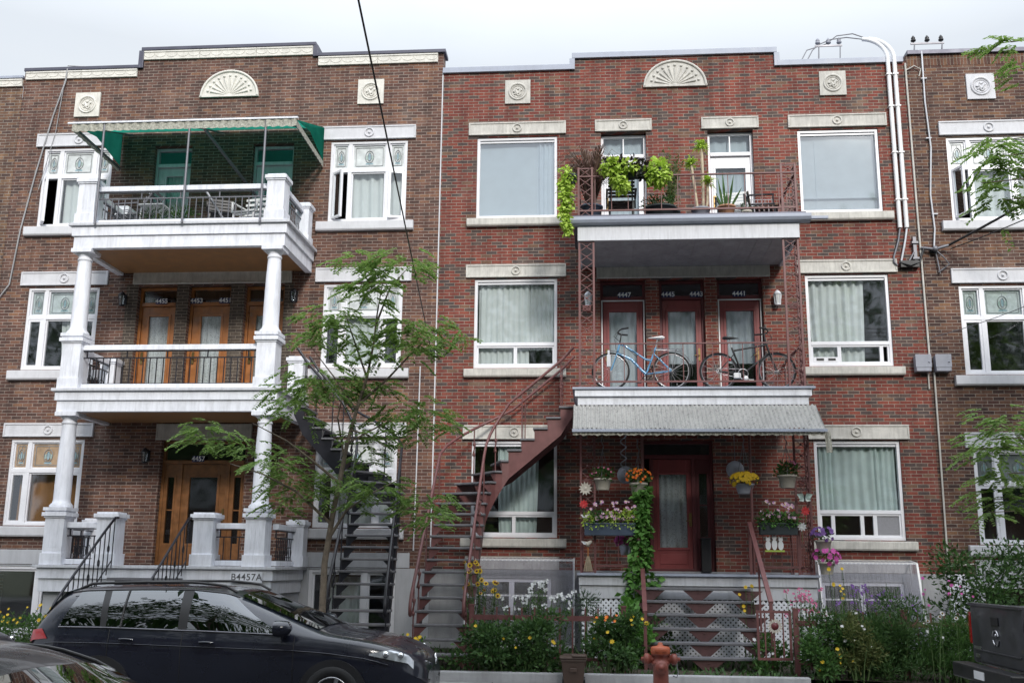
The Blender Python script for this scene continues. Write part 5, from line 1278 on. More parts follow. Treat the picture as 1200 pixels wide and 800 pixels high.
# porch ornaments
O = thing('sun_ornament', 'round cream sun face on the left lattice post', 'ornament', (-.22,-1.95,3.05)); b = MB(); b.lathe([(.075,0),(.07,.02),(.001,.035)], n=16, M=Matrix.Translation((-.22,-1.93,3.05)) @ Matrix.Rotation(PI/2,4,'X')); b.build('face', M['pot_cream'], O)
b = MB(); flower(b, (-.22,-1.95,3.05), (0,-1,0), .125, 12); b.build('rays', M['pot_cream'], O)
O = thing('butterfly_ornament', 'pale butterfly ornament high on the right lattice post', 'ornament', (3.5,-1.95,2.9)); b = MB()
for sx in (-1, 1): b.leaf((3.5,-1.97,2.9),(sx,-.1,.5),(0,-1,0),.15,.11); b.leaf((3.5,-1.97,2.9),(sx,-.1,-.45),(0,-1,0),.11,.09)
b.build('wings', M['staingreen'], O); b = MB(); b.tube([(3.5,-1.98,2.84),(3.5,-1.985,2.96)], .012, 6); b.build('body', M['black'], O)
for (x, z, m, lab) in ((-.25,2.78,'fl_red','red ball flower ornament on the left lattice post'),(3.5,2.68,'fl_red','small red flower ornament on the right lattice post'),(3.43,2.42,'fl_white','white flower ornament low on the right lattice post')):
    O = thing('flower_ornament', lab, 'ornament', (x,-1.96,z)); b = MB(); flower(b, (x,-1.97,z), (0,-1,.1), .085, 9); flower(b, (x,-1.985,z), (0,-1,.1), .05, 7); b.build('petals', M[m], O); b = MB(); b.tube([(x,-1.96,z),(x,-1.94,z-.25)], .006, 5); b.build('stem', M['stem'], O)
for (x, z, lab) in ((-.21,2.55,'white bird ornament on the left lattice post above the box'),(-.2,2.1,'white bird ornament on the left lattice post above the broom')):
    O = thing('bird_ornament', lab, 'ornament', (x,-1.97,z)); b = MB(); b.tube([(x-.09,-1.97,z+.05),(x-.04,-1.97,z+.02),(x+.02,-1.98,z),(x+.06,-1.98,z+.04),(x+.085,-1.98,z+.06)], [.006,.03,.045,.03,.012], 8); b.build('body', M['pot_cream'], O)
    b = MB(); b.leaf((x,-2.01,z),(-1,-.2,.5),(0,-1,0),.11,.05); b.build('wing', M['greywhite'], O)
O = thing('broom', 'straw hand broom hanging on the left lattice post', 'broom', (-.18,-1.98,1.66)); b = MB(); b.tube([(-.18,-1.98,2.05),(-.18,-1.98,1.88)], .012, 6); b.build('handle', M['wood'], O)
b = MB()
for k in range(40): a = R.uniform(-.08,.08); b.tube([(-.18+a*.25,-1.98+R.uniform(-.015,.015),1.9),(-.18+a,-1.98+R.uniform(-.02,.02),1.65)], .004, 3)
b.build('bristles', M['cane'], O)
O = thing('cat_plaque', 'white plaque of three small animals on a lime green strip', 'ornament', (2.96,-1.97,2.02)); b = MB()
for dx in (-.105, 0, .105):
    x = 2.96+dx; zz = 2.03; hgt = .2-abs(dx)*.25
    b.prism([(x+.045*math.cos(a*PI/8), zz+hgt*.45+hgt*.45*math.sin(a*PI/8)) for a in range(16)], -1.985+abs(dx)*.05, -1.965+abs(dx)*.05)
    b.prism([(x+.036*math.cos(a*PI/6), zz+hgt+.035*math.sin(a*PI/6)) for a in range(12)], -1.99+abs(dx)*.05, -1.966+abs(dx)*.05)
    for s_ in (-1, 1): b.prism([(x+s_*.034, zz+hgt+.01),(x+s_*.008, zz+hgt+.03),(x+s_*.03, zz+hgt+.062)][::-s_], -1.988+abs(dx)*.05, -1.967+abs(dx)*.05)
b.build('animals', M['whiteplastic'], O); b = MB(); b.box(2.80,3.12,-2.0,-1.955,2.0,2.029); b.build('strip', M['lf_lime'], O)
O = thing('wind_spiral', 'white spiral wind twister hanging under the corrugated awning', 'ornament', (.45,-1.7,3.7)); b = MB(); b.tube([(.45+.05*math.cos(k*.7),-1.7+.05*math.sin(k*.7),3.4+.022*k) for k in range(28)], .012, 5); b.tube([(.45,-1.7,4.0),(.45,-1.7,4.3)], .004, 4); b.build('spiral', M['pot_grey'], O)
O = thing('glass_float', 'dark glass globe hanging in the shade left of the red door', 'ornament', (.5,-1.2,3.35)); b = MB(); b.ball((.5,-1.2,3.35), .16, 16); b.build('globe', M['pot_grey'], O); b = MB(); b.tube([(.5,-1.2,3.5),(.5,-1.2,4.4)], .006, 4); b.build('cord', M['iron_grey'], O)
O = thing('glass_float', 'dark glass globe hanging in the shade right of the red door', 'ornament', (2.45,-1.2,3.45)); b = MB(); b.ball((2.45,-1.2,3.45), .16, 16); b.build('globe', M['pot_grey'], O); b = MB(); b.tube([(2.45,-1.2,3.6),(2.45,-1.2,4.4)], .006, 4); b.build('cord', M['iron_grey'], O)
O = thing('mailbox', 'black tall mailbox beside the red front door', 'mailbox', (2.0,-.08,1.65)); b = MB(); b.box(1.92,2.1,-.1,.1,1.65,2.25); b.build('body', M['black'], O, bevel=.01); b = MB(); b.box(1.91,2.11,-.115,.1,2.251,2.28); b.build('lid', M['black'], O, bevel=.006)

# top balcony of the red house
Z3 = 8.03
G_ = thing('fountain_grass', 'tall purple brown fountain grass in a slate blue pot', 'potted plant', (-.1,-1.55,Z3))
pot(G_, -.1, -1.55, Z3, .22, .3, M['pot_blue']); f = MB()
for _ in range(420):
    a = R.uniform(0,2*PI); sp = R.uniform(.05,.55); h = R.uniform(.6,1.15); dx, dy = math.cos(a)*sp, math.sin(a)*sp*.7
    P = [Vector((-.1+dx*.1,-1.55+dy*.1,Z3+.28)), Vector((-.1+dx*.45,-1.55+dy*.45,Z3+.28+h*.75)), Vector((-.1+dx,-1.55+dy,Z3+.3+h)), Vector((-.1+dx*1.45,-1.55+dy*1.45,Z3+.3+h*.86))]
    w = Vector((-math.sin(a),math.cos(a),0))*.012
    f.add([P[0]-w,P[0]+w,P[1]+w,P[1]-w,P[2]+w*.7,P[2]-w*.7,P[3]], [(0,1,2,3),(3,2,4,5),(5,4,6)])
f.build('blades', M['lf_grass'], G_); s = MB()
for _ in range(26):
    a = R.uniform(0,2*PI); sp = R.uniform(.2,.6); h = R.uniform(.95,1.3); s.tube([(-.1+math.cos(a)*sp*(t**1.4), -1.55+math.sin(a)*sp*.6*(t**1.4), Z3+.3+h*(t-.25*t*t)) for t in (0,.4,.7,.85,.95,1.05)], [.003,.003,.004,.013,.012,.003], 5)
s.build('plumes', M['lf_grass'], G_)
L_ = thing('trailing_vine', 'lime green potato vine trailing outside the left end of the upper railing', 'potted plant', (-.5,-2.0,8.7)); pot(L_, -.46, -1.98, 8.62, .12, .18, M['pot_dark']); f = MB()
for k in range(16): t = k/15; leaves(f, (-.55+.03*math.sin(k), -2.05, 8.85-1.15*t), (.15-.08*t,.13-.05*t,.1), 46, .085, .8, -.2, .4, .6)
f.build('foliage', M['lf_lime'], L_)
P_ = thing('railing_planter', 'railing planter of lime green and dark purple potato vine', 'potted plant', (.75,-1.9,8.8)); b = MB(); b.prismx([(-1.98,8.76),(-1.82,8.76),(-1.8,8.93),(-2.0,8.93)], .3, 1.2); b.build('box', M['pot_dark'], P_)
f = MB(); g = MB()
for (x, z, rx, rz, n) in ((1.12,8.83,.24,.27,420),(.28,8.95,.2,.16,200),(.42,8.75,.15,.2,200),(.5,8.55,.1,.12,90),(.62,8.93,.2,.12,130)): leaves(f, (x,-1.98,z), (rx,.2,rz), n, .1, .8, -.1, .5, .5)
for (x, z, rx, rz, n) in ((.6,9.02,.35,.1,170),(.85,8.9,.15,.2,120),(.35,9.06,.18,.08,70)): leaves(g, (x,-1.95,z), (rx,.17,rz), n, .09, .8, .1, .5, .3)
f.build('lime_foliage', M['lf_lime'], P_); g.build('purple_foliage', M['lf_purple'], P_)
def slat_chair(label, x, y, z, rotz, m, w=.5, seat=.42, back=.85, name='slatted_chair', recline=.12, slats=6, slm=None):
    T = thing(name, label, 'chair', (x,y,z), rotz, local=True); h = w/2
    b = MB()
    for k in range(slats): yy = -.22+.44*k/(slats-1); b.box(-h,h,yy-.03,yy+.03,seat-.02,seat)
    b.build('seat', slm or m, T, bevel=.004); b = MB()
    for k in range(slats): zz = seat+.08+(back-seat-.1)*k/(slats-1); yy = .24+recline*(zz-seat); b.box(-h,h,yy-.01,yy+.01,zz-.025,zz+.025)
    b.build('backrest', slm or m, T, bevel=.004)
    for sx in (-1, 1):
        for (ya, za, yb, zb) in ((-.22,0,-.2,seat-.021),(.26,0,.24,seat-.021)):
            b = MB(); b.bar((sx*(h-.03),ya,za),(sx*(h-.03),yb,zb),.035); b.build('leg', m, T)
        b = MB(); b.bar((sx*(h+.02),-.2,seat+.2),(sx*(h+.02),.28,seat+.22),.04,.025); b.bar((sx*(h+.02),-.18,seat),(sx*(h+.02),-.18,seat+.19),.03); b.build('armrest', m, T)
        b = MB(); b.bar((sx*(h-.05),.262,seat),(sx*(h-.05),.262+recline*(back-seat),back),.03); b.build('back_rail', m, T)
    return T
slat_chair('dark brown slatted chair on the upper balcony behind the lime vine', .48, -1.3, Z3, PI, M['pot_dark'], .5, slm=M['brick_pier'])
potted('planter_shrub', 'wide dark planter with a low clipped shrub on the upper balcony', (1.2,-1.5,Z3), .3, .26, M['pot_dark'], M['lf_dark'], 500, .06, (.38,.25,.16), cat='potted plant')
A2 = thing('feathery_plant', 'tall olive feathery plant on the upper balcony between lime vine and pale trunks', 'potted plant', (1.42,-1.35,Z3)); pot(A2, 1.42, -1.35, Z3, .16, .25, M['pot_dark']); f = MB(); s = MB()
for k in range(26):
    a = R.uniform(0,2*PI); sp = R.uniform(.03,.28); h = R.uniform(.7,1.35); tp = (1.42+sp*math.cos(a),-1.35+sp*math.sin(a),Z3+.25+h); s.tube([(1.42,-1.35,Z3+.22),tp], .004, 4)
    for j in range(26): t = R.uniform(.25,1); p = Vector((1.42,-1.35,Z3+.22)).lerp(Vector(tp), t); f.leaf(p, rv(1)+Vector((0,0,.4)), rv(1), R.uniform(.06,.12), .024)
f.build('foliage', M['lf_olive'], A2); s.build('stems', M['stem'], A2)
D_ = thing('dracaena', 'dracaena with three pale trunks and strap leaf heads in a grey pot', 'potted plant', (1.95,-1.5,Z3)); pot(D_, 1.95, -1.5, Z3, .17, .24, M['pot_grey']); s = MB(); f = MB()
for (x, zt_, xt, y) in ((1.9,9.18,1.80,-1.5),(2.0,9.5,2.0,-1.52),(2.05,8.82,2.1,-1.45)):
    s.tube([(x,y,Z3+.2),((x+xt)/2+.01,y,(Z3+zt_)/2),(xt,y,zt_)], .025, 8)
    for _ in range(70):
        a = R.uniform(0,2*PI); el = R.uniform(-.2,1.3); d = Vector((math.cos(a)*math.cos(el), math.sin(a)*math.cos(el), math.sin(el))); p = Vector((xt,y,zt_+R.uniform(-.06,.04))); side = d.cross(Vector((0,0,1))).normalized()*.016; l = R.uniform(.14,.24)
        f.add([p-side*.6,p+side*.6,p+d*l*.6+side,p+d*l*.6-side,p+d*l+Vector((0,0,-.07))], [(0,1,2,3),(3,2,4)])
s.build('trunk', M['cane'], D_); f.build('foliage', M['lf_lime'], D_)
S_ = thing('snake_plant', 'snake plant with upright dark blades in a terracotta pot', 'potted plant', (2.42,-1.55,Z3)); pot(S_, 2.42, -1.55, Z3, .16, .26, M['pot_terra']); f = MB()
for (dx, tx, h) in ((-.06,-.14,.62),(-.02,-.05,.75),(.04,.16,.68),(.0,.02,.35),(.08,.3,.4),(-.08,-.2,.3)):
    p = Vector((2.42+dx,-1.55,Z3+.24)); q = Vector((2.42+tx,-1.55+R.uniform(-.05,.05),Z3+.24+h)); w = Vector((.022,.01,0)); f.add([p-w,p+w,(p+q)/2+w*1.15,(p+q)/2-w*1.15,q], [(0,1,2,3),(3,2,4)])
f.build('blades', M['lf_dark'], S_)
potted('small_pot', 'small white pot with trailing sprigs beside the terracotta pot', (2.78,-1.62,Z3), .09, .14, M['pot_cream'], M['lf_grey'], 40, .06, (.14,.1,.12))
slat_chair('black metal chair on the upper balcony in front of the white door', 2.6, -.95, Z3, -.3, M['iron_black'], .5, slm=M['curtain'])
slat_chair('stacked lounge chair with pale slats at the right end of the upper balcony', 3.2, -1.0, Z3, PI/2-.2, M['iron_black'], .5, slm=M['brick_pier'], seat=.38, back=.7)
W_ = thing('wire_rack', 'dark wire rack hung on the wall at the right end of the upper balcony', 'rack', (3.35,-.1,8.6)); g = MB()
for k in range(8): g.box(3.02+.07*k-.004,3.02+.07*k+.004,-.12,-.108,8.55,8.95)
for k in range(6): g.box(3.0,3.53,-.108,-.1,8.56+.075*k,8.57+.075*k)
g.build('grid', M['iron_grey'], W_)
g = MB(); g.box(3.0,3.53,-.35,-.1,8.53,8.545); g.build('shelf', M['iron_grey'], W_)
# top white balcony furniture
slat_chair('grey reclining chair at the left end of the awning balcony', -9.35, -1.0, 8.05, -PI/2, M['iron_grey'], .55, recline=.6, back=.95)
T = thing('balcony_table', 'small white table on the awning balcony', 'table', (-8.75,-1.15,8.05)); b = MB(); b.box(-9.0,-8.5,-1.4,-.9,8.6,8.635); b.build('tabletop', M['whiteplastic'], T, bevel=.01)
for dx in (-.22,.22):
    for dy in (-.22,.22): b = MB(); b.tube([(-8.75+dx,-1.15+dy,8.05),(-8.75+dx*.9,-1.15+dy*.9,8.6)], .018, 6); b.build('leg', M['whiteplastic'], T)
for k, (x, lab) in enumerate(((-8.6,'leafy fern in a long pot behind the awning balcony railing'),(-8.05,'spiky green plant behind the awning balcony railing beside the middle pole'))):
    potted('balcony_plant', lab, (x,-1.5,8.05), .16, .18, M['pot_dark'], M['lf_mid'] if k else M['lf_grey'], 260, .1, (.36,.2,.16), asp=.25)
slat_chair('black metal garden chair right of the middle awning pole', -7.45, -1.05, 8.05, .4, M['iron_black'], .5)
slat_chair('white plastic garden chair near the right awning pole', -6.85, -1.1, 8.05, -.2, M['whiteplastic'], .5, slats=4)
b = MB(); b.bar((-7.65,-1.5,8.9),(-7.2,-1.2,8.15),.05,.03); tag(b.build('folded_pole', M['alloy'], None, org=(-7.4,-1.3,8.2)), 'silver pole leaning behind the awning balcony railing', 'pole')
# ------------------------------------------------------------------ cars
def lerp_tab(tab, x):
    if x <= tab[0][0]: return tab[0][1]
    for (a, b_), (c, d) in zip(tab, tab[1:]):
        if x <= c:
            t = (x-a)/(c-a); return b_+(d-b_)*t
    return tab[-1][1]
class CarShape:
    def __init__(s, top, plan, belt, roofw, hoodw=.66):
        s.top, s.plan, s.belt, s.roofw = top, plan, belt, roofw
    def sec(s, x):
        """right half section (y>=0) from rocker to roof centre: nine points"""
        w = lerp_tab(s.plan, x); zt = lerp_tab(s.top, x); zb = min(lerp_tab(s.belt, x), zt-.05)
        g = max(0., min(1., (zt-zb-.05)/.32))           # 0 = bonnet / tail, 1 = full greenhouse
        ry = w*(.84*(1-g))+lerp_tab(s.roofw, x)*g
        rz = zt-(.05*g+.025*(1-g))
        mid_y = w*.955*(1-.5)+ry*.5+.03*g
        P = [(w*.90,.20),(w*.955,.34),(w*.985,.55),(w*.995,zb-.16),(w*.955,zb),(mid_y,zb+(rz-zb)*.52),(ry,rz),(ry*.62,zt-.012),(0,zt)]
        return P
    def S(s, x, u, side=-1, off=0.):
        P = s.sec(x); i = min(7, max(0, int(u))); t = u-i
        y = P[i][0]+(P[i+1][0]-P[i][0])*t; z = P[i][1]+(P[i+1][1]-P[i][1])*t
        if off:
            dy, dz = P[i+1][0]-P[i][0], P[i+1][1]-P[i][1]; l = math.hypot(dy, dz) or 1
            y += off*dz/l; z += -off*dy/l
        return (x, side*y, z)
def build_car(name, label, shape, loc, rotz, paint, wheelx, glass_side, wind, rear, lamps=True, group=None, rails=True, mirror_x=.74, emblem=True):
    T = thing(name, label, 'car', loc, rotz, group, local=True)
    xs = [p for p in shape.xs]
    b = MB()
    rings = []
    for x in xs:
        P = shape.sec(x); rings.append([(x,-y,z) for y, z in P]+[(x,y,z) for y, z in reversed(P[:-1])])
    n = len(rings[0]); vs = [q for r_ in rings for q in r_]; fs = []
    for i in range(len(rings)-1):
        for j in range(n-1): fs.append((i*n+j,(i+1)*n+j,(i+1)*n+j+1,i*n+j+1))
    b.add(vs, fs, True); b.add(rings[0], [tuple(range(n))], True); b.add(rings[-1], [tuple(reversed(range(n)))], True)
    o = b.build('body', paint, T)
    sd = o.modifiers.new('smooth', 'SUBSURF'); sd.levels = 2; sd.render_levels = 2
    b = MB(); b.box(xs[0]+.1, xs[-1]-.1, -.72, .72, .16, .24); b.build('underbody', M['black'], T)
    def patch(name, mt, fn, nu=10, nv=5): 
        b = MB(); b.grid(fn, nu, nv); return b.build(name, mt, T)
    for side in (-1, 1):
        for (xb0, xb1, xt0, xt1, u0, u1) in glass_side:
            def fn(u, v):
                xb = xb0+(xb1-xb0)*u; xt = xt0+(xt1-xt0)*u; uu = u0+(u1-u0)*v
                return shape.S(xb+(xt-xb)*v, uu, side, .004)
            patch('side_window', M['carglass'], fn)
        for (ga, gb) in zip(glass_side, glass_side[1:]):
            def fp(u, v):
                xb = ga[1]+(gb[0]-ga[1])*u; xt = ga[3]+(gb[2]-ga[3])*u
                return shape.S(xb+(xt-xb)*v, 4.1+1.82*v, side, .006)
            patch('pillar_trim', M['black'], fp, 2, 5)
        if name == 'station_wagon':
            b = MB(); b.tube([shape.S(-1.13, 4.12+1.8*k/6, side, .01) for k in range(7)], .012, 5); b.build('window_divider', M['black'], T)
            b = MB(); b.tube([shape.S(-2.0+3.9*k/30, 3.06, side, .0) for k in range(31)], .006, 4); b.build('body_crease', paint, T)
            b = MB(); b.grid(lambda u, v: shape.S(-.95+1.9*u, .05+.55*v, side, .006), 12, 2); b.build('sill_trim', M['black'], T)
        sl = MB(); g0 = glass_side[0][0]; g1 = glass_side[-1][1]
        sl.tube([shape.S(g0+(g1-g0)*k/20, 4.06, side, .008) for k in range(21)], .008, 5); sl.tube([shape.S(g0+.06+(g1-g0-.7)*k/20, 5.95, side, .006) for k in range(21)], .009, 5, m=1); sl.build('window_trim', [M['iron_grey'], M['black']], T)
    def wf(y0, y1, xa, xb):
        def fn(u, v):
            x = xa+(xb-xa)*v; s_ = -1+2*u; P = shape.sec(x); k = 6+2*(1-abs(s_)*.93)
            q = shape.S(x, min(8, k), -1 if s_ < 0 else 1, 0)
            return (q[0]+(.008 if xa > 0 else -.008), q[1], q[2]+.008)
        return fn
    patch('windscreen', M['carglass'], wf(0,0,*wind), 14, 6); patch('rear_window', M['carglass'], wf(0,0,*rear), 14, 6)
    # seams, handles
    s = MB()
    for xsn in shape.seams:
        for side in (-1, 1): s.tube([shape.S(xsn+.0*k, 1.0+3.0*k/10, side, -.002) for k in range(11)], .0055, 4)
    s.build('door_seams', M['black'], T)
    for side in (-1, 1):
        for hxx in shape.handles:
            h = MB(); q = [shape.S(hxx+.16*k/6, 3.35, side, .012+.02*math.sin(PI*k/6)) for k in range(7)]; h.tube(q, .013, 6); h.build('door_handle', M['carpaint'] if name == 'station_wagon' else M['alloy'], T)
        m = MB(); q = shape.S(mirror_x, 4.25, side, 0); y = q[1]; yo = y+side*.17
        m.tube([(mirror_x,y,q[2]-.03),(mirror_x+.02,y+side*.08,q[2]-.0)], .025, 6)
        prof = MB(); m.tube([(mirror_x+.13,yo,q[2]+.06),(mirror_x+.09,yo,q[2]+.065),(mirror_x,yo,q[2]+.06),(mirror_x-.06,yo,q[2]+.06)], [.02,.075,.09,.085], 10)
        m.v = [(x_, yo+(y_-yo)*1.15 if abs(y_) > abs(q[1])+.03 else y_, z_) for x_, y_, z_ in m.v]
        m.build('mirror', paint, T)
        a0, a1 = shape.headlamp
        g_ = MB(); hx_ = a0+(a1-a0)*.55
        for kk, rr_ in ((.38,.05),(.72,.045)): pp = shape.S(a0+(a1-a0)*kk, 3.3+.25*kk+.5*(.12+.85*min(1,kk*1.6)-.2*kk), side, .012); g_.ball(pp, rr_*.8, 10)
        g_.build('lamp_reflector', M['chrome'], T)
        patch('headlight', M['lampclear'], lambda u, v: shape.S(a0+(a1-a0)*u, 3.3+.25*u+(.12+.85*min(1,u*1.6)-.2*u)*v, side, .006), 8, 5)
        a0, a1 = shape.taillamp
        patch('tail_light', M['lampred'], lambda u, v: shape.S(a0+(a1-a0)*u*(1-.35*v), 3.35+.75*v, side, .008), 6, 4)
        for wx in wheelx:
            wy = side*(lerp_tab(shape.plan, wx)-.10)
            Mx = Matrix.Translation((wx,wy,.32)) @ Matrix.Rotation(-side*PI/2, 4, 'X')
            a = MB(); a.lathe([(.385,-.06),(.385,.112)], n=28, M=Mx); a.build('wheel_arch', M['black'], T)
            t = MB(); t.lathe([(.2,-.1),(.30,-.1),(.32,-.07),(.32,.10),(.30,.128),(.215,.13),(.21,.1)], n=28, M=Mx); t.build('wheel', M['rubber'], T); wo = bpy.data.objects[[o_.name for o_ in T.children if o_.name.startswith('wheel') and not o_.name.startswith('wheel_a')][-1]]
            r_ = MB(); r_.lathe([(.21,.10),(.205,.128),(.19,.125),(.185,.09),(.06,.105),(.05,.12),(.001,.122)], n=28, M=Mx)
            for k in range(5): a_ = 2*PI*k/5; r_.bar(tuple(Mx @ Vector((.04*math.cos(a_),.04*math.sin(a_),.115))), tuple(Mx @ Vector((.195*math.cos(a_),.195*math.sin(a_),.122))), .04, .02, up=(0,1,0))
            r_.build('rim', M['alloy'], wo)
    if rails:
        for side in (-1, 1):
            r_ = MB(); P = []
            for k in range(15):
                x = shape.rail[0]+(shape.rail[1]-shape.rail[0])*k/14; q = shape.S(x, 6.2, side, 0); P.append((x,q[1],q[2]+.02+.045*min(1,4*math.sin(PI*k/14))))
            r_.tube(P, .016, 8); r_.build('roof_rail', M['black'], T)
    fx = xs[-1]
    g = MB(); g.grid(lambda u, v: (fx-.05-.10*abs(-1+2*u)**2+.035, -.55+1.1*u, .56+.12*v), 12, 3); g.build('grille', M['black'], T)
    g = MB(); g.bar((fx-.02,-.26,.3),(fx-.02,.26,.3),.02,.11); g.build('bumper_intake', M['black'], T)
    if emblem:
        e = MB(); ex = fx+.012
        e.tube([(ex,.06*math.cos(a*PI/10),.665+.06*math.sin(a*PI/10)) for a in range(20)], .008, 6, closed=True)
        e.tube([(ex,-.025,.72),(ex,0,.675),(ex,.025,.72)], .006, 5); e.tube([(ex,-.052,.69),(ex,-.025,.61),(ex,0,.66),(ex,.025,.61),(ex,.052,.69)], .006, 5)
        e.build('emblem', M['chrome'], T)
    pl = MB(); pl.box(xs[0]-.02, xs[0]-.008, -.16, .16, .68, .78); pl.build('licence_plate', M['whiteplastic'], T)
    return T
wag = CarShape(
    [(-2.28,.72),(-2.25,.88),(-2.19,1.04),(-2.05,1.25),(-1.90,1.415),(-1.65,1.45),(-1.0,1.47),(-.4,1.475),(0,1.44),(.15,1.40),(1.1,1.02),(1.2,.985),(1.6,.94),(1.95,.86),(2.15,.77),(2.25,.68),(2.29,.58)],
    [(-2.28,.70),(-2.2,.80),(-1.9,.875),(-1.3,.90),(0,.90),(1.2,.895),(1.7,.875),(2.0,.80),(2.15,.70),(2.25,.56),(2.29,.45)],
    [(-2.28,.66),(-2.2,.95),(-1.9,.985),(-1.3,.985),(-.4,.965),(.8,.94),(1.2,.92),(1.7,.86),(2.1,.74),(2.29,.52)],
    [(-2.2,.66),(-1.8,.665),(-.5,.675),(.1,.665),(1.1,.70)])
wag.xs = [-2.28,-2.25,-2.18,-2.05,-1.9,-1.8,-1.6,-1.3,-.85,-.4,0,.15,.4,.7,1.0,1.12,1.25,1.6,1.9,2.05,2.15,2.22,2.26,2.29]
wag.seams = [-1.25,-.41,.86]; wag.handles = [-1.12,-.2]; wag.headlamp = (1.70,2.16); wag.taillamp = (-2.25,-1.98); wag.rail = (-1.75,.1)
SIDEW = [(-1.86,-1.37,-1.70,-1.42,4.14,5.9),(-1.30,-.47,-1.34,-.49,4.12,5.93),(-.37,.80,-.37,.10,4.12,5.93)]
CARX = -4.2
build_car('station_wagon', 'dark midnight blue station wagon parked along the kerb, whole side in view', wag, (CARX,-7.62,0), 0, M['carpaint'], (-1.33,1.31), SIDEW, (.16,1.08), (-2.12,-1.86))
build_car('station_wagon', 'dark car at the left edge, only its bonnet showing behind the wagon tail', wag, (CARX-5.35,-7.6,0), 0, M['cargrey'], (-1.33,1.31), SIDEW, (.16,1.08), (-2.12,-1.86))
hb = CarShape(
    [(-2.1,.70),(-2.07,.86),(-2.0,.93),(-1.9,.96),(-1.28,1.33),(-1.1,1.38),(-.6,1.42),(0,1.41),(.3,1.35),(1.15,1.0),(1.25,.97),(1.7,.88),(2.0,.78),(2.1,.68),(2.14,.58)],
    [(-2.1,.66),(-2.0,.78),(-1.7,.86),(-1,.885),(1.1,.88),(1.7,.84),(2.0,.70),(2.14,.42)],
    [(-2.1,.64),(-2.0,.88),(-1.5,.95),(-.4,.94),(.8,.92),(1.25,.90),(1.7,.82),(2.14,.52)],
    [(-1.9,.66),(-1.3,.60),(-.5,.60),(.2,.58),(1.1,.66)])
hb.xs = [-2.1,-2.07,-2.0,-1.9,-1.7,-1.45,-1.28,-1.1,-.8,-.4,0,.3,.6,.9,1.1,1.25,1.6,1.9,2.0,2.07,2.11,2.14]
hb.seams = [-.9,-.3,.85]; hb.handles = [-.75,.0]; hb.headlamp = (1.6,2.03); hb.taillamp = (-2.06,-1.82); hb.rail = (-1,0)
build_car('hatchback_car', 'charcoal hatchback nearest the camera, only its roof edge and rear window in view', hb, (-3.42,-16.2,.02), PI, M['cargrey'], (-1.25,1.25), [(-1.42,-.95,-1.15,-.98,4.2,5.85),(-.88,-.35,-.92,-.36,4.14,5.9),(-.25,.8,-.25,.24,4.14,5.9)], (.33,1.1), (-1.84,-1.34), rails=False, emblem=False)
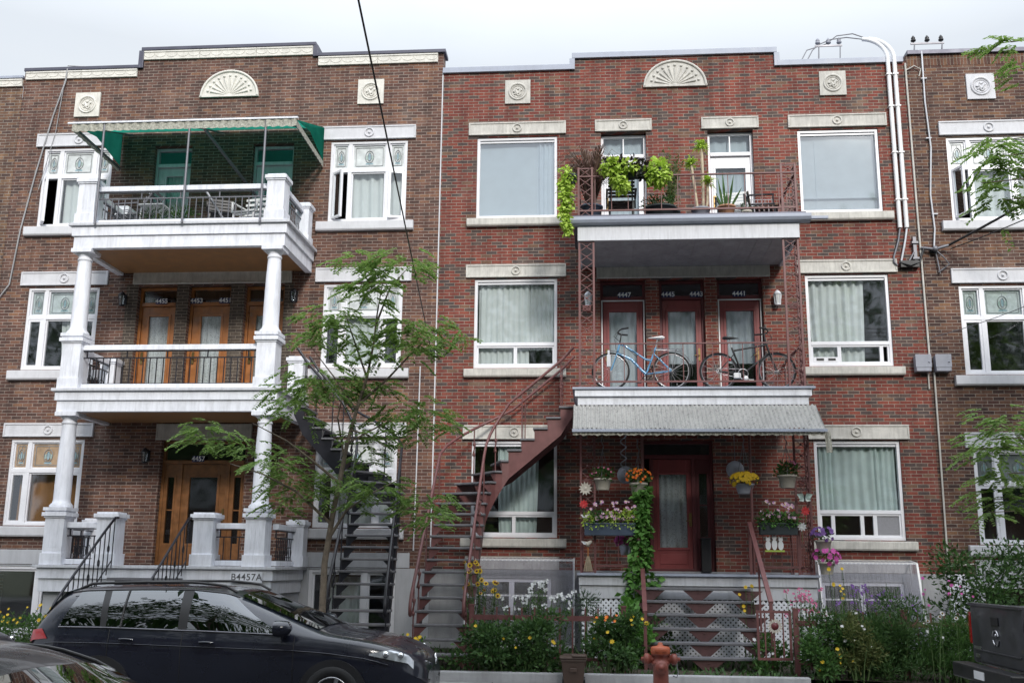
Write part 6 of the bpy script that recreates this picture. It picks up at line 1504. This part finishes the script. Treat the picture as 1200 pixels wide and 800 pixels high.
# pickup truck
def pickup(loc):
    T = thing('pickup_truck', 'dusty charcoal pickup truck at the right edge, tailgate toward the wagon', 'truck', loc, 0, local=True)
    b = MB()                                                   # local x forward, tail at 0
    for s in (-1, 1):
        b.prism([(.02,.62),(1.95,.55),(1.95,1.28),(.02,1.31)], s*.97-(.09 if s > 0 else 0), s*.97+(.09 if s < 0 else 0))
    b.box(.06,1.94,-.878,.878,.6,.72); b.box(1.86,1.95,-.87,.87,.721,1.27); b.build('bed', M['truckpaint'], T, bevel=.03)
    b = MB(); b.box(-.035,.05,-.80,.80,.66,1.30); b.box(-.06,.06,-.80,.80,1.301,1.335); b.box(-.045,-.036,-.7,.7,.78,.80); b.build('tailgate', M['truckpaint'], T, bevel=.02)
    h = MB(); h.box(-.05,-.036,-.11,.11,1.1,1.19); h.build('tailgate_handle', M['black'], T, bevel=.004)
    e = MB()
    for k in range(4):
        a0 = k*PI/2+.25; e.tube([(-.045,.085*math.cos(a0+j*.15),.96+.085*math.sin(a0+j*.15)) for j in range(8)], .012, 6)
    e.ball((-.045,-.02,.99), .022, 8); e.build('emblem', M['alloy'], T)
    e = MB(); e.box(-.042,-.036,.5,.74,.80,.83); e.box(-.043,-.036,.56,.7,.70,.745); e.build('badge', M['alloy'], T)
    for s in (-1, 1):
        l = MB(); l.box(-.012,.09,s*.93-.045,s*.93+.045,.84,1.22); l.build('tail_light', M['lampred'], T, bevel=.015)
    b = MB(); b.box(-.26,-.05,-.93,.93,.46,.63); b.box(-.27,-.08,-.35,.35,.42,.459); b.build('bumper', M['black'], T, bevel=.025)
    p = MB(); p.box(-.268,-.261,-.16,.16,.5,.59); p.build('licence_plate', M['whiteplastic'], T)
    cab = MB(); prof = [(1.98,.5),(3.9,.5),(3.92,1.18),(3.78,1.24),(3.2,1.78),(2.9,1.86),(2.2,1.86),(2.03,1.75),(1.98,1.25)]
    for s in (0,): cab.prism(prof, -.93, .93)
    cab.prism([(3.93,.5),(5.35,.5),(5.42,.7),(5.40,1.08),(5.25,1.18),(3.93,1.24)], -.95, .95); cab.build('cab', M['truckpaint'], T, bevel=.06)
    for s in (-1, 1):
        g = MB(); y = s*.938; g.add([(2.15,y,1.3),(3.72,y,1.3),(3.2,y,1.7),(2.2,y,1.76)], [(0,1,2,3) if s < 0 else (3,2,1,0)]); g.build('side_window', M['carglass'], T)
        m = MB(); m.box(3.5,3.62,s*1.05-.1,s*1.05+.1,1.28,1.46); m.build('mirror', M['black'], T, bevel=.03)
        for wx in (1.02, 4.55):
            Mx = Matrix.Translation((wx,s*.85,.38)) @ Matrix.Rotation(-s*PI/2, 4, 'X'); t = MB(); t.lathe([(.22,-.12),(.36,-.12),(.385,-.08),(.385,.1),(.36,.13),(.24,.13),(.23,.1),(.05,.1),(.001,.11)], n=24, M=Mx); t.build('wheel', M['rubber'], T)
            a = MB(); Ma = Matrix.Translation((wx,s*.85,.42)) @ Matrix.Rotation(-s*PI/2, 4, 'X'); a.lathe([(.46,-.1),(.46,.125)], n=24, M=Ma); a.build('wheel_arch', M['black'], T)
    g = MB(); g.add([(2.02,-.8,1.32),(2.02,.8,1.32),(2.06,.72,1.7),(2.06,-.72,1.7)], [(0,3,2,1)]); g.v = [(x-.045,y,z) for x, y, z in g.v]; g.build('rear_window', M['carglass'], T)
    return T
pickup((4.6,-7.25,0))
CLUSTERS_TREE = [(-3.71, -5.07, 6.24, 0.3, 0.14), (-2.97, -5.22, 6.16, 0.44, 0.2), (-3.34, -4.89, 6.09, 0.23, 0.15), (-3.46, -5.16, 5.71, 0.35, 0.2), (-3.19, -5.26, 5.85, 0.17, 0.12), (-4.11, -4.89, 5.29, 0.38, 0.26), (-4.6, -4.32, 5.31, 0.16, 0.13), (-3.74, -4.45, 5.17, 0.33, 0.17), (-3.95, -4.49, 5.52, 0.29, 0.16), (-2.94, -5.09, 5.19, 0.3, 0.23), (-2.61, -4.74, 5.2, 0.36, 0.22), (-2.04, -5.03, 5.1, 0.18, 0.1), (-2.79, -5.14, 4.88, 0.35, 0.15), (-3.29, -5.21, 4.81, 0.22, 0.12), (-4.14, -5.09, 4.37, 0.53, 0.25), (-4.71, -4.31, 4.24, 0.37, 0.27), (-3.98, -4.42, 4.36, 0.37, 0.21), (-3.44, -4.44, 4.43, 0.32, 0.13), (-3.12, -4.45, 3.95, 0.37, 0.22), (-2.51, -5.12, 3.9, 0.35, 0.18), (-2.17, -4.99, 3.74, 0.13, 0.08), (-2.71, -4.64, 3.7, 0.26, 0.1), (-5.94, -4.52, 3.68, 0.42, 0.16), (-5.43, -4.39, 3.53, 0.34, 0.12), (-6.25, -4.36, 3.81, 0.16, 0.07), (-4.71, -5.23, 3.18, 0.32, 0.17), (-4.61, -4.66, 2.86, 0.41, 0.26), (-4.77, -4.59, 2.54, 0.18, 0.1), (-3.82, -4.77, 2.83, 0.31, 0.18), (-3.1, -5.13, 2.8, 0.35, 0.15), (-2.65, -4.81, 2.63, 0.36, 0.19), (-2.38, -5.23, 2.38, 0.27, 0.14), (-2.32, -4.3, 2.71, 0.16, 0.11), (-3.54, -4.38, 3.27, 0.21, 0.18), (-3.6, -4.73, 3.6, 0.23, 0.14), (-3.22, -5.0, 3.59, 0.18, 0.13), (-4.01, -4.33, 3.01, 0.21, 0.13), (-3.5, -4.7, 2.6, 0.21, 0.12)]
CLUSTERS_RIGHT = [(6.26, -5.22, 9.51, 0.2, 0.1), (6.0, -5.25, 9.47, 0.1, 0.06), (6.21, -5.59, 8.89, 0.1, 0.27), (5.61, -5.69, 7.48, 0.22, 0.17), (5.96, -5.5, 7.35, 0.22, 0.27), (5.74, -5.67, 6.84, 0.24, 0.17), (5.36, -5.94, 7.0, 0.12, 0.1), (5.99, -5.79, 7.62, 0.12, 0.14), (5.89, -5.29, 7.9, 0.15, 0.1), (5.31, -6.06, 3.68, 0.28, 0.14), (5.13, -6.05, 3.4, 0.28, 0.12), (5.68, -5.47, 3.53, 0.17, 0.25), (5.09, -5.82, 3.31, 0.17, 0.11), (5.49, -5.57, 3.0, 0.29, 0.17), (5.27, -5.63, 2.65, 0.24, 0.15), (5.55, -5.76, 2.7, 0.12, 0.19), (5.39, -5.1, 2.51, 0.13, 0.1)]
# ------------------------------------------------------------------ trees
def pinnate(mb, p, d, L, nl, lw, ll):
    """one compound leaf: arching stalk with rows of leaflets"""
    p = Vector(p); d = Vector(d).normalized(); side = d.cross(Vector((0,0,1)))
    if side.length < .05: side = Vector((1,0,0))
    side.normalize()
    for k in range(nl):
        t = (k+.6)/nl; q = p+d*L*t+Vector((0,0,-.30*L*t*t))
        for s in (-1, 1):
            dd = (side*s+d*.55+Vector((0,0,-.35))+rv(.2)).normalized()
            mb.leaf(q, dd, Vector((0,0,1))+rv(.4), ll*(1-.35*abs(t-.45)), lw, 0, .08)
def locust(T, clusters, dens, lm, ll=.084, L=.3):
    f = MB()
    for (x, y, z, rx, rz) in clusters:
        n = max(5, int(dens*rx*rz*540))
        for _ in range(n):
            a = R.uniform(0,2*PI); k = math.sqrt(R.random())*(.95 if R.random() < .92 else 1.35); p = Vector((x+rx*k*math.cos(a), y+R.uniform(-1,1)*rx*1.3, z+rz*R.gauss(0,.6)))
            d = Vector((math.cos(a)+R.uniform(-.4,.4), R.uniform(-1,1), R.uniform(-.45,.25)))
            pinnate(f, p, d, L*R.uniform(.7,1.2), 9, ll*.5, ll)
    return f.build('crown', lm, T)
T = thing('locust_tree', 'slender young locust tree with sparse feathery leaves before the black staircase', 'tree', (-4.05,-4.78,.2))
tr = MB(); Y0 = -4.78
trunk = [(-4.05,Y0,.1),(-4.02,Y0,1.0),(-4.02,Y0,1.73),(-3.93,Y0,2.45),(-3.84,Y0,2.98),(-3.76,Y0,3.5),(-3.64,Y0,4.0),(-3.5,Y0,4.5),(-3.42,Y0,5.0),(-3.38,Y0,5.5),(-3.3,Y0,6.1)]
tr.tube(trunk, [.065,.052,.046,.04,.036,.031,.026,.021,.016,.012,.006], 10); tr.build('trunk', M['bark'], T)
br = MB()
for P in ([(-3.97,Y0,2.1),(-3.7,Y0-.1,2.5),(-3.3,Y0-.2,2.75),(-2.9,Y0-.2,2.95)], [(-3.85,Y0,2.9),(-4.2,Y0-.2,3.2),(-4.6,Y0-.3,3.5),(-5.1,Y0-.4,3.75)], [(-3.95,Y0,2.3),(-4.4,Y0-.3,2.75),(-4.9,Y0-.4,3.0),(-5.4,Y0-.4,3.15)],
          [(-3.76,Y0,3.5),(-3.3,Y0+.2,3.8),(-2.9,Y0+.2,4.0)], [(-3.6,Y0,4.1),(-3.2,Y0+.1,4.5),(-2.8,Y0,4.9),(-2.5,Y0,5.2)], [(-3.64,Y0,4.0),(-4.0,Y0,4.5),(-4.3,Y0-.2,4.9)], [(-3.5,Y0,4.5),(-3.8,Y0+.2,5.2),(-3.95,Y0+.2,5.6)],
          [(-3.4,Y0,5.3),(-3.2,Y0,5.9),(-2.95,Y0,6.2)], [(-3.8,Y0,3.3),(-3.95,Y0+.1,3.9),(-3.85,Y0+.1,4.5)], [(-3.72,Y0,3.7),(-3.4,Y0-.2,3.6),(-3.1,Y0-.3,3.4)]):
    br.tube(P, [.026,.018,.012,.006][-len(P):], 6)
br.build('branches', M['bark'], T)
TREE = CLUSTERS_TREE
locust(T, TREE, 1.0, M['lf_tree'], L=.27)
T = thing('street_tree', 'street tree with feathery branches hanging before the orange brown house', 'tree', (9.3,-6.0,.1))
tr = MB(); tr.tube([(9.3,-6,.0),(9.3,-6,2),(9.2,-5.9,4),(9.0,-5.8,6),(8.8,-5.7,8)], [.2,.17,.14,.09,.03], 12); tr.build('trunk', M['bark'], T)
br = MB()
for (x, y, z, rx, rz) in CLUSTERS_RIGHT:
    br.tube([(9.1,-5.9,max(2.2,z-.8)),((9.1+x)/2,y-.2,z+.1),(x,y,z)], [.035,.018,.006], 6)
br.build('branches', M['bark'], T)
locust(T, CLUSTERS_RIGHT+[(9.3,-5.8,z,.7,.6) for z in (4.5,5.6,6.7,7.8,8.8)], 1.0, M['lf_tree'], ll=.09, L=.32)
# street trees across the road, behind the camera, seen mirrored in the panes and the car
def big_tree(x, y, h, cr, label):
    T = thing('street_tree', label, 'tree', (x,y,.1), group='street trees across the road'); t = MB()
    t.tube([(x,y,0),(x+.1,y,h*.3),(x-.1,y+.1,h*.6),(x,y,h*.85)], [.22,.18,.12,.03], 10)
    for k in range(7): a = k*2.4; t.tube([(x,y,h*(.3+.06*k)),(x+cr*.5*math.cos(a),y+cr*.5*math.sin(a),h*(.42+.06*k)),(x+cr*.85*math.cos(a),y+cr*.85*math.sin(a),h*(.5+.06*k))], [.08,.05,.015], 6)
    t.build('trunk', M['bark'], T); f = MB()
    for k in range(75):
        a = R.uniform(0,2*PI); rr_ = cr*math.sqrt(R.random()); zz = h*R.uniform(.34,1.0); sc = math.sqrt(max(.1,1-((zz/h-.62)/.42)**2))
        leaves(f, (x+rr_*sc*math.cos(a), y+rr_*sc*math.sin(a), zz), (cr*.27,cr*.27,h*.075), 150, .3, .6, .1, .4)
    f.build('crown', M['lf_far'], T)
for (x, y, h, cr) in ((-19,-22.6,14.5,7.2),(-9.6,-22.4,14.8,7.4),(.6,-23.2,14.4,7.),(10,-22.2,14.8,7.4),(20,-22.6,14.5,7.2)):  # crowns widened and moved forward to shade the lower house fronts
    big_tree(x, y, h, cr, 'leafy street tree across the road')
OH = thing('brick_row_house', 'brick row across the road, mirrored in the window panes', 'house', (0,-34,0))
b = MB(); b.box(-30,30,-42,-33.5,0,8.6); b.build('wall', M['brick_umber'], OH)
b = MB()
for i in range(-9, 10):
    for z in (1.6,4.7): b.box(i*3-.8,i*3+.8,-33.49,-33.42,z,z+1.7)
b.build('windows', M['greywhite'], OH); OH.children[-1]['kind'] = 'stuff'
b = MB(); b.box(-30.1,30.1,-42,-33.3,8.6,8.9); b.build('cornice', M['terra'], OH)

# ------------------------------------------------------------------ garden
def bush(name, label, x, y, z0, rx, ry, h, n, L, lm, asp=.5, clumps=14, fl=(), up=.3, stems_n=10, cat='bush', group=None):
    T = thing(name, label, cat, (x,y,z0), group=group); f = MB(); s = MB()
    for k in range(clumps):
        a = R.uniform(0,2*PI); q = math.sqrt(R.random()); zz = R.uniform(.12,.92)
        sc = (1-.35*zz)
        c = (x+rx*q*math.cos(a)*sc, y+ry*q*math.sin(a)*sc, z0+h*zz)
        leaves(f, c, (rx*R.uniform(.3,.5), ry*R.uniform(.35,.55), h*R.uniform(.12,.2)), n//clumps, L, asp, up, .3)
        if k < stems_n: s.tube([(x+rx*.3*math.cos(a),y+ry*.3*math.sin(a),z0-.05),(x+rx*.5*q*math.cos(a),y+ry*.5*q*math.sin(a),z0+h*zz*.5),c], [.012,.009,.005], 5)
    f.build('foliage', lm, T); s.build('stems', M['stem'], T)
    for (m, nf, r, npt, zlo, zhi) in fl:
        for _ in range(nf):
            g = MB(); a = R.uniform(0,2*PI); q = R.uniform(.5,1); flower(g, (x+rx*q*math.cos(a), y-ry*q*abs(math.sin(a)), z0+h*R.uniform(zlo,zhi)), (R.uniform(-.4,.4),-1,.6), r*R.uniform(.7,1.2), npt)
            g.build('flower', M[m], T)
    return T
def tall_flowers(name, label, x, y, z0, rx, ry, h, nst, lm, flm, r, npt, heads=1, spread=.0, L=.08, asp=.3, cat='flowers', leafn=16, eye=None):
    T = thing(name, label, cat, (x,y,z0)); s = MB(); f = MB(); heads_ = []
    for k in range(nst):
        g = MB(); e = MB()
        bx, by = x+R.uniform(-1,1)*rx*.7, y+R.uniform(-1,1)*ry*.7; tx, ty = bx+R.uniform(-1,1)*rx*.5, by+R.uniform(-1,1)*ry*.5; tz = z0+h*R.uniform(.72,1.08)
        P = [Vector((bx,by,z0-.05)), Vector(((bx*.6+tx*.4),(by*.6+ty*.4),(z0+tz)/2)), Vector((tx,ty,tz))]
        s.tube([tuple(p) for p in P], [.008,.006,.004], 5)
        for j in range(leafn):
            t = R.uniform(.08,.9); p = P[0].lerp(P[1], t*2) if t < .5 else P[1].lerp(P[2], t*2-1)
            a = R.uniform(0,2*PI); f.leaf(p, (math.cos(a),math.sin(a),R.uniform(-.1,.7)), (0,0,1), L*R.uniform(.7,1.3)*(1.3-.6*t), L*asp)
        for j in range(heads):
            o = Vector((R.uniform(-1,1)*spread,R.uniform(-1,1)*spread,R.uniform(-1,.6)*spread)); p = P[2]+o; nn = Vector((R.uniform(-.5,.5),-1,R.uniform(.1,.9)))
            flower(g, p, nn, r*.68*R.uniform(.55,1.2), npt)
            if eye: e.ball(tuple(p+nn.normalized()*.012), r*.26, 6, 1)
        g.add(e.v, e.f, True, 1); heads_.append(g)
    s.build('stems', M['stem'], T); f.build('foliage', lm, T)
    hs = heads_ if r > .02 else []
    for g in hs: g.build('flower_head', [flm, M[eye]] if eye else flm, T)
    return T
D, Mi = M['lf_dark'], M['lf_mid']
bush('garden_bush', 'dense dark leafy bush left of the brown compost bin', -1.25, -4.55, .22, .85, .38, .84, 3800, .075, D, .55, 26, [('fl_yellow',6,.03,6,.3,.9)])
bush('garden_bush', 'dense dark leafy bush between the compost bin and the hydrant', .22, -4.5, .22, .48, .34, .82, 2200, .075, D, .55, 18, [('fl_yellow',9,.035,7,.5,1.0),('fl_orange',5,.03,7,.9,1.05)])
bush('garden_bush', 'grey green shrub under the left end of the flower porch', -.2, -3.0, .22, .45, .4, 1.15, 1500, .07, M['lf_grey'], .22, 14)
bush('garden_bush', 'low light green plants at the foot of the two curved staircases', -2.75, -4.72, .2, .5, .3, .5, 900, .075, M['lf_mid'], .45, 12, [('fl_yellow',8,.03,7,.7,1.1)])
bush('garden_bush', 'low leafy plants between the garden gate and the front steps', 2.55, -3.7, .2, .32, .3, .55, 700, .07, Mi, .55, 9, [('fl_white',4,.03,6,.5,1)])
bush('garden_bush', 'dark leafy clump behind the open treads of the front steps', 1.0, -3.0, .2, .3, .4, .85, 500, .07, D, .6, 8)
bush('garden_bush', 'broad green leaves at the foot of the climbing vine', .55, -3.2, .2, .32, .4, .95, 900, .10, M['lf_vine'], .8, 10)
tall_flowers('yellow_flowers', 'tall yellow daisy flowers at the foot of the red staircase', -1.75, -3.75, .22, .35, .3, 1.45, 24, D, M['fl_yellow'], .065, 12, L=.10, leafn=22, eye='door_darkred')
tall_flowers('phlox_flowers', 'white phlox flowers behind the left picket fence', -.95, -3.7, .22, .55, .3, 1.2, 30, Mi, M['fl_white'], .032, 5, 7, .042, L=.12, leafn=26)
tall_flowers('phlox_flowers', 'pink and white phlox flowers right of the garden gate', 3.1, -3.7, .22, .35, .3, 1.15, 20, Mi, M['fl_pink'], .032, 5, 6, .042, L=.11, leafn=26)
tall_flowers('garden_phlox', 'white phlox heads low among the leaves right of the garden gate', 3.35, -4.25, .22, .35, .15, .85, 9, Mi, M['fl_white'], .034, 5, 7, .04, L=.10, leafn=24)
tall_flowers('yellow_flowers', 'few tall yellow flowers against the white lattice', 2.45, -2.7, .2, .18, .2, 1.2, 6, Mi, M['fl_yellow'], .055, 10, L=.08)
tall_flowers('yellow_flowers', 'tall yellow flowers before the right plastic window cover', 3.72, -3.3, .2, .2, .2, 1.5, 8, Mi, M['fl_yellow'], .055, 10, L=.08)
tall_flowers('purple_flowers', 'purple phlox flowers before the right plastic window cover', 3.95, -3.75, .22, .4, .25, 1.18, 24, D, M['fl_purple'], .03, 5, 6, .042, L=.10, leafn=24)
tall_flowers('pink_flowers', 'tall thin magenta flowers on bare stems near the white pilaster', 5.1, -3.6, .22, .45, .2, 1.3, 11, D, M['fl_magenta'], .05, 9, L=.07, leafn=10)
bush('garden_bush', 'mixed leafy growth with thin pale stems right of the garden gate', 3.15, -4.55, .2, .42, .28, .75, 1900, .07, Mi, .4, 16, [('fl_yellow',7,.03,7,.2,.7)])
tall_flowers('daisies', 'four white daisies above the light green feathery plants', 4.75, -4.72, .25, .3, .1, .85, 4, Mi, M['fl_white'], .06, 14, leafn=8, eye='brass')
bush('garden_shrub', 'large loose dark shrub against the right house behind the pickup', 6.6, -1.9, .2, 1.15, .7, 2.0, 6000, .085, M['lf_dark'], .5, 40)
bush('garden_shrub', 'pale seedy grass clump behind the pickup tailgate', 6.2, -3.2, .2, .5, .3, 1.0, 900, .14, M['lf_olive'], .1, 10, up=.9)
tall_flowers('yellow_flowers', 'yellow flowers at the far left below the white porch', -9.9, -3.3, .2, .9, .5, .75, 30, Mi, M['fl_yellow'], .05, 9, L=.10, leafn=24)
bush('garden_bush', 'leafy plants at the foot of the left porch column', -9.9, -2.6, .2, .9, .4, .6, 1200, .08, Mi, .5, 16)
bush('garden_bush', 'low shrubs beside the black staircase in front of the basement window', -5.4, -3.2, .2, .6, .5, .6, 1200, .08, D, .5, 12)
bush('aster_bush', 'tall dark fine leaved aster bush beside the right picket fence', 4.15, -4.45, .2, .42, .3, 1.2, 6500, .07, D, .22, 34, [('fl_purple',9,.022,6,.8,1.0)], up=.7)
bush('aster_bush', 'olive green loose bush in front of the purple phlox', 3.62, -4.6, .2, .32, .24, .9, 2600, .06, M['lf_olive'], .3, 22, [('fl_white',6,.025,6,.4,.9)], up=.5)
bush('cosmos_bush', 'light green feathery bush with white flowers beside the pickup tailgate', 4.95, -4.55, .2, .5, .3, .88, 5200, .07, M['lf_mid'], .16, 30, [('fl_white',8,.03,8,.5,1.0)], up=.6)
bush('garden_bush', 'dense dark green growth filling the bed between the gate and the asters', 3.5, -4.35, .2, .75, .3, .95, 4200, .06, D, .42, 30)
bush('garden_bush', 'mid green growth filling the bed before the pickup tailgate', 5.0, -4.3, .2, .7, .3, .75, 3000, .065, M['lf_mid'], .35, 28)
bush('garden_bush', 'dark leafy growth behind the purple phlox', 4.2, -3.6, .2, .9, .35, 1.0, 2600, .07, D, .4, 22)
g = MB()
for _ in range(9000):
    x = R.uniform(-13,8); y = R.uniform(-4.68,-.4) if x > -3.6 else R.uniform(-4.65,-.4)
    a = R.uniform(0,2*PI); g.leaf((x,y,.2), (math.cos(a),math.sin(a),R.uniform(.4,1.6)), (0,0,1), R.uniform(.06,.15), R.uniform(.012,.05))
tag(g.build('ground_cover', M['lf_dark'], None, org=(0,0,.2)), 'grass and weeds covering the front garden beds', 'ground cover', kind='stuff')
# ------------------------------------------------------------------ world, sun, camera
w = bpy.data.worlds.new('World'); SC.world = w; w.use_nodes = True
nt = w.node_tree; nt.nodes.clear()
out = N(nt, 'ShaderNodeOutputWorld'); bg = N(nt, 'ShaderNodeBackground'); bg.inputs[1].default_value = .1
SUN_EL, SUN_AZ = math.radians(29), math.radians(163)      # azimuth clockwise from +Y
sky = N(nt, 'ShaderNodeTexSky'); sky.sky_type = 'NISHITA'; sky.sun_disc = False; sky.sun_elevation = SUN_EL; sky.sun_rotation = SUN_AZ
sky.air_density = 1.2; sky.dust_density = 2.5
tc = N(nt, 'ShaderNodeTexCoord')
nz = N(nt, 'ShaderNodeTexNoise'); nz.inputs['Scale'].default_value = 2.2; nz.inputs['Detail'].default_value = 7; nz.inputs['Roughness'].default_value = .55
mp = N(nt, 'ShaderNodeMapping'); mp.inputs['Scale'].default_value = (1, 1, 2.2); mp.inputs['Location'].default_value = (.35, .2, .1)
nt.links.new(tc.outputs['Generated'], mp.inputs[0]); nt.links.new(mp.outputs[0], nz.inputs['Vector'])
cl = ramp(nt, [(.35, (7.3,7.95,9.0)), (.52, (7.9,8.5,9.25)), (.72, (8.3,8.8,9.35))]); nt.links.new(nz.outputs['Fac'], cl.inputs['Fac'])
cov = ramp(nt, [(.25, (.9,)*3), (.45, (1,)*3)]); nt.links.new(nz.outputs['Fac'], cov.inputs['Fac'])
# overcast sky: brighter overhead
sp = N(nt, 'ShaderNodeSeparateXYZ'); nt.links.new(tc.outputs['Generated'], sp.inputs[0])
up = N(nt, 'ShaderNodeMapRange'); up.inputs[1].default_value = .45; up.inputs[2].default_value = .9; up.inputs[3].default_value = 1.0; up.inputs[4].default_value = 3.2
nt.links.new(sp.outputs[2], up.inputs[0])
cm = N(nt, 'ShaderNodeVectorMath', operation='SCALE'); nt.links.new(cl.outputs['Color'], cm.inputs[0]); nt.links.new(up.outputs[0], cm.inputs['Scale'])
cc = mixrgb(nt, sky.outputs[0], cm.outputs[0], cov.outputs['Color'])
nt.links.new(cc, bg.inputs[0]); nt.links.new(bg.outputs[0], out.inputs[0])
ld = bpy.data.lights.new('sun', 'SUN'); ld.energy = 2.9; ld.angle = math.radians(10); ld.color = (1.0,.96,.90)
lo = bpy.data.objects.new('sun', ld); COL.objects.link(lo)
d = Vector((math.sin(SUN_AZ)*math.cos(SUN_EL), math.cos(SUN_AZ)*math.cos(SUN_EL), math.sin(SUN_EL)))
lo.rotation_euler = d.to_track_quat('Z', 'Y').to_euler()
lo.location = d*60
cd = bpy.data.cameras.new('camera'); cam = bpy.data.objects.new('camera', cd); COL.objects.link(cam); SC.camera = cam
cd.sensor_width = 36; cd.lens = 1207/1200*36; cd.clip_end = 2000; cd.clip_start = .1
pi_, ya, ro = math.radians(12.36), math.radians(4.83), math.radians(.59)
fw = Vector((-math.sin(ya)*math.cos(pi_), math.cos(ya)*math.cos(pi_), math.sin(pi_)))
r0 = Vector((math.cos(ya), math.sin(ya), 0)); u0 = r0.cross(fw)
rr = r0*math.cos(ro)+u0*math.sin(ro); uu = -r0*math.sin(ro)+u0*math.cos(ro)
mw = Matrix((( rr.x, uu.x, -fw.x, 0), (rr.y, uu.y, -fw.y, -20), (rr.z, uu.z, -fw.z, 1.7), (0,0,0,1)))
cam.matrix_world = mw
vs_ = SC.view_settings; vs_.view_transform = 'Standard'; vs_.look = 'None'; vs_.exposure = 0; vs_.gamma = 1
SC.cycles.max_bounces = 8; SC.cycles.transparent_max_bounces = 16; SC.cycles.glossy_bounces = 4; SC.cycles.diffuse_bounces = 3
SC.cycles.caustics_reflective = False; SC.cycles.caustics_refractive = False
SC.cycles.use_denoising = True
